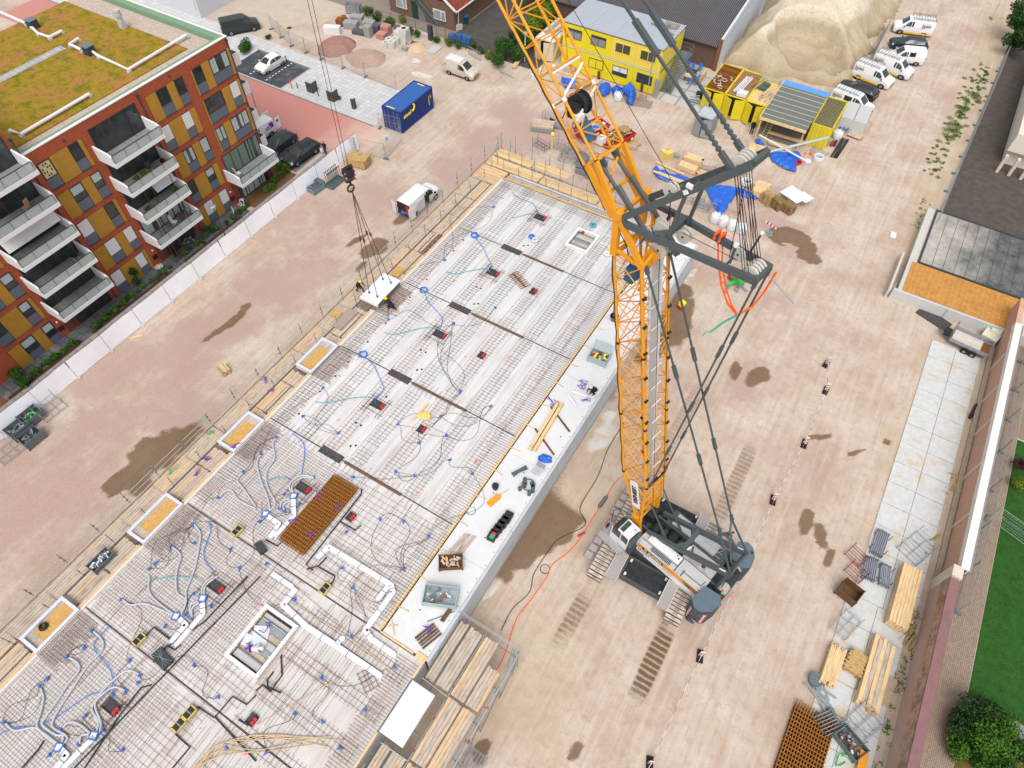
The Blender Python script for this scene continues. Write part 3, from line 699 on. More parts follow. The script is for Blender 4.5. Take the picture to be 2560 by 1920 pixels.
rack('grey scaffold storage rack at the foot of the weathered plank scaffold',-4.55,3.1,.0,1.1,2.2,1.6,frames=5)
# crawler crane
CA=math.radians(166.937);CX,CY=-.6,21.8
CRx=T('crawler_crane','yellow lattice boom crawler crane with dark grey luffing frames on the sand','crane',(CX,CY,0),CA)
def kp(mb,name,mat,parent=CRx,**k):return mb.build(name,mat,parent,**k)
def wl(x,y,z=0):
 dx,dy=x-CX,y-CY;ca,sa=math.cos(CA),math.sin(CA);return V((dx*ca+dy*sa,-dx*sa+dy*ca,z))
Rt=MX.Rotation(-CA,4,'Z')
def to_local(mb):
 mb.v=[tuple(wl(*p))for p in mb.v];return mb
m_shoe=M('track_shoe',C(214,198,184),.8,.1,var=.2,scale=3,dirt=.5,dirtcol=(.34,.18,.08,1))
for xc in(-3.58,2.12):
 mb=MB();mb.prism([(xc-.32,17.3),(xc+.32,17.3),(xc+.32,24.9),(xc-.32,24.9)],.25,1.05);
 tr_=kp(to_local(mb),'track_frame',m_dark)
 mb=MB();y0,y1,r_=17.75,24.5,.58;L=2*(y1-y0)+2*PI*r_;n=58
 for i in range(n):
  s_=(i+.5)/n*L
  if s_<y1-y0:y,z,a=y0+s_,.62+r_,0
  elif s_<y1-y0+PI*r_:th=(s_-(y1-y0))/r_;y,z,a=y1+r_*math.sin(th),.62+r_*math.cos(th),-th
  elif s_<2*(y1-y0)+PI*r_:y,z,a=y1-(s_-(y1-y0)-PI*r_),.62-r_,PI
  else:th=(s_-2*(y1-y0)-PI*r_)/r_;y,z,a=y0-r_*math.sin(th),.62-r_*math.cos(th),PI-th
  Mr=MX.Rotation(a,3,'X');w=L/n
  mb.cur=0;mb.box((xc,y,z),(1.06,w*.84,.07),M=Mr);mb.cur=2;mb.box(V((xc,y,z))+Mr@V((0,w*.40,.03)),(1.05,.03,.05),M=Mr)
  mb.cur=1;mb.box((xc,y,z),(.34,w*.5,.085),M=Mr)
 kp(to_local(mb),'track',[m_shoe,M('shoe_wear',C(176,160,150),.7,.2,var=.3),m_black])
 mb=MB()
 for y in(17.75,24.5):
  mb.tube((xc-.36,y,.62),(xc+.36,y,.62),.5,18)
 for i in range(7):mb.tube((xc-.34,18.7+i*.85,.32),(xc+.34,18.7+i*.85,.32),.2,10)
 kp(to_local(mb),'track_wheel',m_steel)
mb=MB();mb.prism(rect(-2.9,1.5,20.0,23.4),.55,1.15);mb.prism(rect(-3.4,2.0,20.2,21.0),.5,.95);mb.prism(rect(-3.4,2.0,22.3,23.1),.5,.95)
kp(to_local(mb),'carbody',m_dark)
mb=MB();mb.cyl((0,0),1.25,1.1,1.5,24);kp(mb,'slewing_ring',m_black)
m_ball=M('ballast_grey',(.075,.085,.092,1),.7,var=.3,scale=2,dirt=.2);m_balltop=M('ballast_top',(.03,.032,.036,1),.75,var=.5,scale=3)
for y0,y1 in((18.15,19.65),(23.6,25.0)):
 mb=MB();mb.prism(rect(-2.1,.85,y0,y1),.35,1.05);mb.cur=1;mb.prism(rect(-2.03,.78,y0+.06,y1-.06),1.051,1.07)
 for x in(-1.95,.62):
  for y in(y0+.12,y1-.3):mb.cur=2;mb.prism(rect(x,x+.14,y,y+.2),1.06,1.2)
 kp(to_local(mb),'central_ballast',[m_ball,m_balltop,m_white])
t=NT('perforated_plate');ck=t.n('TexChecker',Vector=t.geo,Scale=34.0).outputs[1]
m_perf=t.out(t.mix(ck,C(216,210,206),C(150,144,144)),.5,.3)
for x0,x1,y0,y1 in((-2.95,-2.2,17.35,20.1),(.87,1.55,17.3,19.4),(.87,1.58,23.7,25.05)):
 mb=MB();mb.prism(rect(x0,x1,y0,y1),1.5,1.56);mb.cur=1;mb.prism(rect(x0-.03,x0,y0,y1),1.5,1.62);mb.prism(rect(x1,x1+.03,y0,y1),1.5,1.62);kp(to_local(mb),'catwalk',[m_perf,m_white])
for(x,y)in[(-4.55,19.6),(-4.6,18.95),(-4.65,18.35),(-4.5,22.2),(-4.5,22.9),(-4.45,23.6),(-4.4,24.2),(3.1,22.5),(3.1,23.2)]:
 mb=MB();mb.prism(rect(x-.3,x+.3,y-.24,y+.24),.95,1.0);mb.prism(rect(x-.28,x-.25,y-.24,y+.24),.7,1.0);kp(to_local(mb),'step_plate',m_perf)
mb=MB();mb.bb(-4.9,1.5,-.72,.72,1.5,1.95);mb.bb(-4.9,1.9,-.74,-.60,1.5,2.6);mb.bb(-4.9,1.9,.60,.74,1.5,2.6);kp(mb,'slewing_frame',m_steel)
mb=MB();mb.bb(-3.9,1.05,.78,1.95,1.55,2.86);mb.cur=1;mb.bb(-4.05,1.0,.76,1.98,2.862,2.90)
body=kp(mb,'machine_house',[m_white,M('roof_grey',C(206,204,204),.6,var=.12,dirt=.2,scale=3)])
mb=MB();mb.bb(-1.9,.55,.92,1.50,2.9,3.14);mb.bb(-1.75,.35,1.0,1.42,3.14,3.24);kp(mb,'engine_hood',m_white,body)
mb=MB()
for i in range(16):mb.bb(-1.5+i*.1,-1.44+i*.1,1.58,1.88,2.9,2.925)
kp(mb,'grille',m_dark,body)
mb=MB();mb.cyl((-1.72,1.2),.06,3.24,3.27);mb.cyl((-1.55,1.08),.04,3.24,3.27);kp(mb,'cap',m_dark,body)
mb=MB();mb.bb(-3.9,.95,1.952,1.985,2.30,2.86);kp(mb,'side_panel',m_cyel,body)
mb=MB()
for i in range(6):
 x=-3.85+i*.16;mb.poly([(x,1.99,2.32),(x+.08,1.99,2.32),(x+.38,1.99,2.84),(x+.30,1.99,2.84)])
kp(mb,'warning_stripe',m_black,body)
for x0,x1,sx_ in((-1.15,.55,1),):
 mb=MB();mb.bb(x0,x1,1.986,1.992,2.40,2.74);kp(mb,'name_plate',M('name_plate',(.06,.04,.03,1),.6),body)
def ftxt(s,x,z,size,mat,y=1.996,par_=body,**k):
 return lettering(s,size,mat,frame((x,y,z),(-1,0,0),(0,0,1)),par_,**k)
ftxt('BUITEMA',.05,2.47,.27,m_white,bold=.006);ftxt('LR 1160.1',.85,1.98,.24,M('letter_purple',(.02,.01,.06,1),.5),1.956,bold=.006)
ftxt('less emission',-1.25,2.02,.15,M('letter_green',(.01,.22,.16,1),.5),1.956);ftxt('10',-3.05,2.5,.28,m_black,1.99,bold=.008);ftxt('TONNE',-2.98,2.36,.11,m_black,1.99)
mb=MB();mb.poly([(.42,1.995,2.68),(.16,1.995,2.68),(.29,1.995,2.46)]);kp(mb,'emblem',m_white,body)
mb=MB()
for x in(.9,-.1,-1.2,-2.2,-3.9):mb.tube((x,1.9,2.9),(x,1.9,3.05),.018,5)
mb.path([(.95,1.55,2.92),(-1.95,1.55,2.95)],.02,4);mb.path([(-2.3,1.55,2.92),(-3.8,1.55,2.93),(-3.85,1.1,2.93)],.025,4);mb.path([(-1.95,1.95,2.92),(-1.95,.8,2.92)],.03,4);mb.path([(-2.45,1.95,2.92),(-2.45,1.4,2.92)],.03,4)
kp(mb,'hand_rail',m_dark,body)
mb=MB();mb.bb(-3.9,.6,-1.95,-.78,1.55,2.55);mb.cur=1;mb.bb(-3.2,.2,-1.75,-.86,2.55,2.75);
rb_=kp(mb,'tank_housing',[m_steel,M('roof_grey2',C(214,210,210),.6,var=.1,dirt=.2)])
mb=MB();mb.bb(-4.0,-1.75,-.55,.62,2.3,2.72);mb.cur=1;mb.bb(-2.9,-2.15,.05,.6,2.72,2.74);mb.cur=2;mb.cyl((-3.15,.25),.13,2.72,2.86);mb.cur=0;mb.bb(-3.6,-3.35,.15,.55,2.72,2.86)
kp(mb,'engine_cover',[M('roof_grey' and 'roof_grey',C(1,1,1)),m_perf,m_dark])
mb=MB()
for i in range(6):mb.tube((-1.9-.25*i,-.9,2.8),(-2.3-.25*i,-1.7,2.82),.015,4)
for q_ in(-.95,-1.3,-1.65):mb.tube((-1.8,q_,2.82),(-3.6,q_+.05,2.82),.02,4)
kp(mb,'rail_frame',m_rail)
m_drum=M('winch_drum',(.028,.028,.030,1),.45,.3,var=.5,scale=8)
m_ropew=M('drum_rope',C(214,210,200),.6,.1,var=.25,scale=20)
def drum(x,z,l0,l1,r,mat,ropes=0):
 mb=MB();mb.tube((x,l0,z),(x,l1,z),r*.8,20);
 for l in(l0,l1):mb.tube((x,l-.03,z),(x,l+.03,z),r,22)
 if ropes:
  mb.cur=1
  for i in range(ropes):mb.torus((x,l0+.06+(l1-l0-.12)*(i+.5)/ropes,z),r*.84,.035,18,5,'Y')
 kp(mb,'winch_drum',[mat,m_ropew],smooth=False)
drum(1.55,2.55,-.95,-.05,.42,m_drum);drum(.75,2.35,-.35,.5,.46,m_drum);drum(-.45,2.3,-.45,.5,.5,m_drum);drum(-1.2,2.0,.1,.6,.4,m_drum)
drum(-4.75,2.75,-1.75,-1.0,.40,m_dark,9);drum(-4.9,2.55,.1,.95,.40,m_dark,9)
mb=MB();mb.bb(-5.3,-4.2,-1.9,1.0,1.5,2.2);kp(mb,'rear_frame',m_dark)
mb=MB();mb.ball((-5.05,1.0,3.0),.09);kp(mb,'beacon_light',M('beacon_green',(.02,.6,.25,1),.3));mb=MB();mb.ball((-5.0,.82,2.95),.08);kp(mb,'beacon_light',m_orange);mb=MB();mb.box((-5.1,.9,2.5),(.2,.3,.3));kp(mb,'tail_lamp',m_red)
t=NT('cw_plates');sx=t.n('SeparateXYZ',Vector=t.geo);wv=t.math('FRACT',t.math('MULTIPLY',sx.outputs[2],4.2))
m_cw=t.out(t.mix(t.step(wv,.06,.0),t.ramp(t.noise(2,5),[(.3,C(66,72,78)),(.7,C(92,98,104))]),(.02,.02,.02,1)),.6)
m_cwtop=M('cw_top',C(104,122,134),.6,var=.12)
for sg in(1,-1):
 pl=[(-3.85,2.72),(-4.05,1.45),(-5.05,1.30),(-5.45,1.75),(-5.25,2.55),(-4.75,3.05),(-4.35,3.12)]
 pl=[(x,sg*y-(0 if sg>0 else-.1))for x,y in pl]
 if sg<0:pl=pl[::-1]
 mb=MB();mb.prism(pl,.75,3.16);mb.cur=1;mb.prism(pl,3.161,3.2);cw=kp(mb,'counterweight',[m_cw,m_cwtop])
 if sg>0:
  mb=MB();mm=0
  for(a,b)in(((-4.35,3.125),(-3.87,2.75)),((-5.26,2.56),(-4.77,3.06))):
   a,b=V((*a,0)),V((*b,0));n_=V((-(b-a).y,(b-a).x,0)).normalized()
   for i in range(9):
    mb.cur=i%2
    for(p0,p1)in((.25,.55),):
     z0=.9+i*.2;pp=a.lerp(b,p0)+n_*0;q2=a.lerp(b,p1)
     mb.bar(pp+V((0,0,z0+.1)),q2+V((0,0,z0+.1)),.03,.18)
  kp(mb,'warning_stripe',[m_red,m_white],cw)
  lettering('160',.3,m_white,frame((-4.55,3.15,1.5),(-1,.08,0),(0,0,1)),cw)
 else:mb=MB();mb.cyl((-4.95,-2.55),.09,3.2,3.3);kp(mb,'lifting_lug',m_dark,cw)
m_cabw=M('cab_white',C(236,236,238),.4,var=.04)
mb=MB();P_=[(1.3,1.45,1.75),(2.75,1.35,1.75),(2.85,2.55,1.75),(1.4,2.6,1.75)];mb.extr(P_,(0,0,.75));mb.cur=1
cabo=kp(mb,'cab',m_cabw);mb=MB();mb.extr([(1.3,1.45,3.42),(2.35,1.40,3.42),(2.40,2.5,3.42),(1.4,2.6,3.42)],(0,0,.12));kp(mb,'cab_roof',m_cabw,cabo)
mb=MB();mb.extr([(1.34,1.5,2.5),(2.72,1.4,2.5),(2.8,2.5,2.5),(1.44,2.56,2.5)],(0,0,.9));kp(mb,'cab_window',m_cglass,cabo)
mb=MB();
for(x,y)in((1.32,1.47),(2.74,1.37),(2.83,2.54),(1.42,2.6),(2.05,2.57),(2.05,1.42)):mb.tube((x,y,2.5),(x-.02,y,3.45),.045,5)
kp(mb,'cab_frame',m_cabw,cabo)
mb=MB();mb.extr([(2.42,1.48,3.40),(2.74,1.42,3.05),(2.8,2.46,3.05),(2.45,2.45,3.40)],(.01,0,.02));mb.extr([(1.95,1.55,3.545),(2.3,1.52,3.545),(2.33,2.38,3.545),(2.0,2.42,3.545)],(0,0,.015));kp(mb,'roof_window',glass('green_glass',(.03,.06,.05,1)),cabo)
mb=MB();mb.extr([(1.28,1.5,2.1),(1.05,1.5,2.1),(1.1,2.5,2.1),(1.38,2.55,2.1)],(0,0,1.1));kp(mb,'cab_rear_box',m_steel,cabo)
mb=MB();mb.ball((1.5,1.75,3.62),.06);kp(mb,'beacon_light',m_orange,cabo)
mb=MB();mb.extr([(1.5,2.65,1.7),(3.55,2.45,1.7),(3.5,3.05,1.7),(1.55,3.15,1.7)],(0,0,.06));mb.extr([(2.9,1.5,1.7),(3.6,1.6,1.7),(3.55,2.5,1.7),(2.95,2.5,1.7)],(0,0,.06));plat=kp(mb,'cab_platform',m_perf)
mb=MB();mb.path([(3.6,1.6,2.5),(3.5,3.05,2.5),(1.55,3.15,2.5)],.02,5)
for p in((3.6,1.6),(3.55,2.4),(3.5,3.05),(2.5,3.1),(1.55,3.15)):mb.tube((*p,1.75),(*p,2.5),.018,5)
kp(mb,'hand_rail',m_rail,plat)
mb=MB()
for i in range(6):mb.cur=i%2;mb.box((1.62+i*.09,3.16,1.72),(.09,.02,.1))
kp(mb,'warning_stripe',[m_red,m_white],plat)
mb=MB();mb.path([(2.9,1.3,3.3),(3.3,1.2,3.5),(3.5,1.6,3.5),(3.1,2.3,3.3)],.03,5);mb.box((3.2,2.5,2.9),(.12,.3,.4));kp(mb,'mirror',m_black,cabo)
mb=MB();mb.bb(.3,1.3,1.05,2.15,1.5,1.7);mb.bb(.95,1.35,1.5,2.6,1.5,2.3);mb.tube((1.2,2.1,1.7),(.3,2.0,1.6),.12,6);kp(mb,'cab_bracket',m_dark)
def lerp(a,b,t_):return V(a)*(1-t_)+V(b)*t_
def lattice(mb,fl,fr_,bl,br_,n,r,X=True,rung=True,back=True):
 for a,b in(((fl,fr_),(bl,br_),(fl,bl),(fr_,br_))if back else((fl,fr_),(fl,bl),(fr_,br_))):
  for i in range(n):
   p0,p1=lerp(a[0],a[1],i/n),lerp(a[0],a[1],(i+1)/n);q0,q1=lerp(b[0],b[1],i/n),lerp(b[0],b[1],(i+1)/n)
   if X:mb.tube(p0,q1,r,5,cap=False);mb.tube(q0,p1,r,5,cap=False)
   elif i%2:mb.tube(p0,q1,r,5,cap=False)
   else:mb.tube(q0,p1,r,5,cap=False)
   if rung:mb.tube(p0,q0,r,5,cap=False)
  if rung:mb.tube(lerp(a[0],a[1],1),lerp(b[0],b[1],1),r,5,cap=False)
HW=1.0
foot=lambda l:V((1.5,l,2.15))
FK=lambda l:V((3.88,l,7.85));BK=lambda l:V((2.08,l,7.85));FT=lambda l:V((7.35,l,24.1));BT=lambda l:V((5.75,l,24.3))
mb=MB()
for l in(HW,-HW):
 mb.bar(foot(l)+V((0,0,-.25)),V((2.1,l,3.7)),.22,.55);mb.tube(V((1.95,l,3.4)),FK(l),.08,8);mb.tube(V((1.62,l,3.2)),BK(l),.09,8)
lattice(mb,((2.05,HW,3.9),FK(HW)),((2.05,-HW,3.9),FK(-HW)),((1.72,HW,3.9),BK(HW)),((1.72,-HW,3.9),BK(-HW)),4,.034)
kp(mb,'boom_base_section',m_cyel)
for k in range(3):
 mb=MB();a,b=k/3,(k+1)/3
 seg=lambda f0,f1:(lerp(f0,f1,a),lerp(f0,f1,b))
 FL,FR,BL,BR=seg(FK(HW),FT(HW)),seg(FK(-HW),FT(-HW)),seg(BK(HW),BT(HW)),seg(BK(-HW),BT(-HW))
 for c_,r_ in((FL,.078),(FR,.078),(BL,.095),(BR,.095)):mb.tube(c_[0],c_[1],r_,8)
 lattice(mb,FL,FR,BL,BR,4,.031,back=False)
 for i in range(4):mb.tube(lerp(*BL,i/4),lerp(*BL,i/4)+V((0,-.55,0)),.035,5);mb.tube(lerp(*BR,i/4),lerp(*BR,i/4)+V((0,.5,0)),.035,5);mb.tube(lerp(*BL,i/4),lerp(*BL,(i+.5)/4)+V((.03,-.55,0)),.03,5);mb.tube(lerp(*BL,(i+1)/4),lerp(*BL,(i+.5)/4)+V((.03,-.55,0)),.03,5);mb.tube(lerp(*BR,i/4),lerp(*BR,(i+.5)/4)+V((.03,.5,0)),.03,5);mb.tube(lerp(*BR,(i+1)/4),lerp(*BR,(i+.5)/4)+V((.03,.5,0)),.03,5)
 mb.tube(FL[0],BR[0],.04,5)
 sec=kp(mb,'boom_section',m_cyel)
 mb=MB()
 for c_ in(FL,FR,BL,BR):mb.tube(lerp(*c_,-.012),lerp(*c_,.012),.125,8)
 kp(mb,'pin_joint',m_black,sec)
mb=MB()
piv=lambda l:V((7.5,l,26.35));
for l in(HW,-HW):
 mb.bar(FT(l),piv(l),.24,.34);mb.bar(BT(l),lerp(BT(l),piv(l),.96),.20,.28);mb.bar(lerp(FT(l),piv(l),.15),BT(l)+V((.1,0,.1)),.15,.15)
 mb.bar(V((5.6,l*.45,25.0)),V((5.9,l*.45,24.2)),.14,.6);mb.bar(BT(l),V((5.6,l*.45,25.0)),.14,.16)
 mb.tube(piv(l)-V((0,.18,0)),piv(l)+V((0,.18,0)),.26,12)
mb.tube(BT(HW),BT(-HW),.14,8);mb.tube(FT(HW),FT(-HW),.12,8);mb.bar(piv(HW),piv(-HW),.16,.2);mb.tube(V((6.6,HW,25.3)),V((6.6,-HW,25.3)),.1,6)
for s_ in(1,-1):mb.tube(lerp(FT(s_),piv(s_),.2),V((6.6,-s_,25.3)),.06,5);mb.tube(BT(s_),V((6.9,-s_,25.6)),.06,5)
kp(mb,'boom_head',m_cyel)
m_shv=M('sheave_white',C(222,218,206),.5,var=.08,dirt=.2)
def sheave(c,r,n=1,gap=.14,axis=(0,1,0)):
 mb=MB();c=V(c);ax=V(axis)
 for i in range(n):
  o=c+ax*(i-(n-1)/2)*gap;mb.cur=0;mb.tube(o-ax*.045,o+ax*.045,r,22);mb.cur=1;mb.tube(o-ax*.06,o+ax*.06,r*.16,8)
 return kp(mb,'sheave',[m_shv,m_dark])
sheave((5.55,.0,25.05),.42,2,.5);sheave((6.35,.35,25.7),.36,1);sheave((5.6,.3,26.15),.42,1)
mb=MB();mb.extr([BK(.34)+V((.05,0,-3.3)),BK(-.42)+V((.05,0,-3.3)),BT(-.5)+V((-.02,0,-.2)),BT(.42)+V((-.02,0,-.2))],(.03,0,0))
m_walkw=M('boom_walkway',C(206,205,203),.6,.1,var=.06,dirt=.08);walk=kp(mb,'walkway',m_walkw)
mb=MB()
for s_ in(.36,-.46):mb.bar(BK(s_)+V((.0,0,-3.3)),BT(s_*1.1)+V((-.08,0,-.2)),.05,.10)
for i in range(12):mb.bar(lerp(BK(.36),BT(.4),i/12)+V((-.02,0,0)),lerp(BK(-.44),BT(-.48),i/12)+V((-.02,0,0)),.05,.03)
kp(mb,'walkway_edge',m_white,walk)
mb=MB()
for i in range(9):
 for l in(HW,-HW):mb.box(lerp(BK(l),BT(l),.06+i*.105)+V((-.12,0,0)),(.14,.22,.12))
for i in(.2,.5,.8):mb.box(lerp(FK(-HW),FT(-HW),i),(.2,.3,.14))
kp(mb,'boom_bracket',m_black)
mb=MB();mb.bar(BK(.75)+V((-.05,0,.05)),BK(-.95)+V((-.05,0,-.2)),.16,.2);kp(mb,'pendant_crossbar',m_black)
mb=MB();mb.box((6.5,.3,23.1),(.5,.9,.8));kp(mb,'valve_box',M('teal_box',(.015,.11,.22,1),.5))
mb=MB();mb.path([lerp(FK(HW),FT(HW),i/14)+V((.1*(i%2),.08,0))for i in range(15)],.035,5);mb.path([(7.4,.9,25.5),(7.0,.6,24.6),(6.7,.5,23.6),(6.4,.7,22.7),(6.6,.95,22.0)],.03,5);kp(mb,'hose',m_black)
o_=V((2.93,1.13,7.75));dn_=V((2.22-2.93,0,5.15-7.75));L_=dn_.length;dn_.normalize();up_=V((-dn_.z,0,dn_.x))
up_=-up_ if up_.x>0 else up_
Ms=frame(o_,dn_,V((-0.96,0,.27)))
mb=MB();h_=.30;w_=L_;pts=[]
for cx_,cy_,a0 in((w_-.15,h_-.15,0),(.15,h_-.15,90),(.15,-h_+.15,180),(w_-.15,-h_+.15,270)):
 for a in range(0,91,30):pts.append((cx_+.15*math.cos(math.radians(a0+a)),cy_+.15*math.sin(math.radians(a0+a)),0))
mb.extr([Ms@V(p)for p in pts],Ms.to_3x3()@V((0,0,.04)));sgn=kp(mb,'sign_board',m_white)
lettering('LIEBHERR',.46,m_black,Ms@MX.Translation((w_/2,-.165,.045)),sgn,align='CENTER',bold=.02,spacing=.92,shear=.15)
ang=math.radians(44.7);jd=V((math.cos(ang),0,math.sin(ang)));jn=V((-math.sin(ang),0,math.cos(ang)))
jp=V((7.75,0,26.2));JL=33.0
def jl(t_,l,h):return jp+jd*t_+V((0,l,0))+jn*h
JW=.92
mb=MB()
for l in(JW,-JW):
 mb.bar(jl(-.1,l*1.05,0),jl(2.4,l,-.05),.20,.5,h2=.26);mb.bar(jl(-.1,l*1.05,.1),jl(2.4,l,.55),.16,.34,h2=.2)
 mb.extr([jl(0,l*1.06,-.2),jl(2.3,l*1.01,-.25),jl(2.3,l*1.01,.1)],(0,.06,0))
for t_ in(.9,2.4):mb.tube(jl(t_,JW,0),jl(t_,-JW,0),.1,6)
mb.tube(jl(.9,JW,0),jl(2.4,-JW,.5),.06,5);mb.tube(jl(2.4,JW,.5),jl(2.4,-JW,.5),.08,6);mb.tube(jl(2.4,JW,-.2),jl(2.4,-JW,.5),.05,5)
kp(mb,'jib_foot_section',m_cyel)
ts=[2.4,5.2,11.5,18,24.5,31,JL]
for k in range(6):
 mb=MB();a,b=ts[k],ts[k+1];w0,w1=(JW,JW)if k<5 else(JW,.35);h0,h1=(.75,.75)if k<5 else(.75,.35)
 lo,hi=-.25,.55
 FL,FR,BL,BR=(jl(a,w0,lo),jl(b,w1,lo)),(jl(a,-w0,lo),jl(b,-w1,lo)),(jl(a,w0,hi),jl(b,w1,hi if k<5 else .2)),(jl(a,-w0,hi),jl(b,-w1,hi if k<5 else .2))
 for c_ in(FL,FR,BL,BR):mb.tube(c_[0],c_[1],.066,8)
 lattice(mb,FL,FR,BL,BR,max(2,int(round((b-a)/1.35))),.03,X=False)
 sec=kp(mb,'jib_section',m_cyel)
 mb=MB()
 for c_ in(FL,BL,BR,FR):mb.tube(lerp(*c_,-.015),lerp(*c_,.015),.095,8)
 kp(mb,'pin_joint',m_white if k==1 else m_black,sec)
mb=MB();mb.tube(jl(5.3,JW,.55),jl(6.1,-JW,.55),.055,5);mb.tube(jl(6.3,JW,.55),jl(6.35,-JW,.55),.055,5);mb.tube(jl(4.2,JW,.57),jl(5.0,-JW,.57),.055,5);kp(mb,'white_brace',m_white)
mb=MB();c_=jl(4.75,0,.35);ax=V((0,1,0))
for s_ in(-.1,.28):mb.tube(c_+ax*s_-ax*.03,c_+ax*s_+ax*.03,.52,20)
mb.tube(c_-ax*.1,c_+ax*.28,.42,18);mb.box(c_+V((-.1,.55,-.1)),(.5,.35,.6));kp(mb,'cable_reel',m_black)
mb=MB();mb.bar(jl(3.2,.35,.2),jl(4.2,.35,.2),.5,.35);kp(mb,'valve_box',M('teal_box',(0,0,0,1)));mb=MB();mb.box(jl(4.3,.6,.45),(.35,.4,.3));mb.box(jl(3.0,.0,.4),(.3,.3,.3));kp(mb,'junction_box',m_white)
mb=MB();mb.path([jl(.3+i*.55,JW+.1,-.28+.05*(i%2))for i in range(16)],.035,5);mb.path([jl(4.6,JW,-.1),jl(4.9,.9,.5),jl(5.0,.5,.3),jl(4.75,.3,.3)],.03,5);kp(mb,'hose',m_black)
mb=MB()
for l in(.45,-.45):mb.tube(jl(-.55,l*1.2,1.15)+V((-.6,0,-1.0)),jl(2.5,l,.15),.085,8);mb.tube(jl(2.0,l-.06,.3),jl(2.35,l+.1,.55),.12,6);mb.tube(jl(-.55,l*1.2,1.15)+V((-.6,0,-1.0)),jl(1.0,l,.55),.10,8)
kp(mb,'jib_back_stop',m_steel)
FTp=lambda l:V((2.6,l,31.2));BTp=lambda l:V((.85,l,26.62))
mb=MB()
for s_ in(1,-1):
 mb.bar(V((7.35,s_*.95,26.2)),V((3.6,s_*.62,30.1)),.16,.28);mb.bar(V((3.6,s_*.62,30.1)),FTp(s_*.55),.16,.28,h2=.34)
mb.bar(V((3.6,.6,30.1)),V((3.6,-.6,30.1)),.2,.3);mb.bar(V((5.6,.8,28.0)),V((5.6,-.8,28.0)),.16,.2);mb.bar(FTp(.5),FTp(-.5),.18,.3);mb.bar(V((4.6,.7,29.0)),V((4.9,-.75,28.7)),.1,.1)
s1=kp(mb,'front_strut',m_steel)
mb=MB();mb.bar(V((4.75,.84,28.95)),V((4.6,.84,29.1)),.05,.18);mb.box((4.6,.75,29.3),(.3,.14,.16));kp(mb,'white_fitting',m_white,s1)
sheave((3.15,.0,30.75),.40,4,.2);sheave((5.75,.0,28.1),.33,2,.2)
mb=MB()
for s_ in(1,-1):
 mb.bar(V((7.25,s_*1.0,26.1)),V((5.3,s_*.95,26.25)),.20,.26);mb.bar(V((5.3,s_*.95,26.25)),V((4.9,s_*.88,26.3)),.20,.32);mb.bar(V((4.9,s_*.88,26.3)),BTp(s_*.52),.19,.27,h2=.34)
 mb.bar(V((5.6,s_*.9,26.27)),V((5.25,s_*.45,26.27)),.3,.3,w2=.25)
mb.bar(V((5.25,.9,26.27)),V((5.25,-.9,26.27)),.24,.34);mb.bar(BTp(.6)+V((.05,0,0)),BTp(-.6)+V((.05,0,0)),.2,.34);mb.bar(V((2.3,.66,26.5)),V((2.3,-.66,26.5)),.08,.08)
mb.bar(V((5.25,.3,26.1)),V((4.6,.22,25.4)),.2,.3);mb.bar(V((5.6,-.1,26.1)),V((6.2,.1,25.6)),.2,.3)
kp(mb,'rear_strut',m_steel)
sheave((1.25,.0,26.6),.36,4,.2);sheave((2.15,-.1,26.8),.34,1);sheave((4.8,-.35,26.0),.34,2,.24);sheave((5.7,.25,26.5),.30,1)
mb=MB();mb.tube((2.2,.35,26.6),(2.2,.35,27.5),.06,6);mb.cur=1;mb.cyl((2.2,.35),.12,27.5,27.62,8);mb.cur=0;mb.tube((1.9,-.5,26.6),(1.7,-.5,27.9),.05,6);mb.cur=1;mb.ball((1.7,-.5,27.95),.09);kp(mb,'signal_post',[m_steel,m_white])
mb=MB()
for s_ in(.75,-.75):mb.bar(V((5.0,s_,26.3)),V((4.7,s_*.95,28.9)),.13,.13);mb.bar(V((6.2,s_*1.1,25.4)),V((5.9,s_,26.2)),.12,.12)
kp(mb,'strut_link',m_steel)
def pendant(p,q,n,w=.10,h=.06,name='pendant_bar'):
 mb=MB();p,q=V(p),V(q);mb.bar(p,q,w*.75,h)
 for i in range(n+1):
  a=lerp(p,q,max(0,i/n-.022));b=lerp(p,q,min(1,i/n+.022));mb.bar(a,b,w*1.7,h*1.8)
  mb.bar(lerp(a,b,.3),lerp(a,b,.7),w*2.2,h*.8)
 return kp(mb,name,m_steel)
for s_ in(.62,-.62):
 pendant(FTp(s_*.8)+V((.7,0,-.55)),jl(JL-.3,s_*.6,.3),6,.12,.10)
 mb=MB();a,b=FTp(s_*.8)+V((.7,0,-.55)),jl(JL-.3,s_*.6,.3)
 for i in range(8):mb.tube(lerp(a,b,.005+i*.007)-V((0,.08,0)),lerp(a,b,.005+i*.007)+V((0,.08,0)),.085,8)
 kp(mb,'pendant_link',m_steel)
 pendant(BTp(s_*.8),BK(s_*1.3)+V((-.1,0,.1)),4,.11,.08);pendant(BT(s_*1.4)+V((-.1,0,.1)),(-3.0,s_,8.45),3,.11,.08)
 pendant((-3.0,s_,8.45),(-4.75,s_*1.5,5.75),1,.12,.1)
mb=MB();mb.bar((-3.0,.62,8.4),(-3.45,0,7.7),.12);mb.bar((-3.0,-.62,8.4),(-3.45,0,7.7),.12);mb.bar((-3.0,.62,8.4),(-3.5,-.5,7.55),.1);mb.tube((-3.45,0,7.7),(-4.4,.45,6.1),.07,6);mb.tube((-3.45,0,7.7),(-4.4,-.45,6.1),.07,6);mb.ball((-3.45,0,7.7),.2);kp(mb,'spreader',m_steel)
mb=MB()
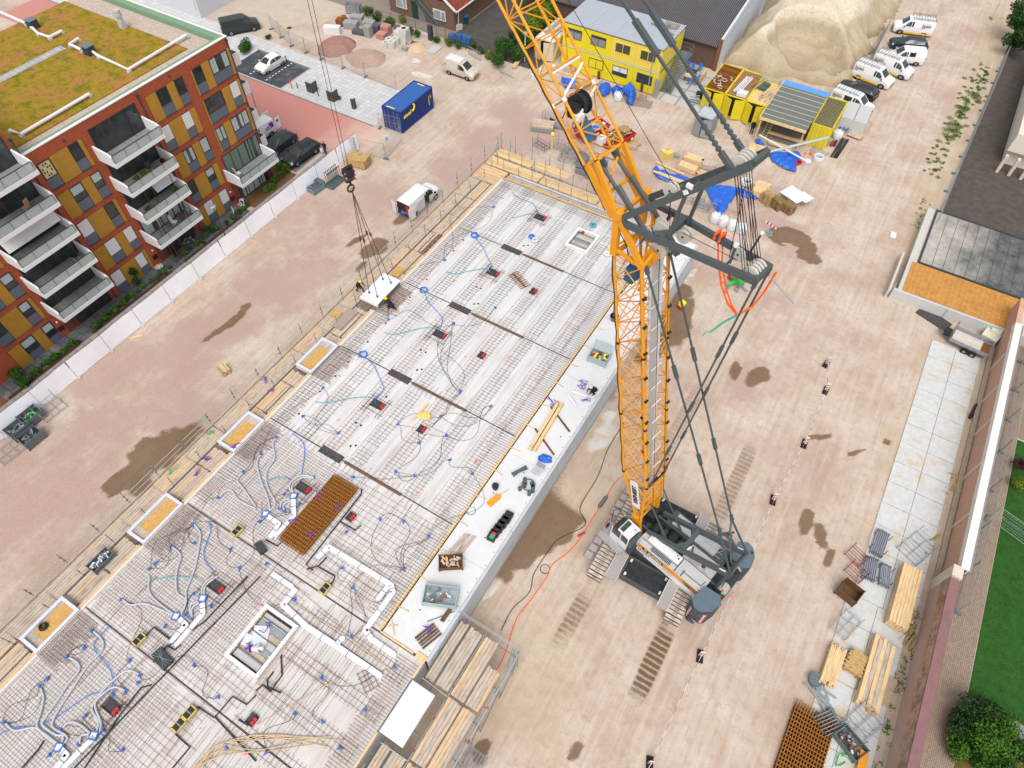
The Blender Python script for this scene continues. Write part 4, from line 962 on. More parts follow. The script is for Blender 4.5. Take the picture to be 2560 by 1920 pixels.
for s_ in(1,-1):
 mb.bar((.97,s_*.95,2.85),(-1.6,s_*.95,4.05),.26,.36);mb.bar((-1.6,s_*.95,4.05),(-4.8,s_*.95,5.62),.26,.36,h2=.4);mb.bar((-1.2,s_*.95,3.86),(-1.6,s_*.4,4.05),.3,.3)
 mb.bar((-4.75,s_*.95,5.6),(-4.5,s_*.8,2.5),.16,.2)
mb.bar((-1.6,.95,4.05),(-1.6,-.95,4.05),.3,.36);mb.bar((-4.8,1.0,5.62),(-4.8,-1.0,5.62),.14,.18);mb.bar((-2.2,.8,4.3),(-2.0,.35,4.25),.12,.12)
gt=kp(mb,'gantry',m_steel)
mb=MB();mb.tube((-1.9,.5,4.4),(-1.85,.85,4.35),.06,6);mb.tube((-4.5,.98,5.65),(-4.1,.98,5.45),.07,6);mb.tube((-4.5,-.98,5.65),(-4.1,-.98,5.45),.07,6);kp(mb,'white_fitting',m_white,gt)
mb=MB()
for s_ in(.7,-.7):mb.tube((1.55,s_,5.95),(-.6,s_,2.9),.055,6);mb.tube((.3,s_,4.15),(-.6,s_,2.9),.09,6)
kp(mb,'boom_back_stop',m_steel)
mb=MB()
def rope(p,q,r=.018):mb.tube(p,q,r,4,cap=False)
for i in range(6):
 for sgn_ in(1,-1):
  l=sgn_*(.12+i*.085);rope((3.15-.05*(i%2),l,30.45+.1*(i%2)),(1.25+.25*(i%2),l,26.7),.017)
rope((2.6,.5,30.2),(2.3,.35,26.8));rope((5.6,0,28.3),(11.9,0,33.5));rope((11.9,0,33.5),jl(JL,0,.6));rope((5.75,0,27.9),(.35,0,2.6));rope((5.6,.05,24.9),(1.2,.05,2.7));rope((5.55,-.1,25.2),(5.75,-.1,27.8));rope((2.1,0,26.6),(5.0,-.2,26.2))
for i in range(4):rope((-4.75,.3-i*.2,5.6),(-4.8,.7-i*.1,2.95),.014);rope((-4.75,-.3-i*.2,5.6),(-4.75,-1.1-i*.15,3.1),.014)
for s_ in(.18,-.18):rope(jl(JL,s_,.2),(31.33+.0,s_*.7,16.0))
kp(mb,'wire_rope',M('wire_rope',(.022,.016,.014,1),.6,.3))
HB=V((31.33,0,15.3))
mb=MB();mb.extr([HB+V((-.12,-.42,.7)),HB+V((-.12,.42,.7)),HB+V((-.12,.34,-.5)),HB+V((-.12,-.34,-.5))],(.24,0,0));mb.tube(HB+V((-.3,0,.2)),HB+V((.3,0,.2)),.36,14);mb.tube(HB+V((0,0,-.5)),HB+V((0,0,-.9)),.10,8)
mb.path([HB+V((0,.28*math.sin(a)+.05,-1.12-.28*math.cos(a)*-1))for a in[i*.42 for i in range(-3,12)]],.075,6)
hk=kp(mb,'hook_block',m_black)
mb=MB()
for i in range(5):mb.cur=i%2;mb.bar(HB+V((-.35,-.36,.35-i*.17)),HB+V((.35,-.36,.35-i*.17)),.03,.16)
for i in range(5):mb.cur=i%2;mb.bar(HB+V((-.13,.36,.5-i*.17)),HB+V((-.13,-.36,.35-i*.17)),.03,.15)
kp(mb,'warning_stripe',[m_red,m_white],hk)
lp=lambda x,y,z:V((x,y,z))
hw=V((CX+HB.x*math.cos(CA),CY+HB.x*math.sin(CA),HB.z-1.35))
LO=T('balcony_slab','flat white balcony slab hanging from the crane slings above the left scaffold','balcony slab',(-30.5,29.0,3.62),math.radians(.6),'prefab balcony slabs along the deck edges')
mb=MB();mb.bb(-.9,.9,-1.68,1.68,0,.26);mb.bb(-.82,.82,-1.6,1.6,.26,.30);mb.build('slab',m_panel,LO)
mb=MB();mb.bb(.905,.93,-1.5,1.5,.02,.2);mb.build('anchor_rail',m_rebard,LO);mb=MB();mb.cyl((-.62,-1.42),.05,.30,.31);mb.build('drain_hole',m_dark,LO)
sl=T('lifting_sling','four leg rusty chain sling running from the hook to the white balcony slab','sling',tuple(hw))
for(x,y)in((-.45,-.95),(.42,-.95),(-.45,.95),(.42,.95)):
 mb=MB();q_=V((-30.5+x,29.0+y,3.95))-hw;mb.tube((0,0,0),q_,.028,5,cap=False);mb.tube(q_*.42,q_*.45,.09,6);mb.cur=1;mb.tube(q_*.985,q_,.09,6);mb.build('sling_leg',[M('sling_rust',(.10,.05,.035,1),.7,.2),m_blue],sl)
mb=MB();mb.torus((0,0,.05),.16,.035,12,5,'X');mb.build('ring',m_rust,sl)
os_=T('round_sling','bright orange round sling looped over the crane rear strut','sling',(CX,CY,0),CA)
mb=MB();mb.path([(3.55,-.85,26.75),(3.5,-.9,26.2),(3.2,-.9,25.2),(2.6,-.65,24.3),(1.9,-.3,23.9),(1.2,0,23.9),(.85,-.3,24.5),(.7,-.55,25.3),(.6,-.62,26.5)],.05,6);mb.path([(3.35,-.85,26.75),(3.3,-.95,26.2),(3.0,-.9,25.2),(2.3,-.6,24.3),(1.7,-.25,24.0),(1.2,0,23.95)],.045,6);mb.build('webbing',m_orange,os_)
mb=MB()
for s_ in(3.55,3.3):mb.path([(s_,-.55,26.45),(s_,-.55,26.72),(s_,-.95,26.72),(s_,-.95,26.4)],.06,6)
mb.build('loop',m_orange,os_)
mb=MB();mb.path([(1.2,0,23.95),(1.6,.2,23.3),(1.9,.45,22.6)],.05,6);mb.path([(1.9,.45,22.6),(2.1,.5,22.5),(2.15,.55,22.2)],.03,5);mb.build('tie',M('mint_sling',(.05,.42,.28,1),.7),os_)
mb=MB();mb.tube((2.6,-.5,31.2),(1.2,-1.9,31.8),.05,6);mb.build('antenna_rod',m_rail,CRx);mb=MB();mb.tube((.55,-.3,26.4),(-.5,-1.0,25.2),.04,6);mb.build('antenna_rod',m_rail,CRx)
# buildings
def wpart(root,mb,name,mat,parent=None,**k):
 o=root.location;mb.v=[(p[0]-o.x,p[1]-o.y,p[2]-o.z)for p in mb.v]
 return mb.build(name,mat,parent or root,**k)
m_brick=brick('facade_brick',C(186,94,64),C(166,76,52),C(176,104,78),.22,.075,'yz',.34)
m_clad=M('ochre_slat',(.46,.245,.042,1),.6,var=.12,scale=2);m_cladgap=M('slat_gap',(.05,.03,.012,1),.8)
m_span=M('spandrel_grey',C(104,112,126),.55,var=.08,scale=6);m_frm=M('window_frame',(.03,.026,.028,1),.5);m_frmr=M('frame_redbrown',(.10,.032,.02,1),.5)
m_blind=M('white_blind',C(236,232,234),.7,var=.03)
FXX=-53.4
apt=T('apartment_building','red brick apartment block with ochre slat panels, white balconies and planted roof','apartment building',(-60,14,0))
ap=lambda mb,name,mat,parent=None:wpart(apt,mb,name,mat,parent)
YE=38.85;ZT=15.05;YS=17.87
mb=MB();mb.bb(-72,FXX,-25,YE,0,14.55);ap(mb,'wall',m_brick)
mb=MB();mb.bb(-72,FXX-.01,-25,YS,14.55,18.3);ap(mb,'wall',m_brick)
mb=MB();mb.bb(-53.75,FXX+.002,YS,YE+.002,14.55,ZT-.02);ap(mb,'parapet',m_brick)
mb=MB();mb.bb(-72,FXX-.36,YE-.35,YE,14.55,ZT-.02);ap(mb,'parapet',m_brick)
mb=MB();mb.bb(-53.62,FXX+.05,YS,YE+.05,ZT-.02,ZT+.05);mb.bb(-72,-53.62,YE-.12,YE+.05,ZT-.02,ZT+.05);ap(mb,'coping',m_white)
mb=MB();mb.bb(-53.95,-53.62,YS,YE-.12,ZT-.02,ZT+.02);mb.bb(-72,-53.95,YE-.75,YE-.12,ZT-.02,ZT+.02);mb.bb(-72,-53.8,YE-.8,YE-.75,14.5,ZT+.0);ap(mb,'coping',M('roof_green',C(132,164,132),.6,var=.1))
m_grav=gravelm('roof_gravel',C(176,160,148),C(236,222,208),7)
mb=MB();mb.bb(-72,-53.76,YS,YE-.36,14.55,14.62);ap(mb,'gravel_border',m_grav)
t=NT('sedum');n=t.noise(1.5,7,.78);n2=t.noise(.35,5,.6)
c=t.ramp(n,[(.32,C(92,92,16)),(.44,C(150,134,28)),(.56,C(176,138,54)),(.68,C(176,166,40))])
c=t.mix(t.step(n2,.46,.60),c,t.ramp(n,[(.35,C(150,92,50)),(.52,C(186,136,72)),(.7,C(150,140,36))]))
c=t.mix(t.math('MULTIPLY',t.step(t.noise(.8,6,.7),.52,.62),.75),c,C(104,118,16))
mb=MB();mb.bb(-72,-55.35,YS,YE-2.9,14.62,14.70);ap(mb,'sedum_roof',t.out(c,.95,0,t.noise(5,6,.8),.9,.1))
def zroof(c_,r_,x,y):return Q(c_,r_,x,y,14.7)
mb=MB();a,b=zroof(0,0,555,415),zroof(0,0,0,720);mb.bb(a.x-.55,a.x+.3,b.y-4,a.y,14.70,14.76)
ap(mb,'roof_path',tiles('roof_tiles',C(196,194,192),C(180,178,178),C(140,138,136),.5))
for pts in([(0,120),(235,225)],[(280,250),(340,310),(440,345),(545,290)],[(690,355),(615,405),(715,455)],[(800,460),(860,505),(1120,625),(1620,325)],[(100,1150),(195,1185),(785,835)]):
 mb=MB();mb.path([zroof(0,0,*p)+V((0,0,.25))for p in pts],.13,8);mb.cur=1
 for p in pts[::1]:q_=zroof(0,0,*p);mb.box((q_.x,q_.y,14.78),(.3,.3,.16))
 ap(mb,'roof_duct',[m_white,m_conc])
for x,y in((300,240),(785,465)):
 q_=zroof(0,0,x,y);mb=MB();mb.box((q_.x,q_.y,15.05),(.75,.75,.75));mb.cur=1;mb.box((q_.x,q_.y,15.45),(.85,.85,.06));ap(mb,'roof_box',[m_dark,M('lead_grey',C(110,124,132),.5)])
q_=zroof(0,0,1070,240);mb=MB();mb.box((q_.x,q_.y,15.0),(.5,.5,.7));mb.cyl((q_.x,q_.y),.22,15.35,15.75,12);mb.cyl((q_.x,q_.y),.34,15.75,16.05,14);mb.cyl((q_.x,q_.y),.28,16.1,16.3,14);ap(mb,'roof_vent',m_conc)
def clad(y0,y1,z0,z1):
 mb=MB();mb.cur=1;mb.bb(FXX,FXX+.03,y0,y1,z0,z1);mb.cur=0;n=max(2,int(round((y1-y0)/.115)));w=(y1-y0)/n
 for i in range(n):mb.bb(FXX+.03,FXX+.075,y0+i*w+.018,y0+(i+1)*w-.012,z0,z1)
 ap(mb,'slat_panel',[m_clad,m_cladgap])
def window(y0,y1,z0,zs,z1,kind='glass',split=None):
 mb=MB();w=.07
 mb.bb(FXX,FXX+.06,y0,y0+w,zs,z1);mb.bb(FXX,FXX+.06,y1-w,y1,zs,z1);mb.bb(FXX,FXX+.06,y0+w,y1-w,z1-w,z1);mb.bb(FXX,FXX+.06,y0+w,y1-w,zs,zs+w)
 if split:mb.cur=1;mb.bb(FXX,FXX+.065,split-.05,split+.05,zs+w,z1-w)
 wf=ap(mb,'window',[m_frm,m_frmr])
 mb=MB();mb.bb(FXX,FXX+.02,y0+w,y1-w,zs+w,z1-w)
 ap(mb,'pane',m_glass,wf)
 if kind=='shade':mb=MB();mb.bb(FXX+.05,FXX+.075,y0+.03,y1-.03,zs+.03,z1-.02);ap(mb,'sun_shade',m_blind,wf)
 if kind=='curtain':
  mb=MB();n=6
  for i in range(n):
   if i in(2,3)and rr.random()<.5:continue
   mb.bb(FXX+.022,FXX+.03+.012*(i%2),y0+w+(y1-y0-2*w)*i/n,y0+w+(y1-y0-2*w)*(i+.9)/n,zs+w,z1-w)
  ap(mb,'curtain',m_cur,wf)
 if kind=='half':mb=MB();mb.bb(FXX+.022,FXX+.03,y0+w,y1-w,zs+(z1-zs)*.45,z1-w);ap(mb,'curtain',m_cur,wf)
 if kind=='poster':
  mb=MB();mb.bb(FXX+.022,FXX+.03,y0+w,y1-w,zs+w,z1-w);mb.cur=1
  for i in range(4):
   for j in range(4):
    if(i+j)%3:mb.bb(FXX+.03,FXX+.034,y0+.15+i*.21,y0+.27+i*.21,zs+.15+j*.3,zs+.33+j*.3)
  ap(mb,'poster',[M('poster_cream',C(226,212,160),.8,var=.1),m_dark],wf)
 mb=MB();mb.bb(FXX,FXX+.035,y0,y1,z0,zs-.003);ap(mb,'spandrel',m_span)
 mb=MB();mb.bb(FXX,FXX+.09,y0-.03,y1+.03,z0-.05,z0);ap(mb,'sill',m_dark)
kinds=['glass','shade','curtain','half','glass']
def row(k,segs,dz=0):
 z0=.08+2.92*k+dz;zs,z1=z0+.92,z0+2.34
 for sg in segs:
  if sg[0]=='c':clad(sg[1],sg[2],z0,z1)
  else:window(sg[1],sg[2],z0,zs,z1,sg[3],sg[4]if len(sg)>4 else None)
A1=lambda a,b,c:[('c',29.1,30.18),('w',30.2,31.34,a),('c',31.36,32.16),('w',32.18,33.12,b),('c',34.06,34.22),('w',34.24,35.26,c[0]),('c',35.28,36.14),('w',36.18,38.34,c[1],37.6),('c',38.36,38.66)]
B1=lambda a,b,c:[('w',29.1,30.1,a),('c',30.12,31.5),('w',31.52,32.5,b),('c',32.52,33.1),('c',34.06,34.22),('w',34.24,36.38,c[0],35.0),('c',36.4,37.32),('w',37.36,38.36,c[1]),('c',38.38,38.66)]
row(4,A1('glass','glass',('glass','curtain')));row(3,B1('shade','shade',('glass','shade')));row(2,A1('curtain','curtain',('curtain','curtain')))
row(1,[('w',29.1,30.1,'glass'),('c',30.12,31.5),('w',31.52,32.5,'half'),('c',32.52,33.1)]);row(0,[('c',29.1,29.9),('w',29.92,31.0,'shade'),('c',31.02,31.9),('w',31.92,32.9,'shade')])
A2=lambda a,b:[('w',18.65,19.72,a),('c',19.75,21.36),('w',21.4,22.28,b),('c',22.32,22.62)]
B2=lambda a,b:[('c',18.62,19.68),('w',19.7,20.85,a),('c',20.88,21.68),('w',21.7,22.62,b)]
for k,sg in((4,A2('poster','glass')),(3,B2('half','half')),(2,A2('shade','glass')),(1,B2('shade','shade')),(0,A2('shade','shade'))):row(k,sg,-.12+.02*k*0)
for k,sg in((4,A2),(3,B2),(2,A2),(1,B2),(0,A2)):
 pass
sh_=lambda segs,d:[tuple([s_[0],s_[1]+d,s_[2]+d]+list(s_[3:]))for s_ in segs]
for k,sg in((2,B2('half','half')),(1,A2('glass','half')),(0,B2('half','half')),(3,A2('glass','shade')),(4,B2('glass','glass')),(5,A2('glass','shade'))):row(k,sh_(sg,-10.25),-.18)
def balcony(y0,y1,k,recess=True):
 z0=.02+2.92*k;X1=-51.35
 mb=MB();mb.bb(FXX,X1,y0+.15,y1-.15,z0,z0+.16);mb.bb(X1,X1+.1,y0,y1,z0-.05,z0+.32)
 for y in(y0,y1-.15):
  mb.add([(FXX,y,z0-.05),(X1,y,z0-.05),(X1,y,z0+.95),(X1-.35,y,z0+1.12),(FXX,y,z0+1.25),(FXX,y+.15,z0-.05),(X1,y+.15,z0-.05),(X1,y+.15,z0+.95),(X1-.35,y+.15,z0+1.12),(FXX,y+.15,z0+1.25)],[(0,1,2,3,4),(9,8,7,6,5),(0,5,6,1),(1,6,7,2),(2,7,8,3),(3,8,9,4),(4,9,5,0)])
 b=ap(mb,'balcony',m_panel)
 mb=MB();mb.bb(FXX,X1-.02,y0+.16,y1-.16,z0+.162,z0+.18);
 for i in range(1,4):mb.cur=1;mb.bb(FXX,X1-.02,y0+(y1-y0)*i/4-.01,y0+(y1-y0)*i/4+.01,z0+.18,z0+.184)
 ap(mb,'balcony_floor',[M('balcony_tile',C(150,152,152),.8,var=.18,scale=2,dirt=.2),m_dark],b)
 mb=MB();mb.bb(X1+.03,X1+.05,y0+.1,y1-.1,z0+.3,z0+1.02);ap(mb,'glass_rail',m_railg,b)
 mb=MB();mb.bb(X1+.02,X1+.07,y0+.1,y1-.1,z0+1.02,z0+1.07);mb.bb(X1+.02,X1+.07,y0+.1,y1-.1,z0+.29,z0+.33)
 for i in range(5):y=y0+.12+(y1-y0-.24)*i/4;mb.bb(X1+.02,X1+.06,y-.02,y+.02,z0+.3,z0+1.05)
 ap(mb,'rail_frame',m_frm,b)
def glazing(y0,y1,z0,z1,red=1,cur=None,shade=None):
 mb=MB();mb.bb(FXX,FXX+.03,y0,y1,z0,z0+.08);mb.bb(FXX,FXX+.03,y0,y1,z1-.08,z1)
 for i in range(5):y=y0+.04+(y1-y0-.08)*(0,.22,.43,.74,1)[i];mb.cur=1 if i in(1,2)else 0;mb.bb(FXX,FXX+.05,y-.05,y+.05,z0+.08,z1-.08)
 f_=ap(mb,'balcony_door',[m_frm,m_frmr])
 mb=MB();mb.bb(FXX,FXX+.012,y0,y1,z0+.08,z1-.08);ap(mb,'pane',m_glass,f_)
 if cur:
  mb=MB();n=22
  for i in range(n):
   if rr.random()<.8:mb.bb(FXX+.012,FXX+.016+.01*(i%2),y0+.1+(y1-y0-.2)*i/n,y0+.1+(y1-y0-.2)*(i+.95)/n,z0+.1,z1-.1)
  ap(mb,'curtain',m_cur if cur==1 else M('green_curtain',C(120,140,128),.8,var=.2),f_)
 if shade:
  mb=MB();a,b=shade;mb.extr([(FXX+.05,y0+(y1-y0)*a,z1),(FXX+.05,y0+(y1-y0)*b,z1),(FXX+.95,y0+(y1-y0)*b,z0+.9),(FXX+.95,y0+(y1-y0)*a,z0+.9)],(.02,0,.02));ap(mb,'awning',m_blind,f_)
tr_=NT('rail_glass');tr_.b.inputs['Transmission Weight'].default_value=.55;tr_.b.inputs['Roughness'].default_value=.1
tr_.b.inputs['Base Color'].default_value=(.62,.68,.68,1);m_railg=tr_.m
SH={(2,1):(.5,1),(0,3):(0,1)}
for k in(1,2,3,4):
 balcony(23.1,28.2,k);glazing(23.45,28.05,.2+2.92*k,2.55+2.92*k,cur=1 if k==1 else None,shade=(.52,1.0)if k==2 else None)
 balcony(12.72,17.82,k);glazing(13.0,17.65,.2+2.92*k,2.55+2.92*k,shade=(0,.99)if k==3 else None)
balcony(12.72,17.82,5);glazing(13.0,17.65,.2+2.92*5,2.55+2.92*5)
balcony(33.46,38.62,1);glazing(33.8,38.5,.2+2.92,2.55+2.92,cur=2)
balcony(2.4,7.5,2);balcony(2.4,7.5,3);balcony(2.4,7.5,4);glazing(2.7,7.3,8.96,11.31);glazing(2.7,7.3,6.0,8.4)
for y0 in(14.2,24.6):glazing(y0,y0+3.5,.05,2.4)
glazing(34.6,38.4,.05,2.4,cur=1)
for y in(13.1,23.55,33.6):
 mb=MB();mb.bb(FXX,FXX+.05,y,y+.98,.02,2.35);mb.cur=1;mb.bb(FXX+.05,FXX+.06,y+.65,y+.8,.3,2.1);ap(mb,'door',[M('door_brown',(.15,.04,.022,1),.5),m_dark])
 mb=MB();mb.bb(FXX,FXX+.12,y-.62,y-.15,.75,1.15);mb.cur=1;mb.ball((FXX+.1,y-.35,1.75),.09);ap(mb,'mailbox',[m_black,m_white])
for y,z in((38.68,14.75),(28.58,14.6),(18.1,16.5)):
 mb=MB();mb.tube((FXX+.08,y,z),(FXX+.08,y,.1),.055,8);mb.box((FXX+.08,y,z),(.18,.2,.2));ap(mb,'drainpipe',m_dark)
for y,z in((32.0,14.6),(21.4,14.5),(27.4,3.2)):mb=MB();mb.tube((FXX,y,z),(FXX+.12,y,z),.1,10);ap(mb,'outlet',m_dark)
mb=MB()
for k in(1,2,3,4):mb.bb(-56.2,-54.0,YE+.02,YE+1.5,2.92*k,2.92*k+1.2)
for k in(1,2,3,4):
 mb=MB();mb.bb(-56.4,-54.2,YE+.003,YE+1.3,.02+2.92*k,1.15+2.92*k);mb.cur=1;mb.bb(-56.3,-54.3,YE+.1,YE+1.2,1.151+2.92*k,1.17+2.92*k);ap(mb,'side_balcony',[m_panel,m_dark])
of=T('site_office','two storey bright yellow container site office with ribbed metal roof and outside stair','site office',(-31,78,0))
op=lambda mb,name,mat,parent=None:wpart(of,mb,name,mat,parent)
m_of=[M('office_yellow',(.66,.54,.012,1),.5,var=.04,scale=1),M('office_yellow_pale',(.68,.53,.07,1),.5,var=.05,scale=1)]
t=NT('ribbed_roof');sx=t.n('SeparateXYZ',Vector=t.geo);wv=t.math('SINE',t.math('MULTIPLY',sx.outputs[0],40.0))
m_roofrib=t.out(t.mix(t.math('MULTIPLY',t.step(t.noise(1.2,6,.7),.55,.75),.3),t.ramp(t.step(wv,-1,1),[(.2,C(168,178,188)),(.8,C(216,224,232))]),C(160,140,120)),.45,.2,t.step(wv,-1,1),.6,.05)
X0o,X1o,Y0o,Y1o=-37.8,-24.75,74.7,81.2
UW=(X1o-X0o)/4
for fl in range(2):
 for i in range(4):
  x0,x1=X0o+i*UW,X0o+(i+1)*UW;z0=.12+2.8*fl
  mb=MB();mb.cur=0;mb.bb(x0+.01,x1-.01,Y0o,Y1o,z0,z0+2.62);mb.cur=1;mb.bb(x0,x1,Y0o-.02,Y1o+.02,z0+2.62,z0+2.78)
  u=op(mb,'module',[m_of[1 if(fl and i>1)else 0],m_dark])
  if fl==0 and i<1:continue
  wx0,wx1=x0+.55,x0+2.55;z1,z2=z0+1.0,z0+2.15
  mb=MB();mb.bb(wx0,wx1,Y0o-.05,Y0o,z1,z2);w_=op(mb,'window',m_frm if not(fl and i>1)else m_of[0],u)
  for a,b in((wx0+.07,(wx0+wx1)/2-.04),((wx0+wx1)/2+.04,wx1-.07)):
   mb=MB();mb.bb(a,b,Y0o-.06,Y0o-.05,z1+.07,z2-.07);op(mb,'pane',m_of[0]if(fl==0 and i==1)else m_offglass if False else m_glass,w_)
   if fl==0 and i==2:mb=MB();mb.bb(a,b,Y0o-.07,Y0o-.06,z1+.5,z2-.07);op(mb,'blind',m_blind,w_)
   if fl==1 and i<2:mb=MB();mb.bb(a,b,Y0o-.066,Y0o-.06,z1+.07,z2-.3);op(mb,'blind',M('blind_grey',C(150,152,152),.7,var=.2),w_)
mb=MB();mb.bb(X0o-.05,X1o+.05,Y0o-.05,Y1o+.05,5.70,5.76);mb.cur=1
for i in range(5):mb.bb(X0o+i*UW-.06,X0o+i*UW+.06,Y0o-.06,Y1o+.06,5.762,5.80)
mb.bb(X0o-.06,X1o+.06,Y0o-.1,Y0o-.055,5.68,5.79);op(mb,'roof',[m_roofrib,M('roof_rail',C(196,200,210),.5)])
mb=MB();mb.bb(X0o-.03,X1o+.03,Y0o-.03,Y0o+.03,2.78,2.90);op(mb,'floor_band',m_white)
mb=MB();mb.bb(X1o,X1o+.03,79.4,80.4,2.95,5.0);op(mb,'door',m_of[0])
mb=MB();mb.bb(X1o+.1,X1o+1.6,79.3,81.3,2.72,2.80);
for i in range(14):zz=.2*i+.1;yy=76.1+3.2*(zz/2.8);mb.bb(X1o+.15,X1o+1.45,yy-.13,yy+.13,zz,zz+.03)
for x in(X1o+.12,X1o+1.5):
 mb.bar((x,75.95,.1),(x,79.3,2.75),.05,.2)
 mb.bar((x,75.95,1.0),(x,79.3,3.75),.04,.04)
mb.path([(X1o+1.55,79.3,3.8),(X1o+1.55,81.3,3.8),(X1o+.1,81.3,3.8)],.03,5);mb.path([(X1o+1.55,79.3,3.3),(X1o+1.55,81.3,3.3),(X1o+.1,81.3,3.3)],.025,5)
for p in((X1o+1.55,79.3),(X1o+1.55,81.3),(X1o+1.55,80.3)):mb.tube((*p,0 if p[1]>80 else 2.7),(*p,3.8),.035,5)
op(mb,'stair',m_galvd)
mb=MB();q_=Q(2,0,1350,240,5.8);mb.box((q_.x,q_.y,6.0),(.3,.5,.5));mb.box((-26.2,80.2,5.85),(1.8,1.2,.12));mb.bar((-28.5,79.4,5.9),(-25.0,78.2,5.9),.12,.1);op(mb,'roof_clutter',M('clutter',C(160,150,140),.8,var=.3))
mb=MB();mb.bb(X1o-.2,X1o+.35,Y0o-.35,Y0o-.1,0,2.3);op(mb,'corner_column',m_galv)
wh=T('warehouse','old brick warehouse with grey corrugated roof and white side wall behind the yellow office','warehouse',(-34,100,0))
wp=lambda mb,name,mat,parent=None:wpart(wh,mb,name,mat,parent)
m_shedbrick=brick('shed_brick',C(126,98,84),C(108,84,74),C(100,88,80),.22,.07,'xz',.3)
mb=MB();mb.bb(-46,-21.0,84.2,84.5,0,3.0);wp(mb,'wall',m_shedbrick)
mb=MB();mb.add([(-21.0,84.2,0),(-21.0,112,0),(-21.0,112,5.6),(-21.0,98,6.2),(-21.0,84.2,3.7),(-20.7,84.2,0),(-20.7,112,0),(-20.7,112,5.6),(-20.7,98,6.2),(-20.7,84.2,3.7)],[(4,3,2,1,0),(5,6,7,8,9),(0,5,9,4),(4,9,8,3),(3,8,7,2)]);wp(mb,'side_wall',M('whitewash',C(214,222,230),.85,var=.10,scale=1.2,dirt=.25))
mb=MB();mb.bb(-21.05,-20.6,83.9,84.2,0,3.9);wp(mb,'pier',M('pier_brick',C(150,96,70),.9,var=.3,scale=4))
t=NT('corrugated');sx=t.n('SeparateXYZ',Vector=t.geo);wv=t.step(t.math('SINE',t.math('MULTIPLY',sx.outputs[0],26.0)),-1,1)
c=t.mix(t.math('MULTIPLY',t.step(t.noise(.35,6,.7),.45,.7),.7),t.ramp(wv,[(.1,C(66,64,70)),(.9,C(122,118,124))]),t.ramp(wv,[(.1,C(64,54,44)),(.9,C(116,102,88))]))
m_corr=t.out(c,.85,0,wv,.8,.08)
mb=MB();mb.add([(-50,83.7,3.0),(-21.02,83.7,3.0),(-21.02,98,5.8),(-50,98,5.8),(-50,83.7,3.1),(-21.02,83.7,3.1),(-21.02,98,5.9),(-50,98,5.9)],[(0,3,2,1),(4,5,6,7),(0,1,5,4)]);mb.add([(-50,98,5.9),(-21.02,98,5.9),(-21.02,112,3.0),(-50,112,3.0)],[(0,1,2,3)]);wp(mb,'roof',m_corr)
mb=MB();mb.bb(-20.9,-20.3,100,112,0,5.0);wp(mb,'annex_wall',M('annex',C(200,200,200),.8))
ho=T('brick_house','small brown brick house with red tiled roof and white window frames','house',(-60,82,0))
hp=lambda mb,name,mat,parent=None:wpart(ho,mb,name,mat,parent)
m_hb=brick('house_brick',C(134,106,86),C(116,90,74),C(120,104,92),.22,.07,'xz',.2)
mb=MB();mb.bb(-65,-54.2,74.9,92,0,3.4);hp(mb,'wall',m_hb)
t=NT('roof_tile');br=t.n('TexBrick',Vector=t.geo,Color1=C(176,84,58),Color2=C(146,66,46),Mortar=C(96,44,34),Scale=1.0);br.inputs['Brick Width'].default_value=.3;br.inputs['Row Height'].default_value=.32
m_rt=t.out(t.mix(t.math('MULTIPLY',t.step(t.noise(1.5,6),.5,.75),.5),br.outputs[0],C(110,70,50)),.85)
mb=MB();mb.add([(-58.6,74.7,6.0),(-53.6,74.7,2.75),(-53.6,92,2.75),(-58.6,92,6.0),(-58.6,74.7,6.15),(-53.6,74.7,2.9),(-53.6,92,2.9),(-58.6,92,6.15)],[(4,5,6,7),(0,1,5,4),(1,2,6,5),(3,2,1,0)]);mb.add([(-58.6,74.7,6.15),(-65.4,74.7,2.9),(-65.4,92,2.9),(-58.6,92,6.15)],[(3,2,1,0)]);mb.add([(-65,74.89,3.4),(-54.2,74.89,3.4),(-58.6,74.89,6.0)],[(0,1,2)]);hp(mb,'roof',m_rt)
mb=MB();mb.bb(-53.75,-53.45,74.5,92,2.70,2.82);mb.bar((-58.6,74.55,6.0),(-53.5,74.55,2.72),.1,.3);mb.tube((-53.6,75.2,2.7),(-53.9,75.2,0),.05,6);hp(mb,'gutter',m_white)
for x0,x1,z0,z1 in((-57.6,-55.6,.9,2.2),(-63.8,-62.0,.9,2.4)):
 mb=MB();mb.bb(x0,x1,74.84,74.9,z0,z1);w_=hp(mb,'window',m_white)
 mb=MB();mb.bb(x0+.1,x0+(x1-x0)*.62,74.83,74.84,z0+.1,z1-.1);mb.bb(x0+(x1-x0)*.68,x1-.1,74.83,74.84,z0+.1,z1-.1);hp(mb,'pane',glass('house_glass',(.30,.33,.34,1)),w_)
 mb=MB();mb.bb(x0-.05,x1+.05,74.8,74.9,z0-.1,z0);hp(mb,'sill',m_shedbrick,w_)
mb=MB();mb.bb(-61.2,-60.2,74.86,74.9,.05,2.3);hp(mb,'door',M('door_green',(.01,.05,.03,1),.5))
mb=MB();mb.bb(-60.1,-59.0,74.86,74.9,.05,2.3);hp(mb,'side_panel',M('side_pan',C(140,140,142),.7))
p,q_=Q(1,0,1560,215,.1),Q(1,0,1385,0,3.0)
stt=T('steel_stair','long grey steel stair leaning against the brick house','stair',tuple(p));mb=MB();d=q_-p;d=d.normalized()*6.5
for s_ in(-.4,.4):mb.bar((s_,0,0),V((s_,0,0))+d,.08,.25)
for i in range(18):mb.bar(V((-.4,0,0))+d*(i/18),V((.4,0,0))+d*(i/18),.2,.03)
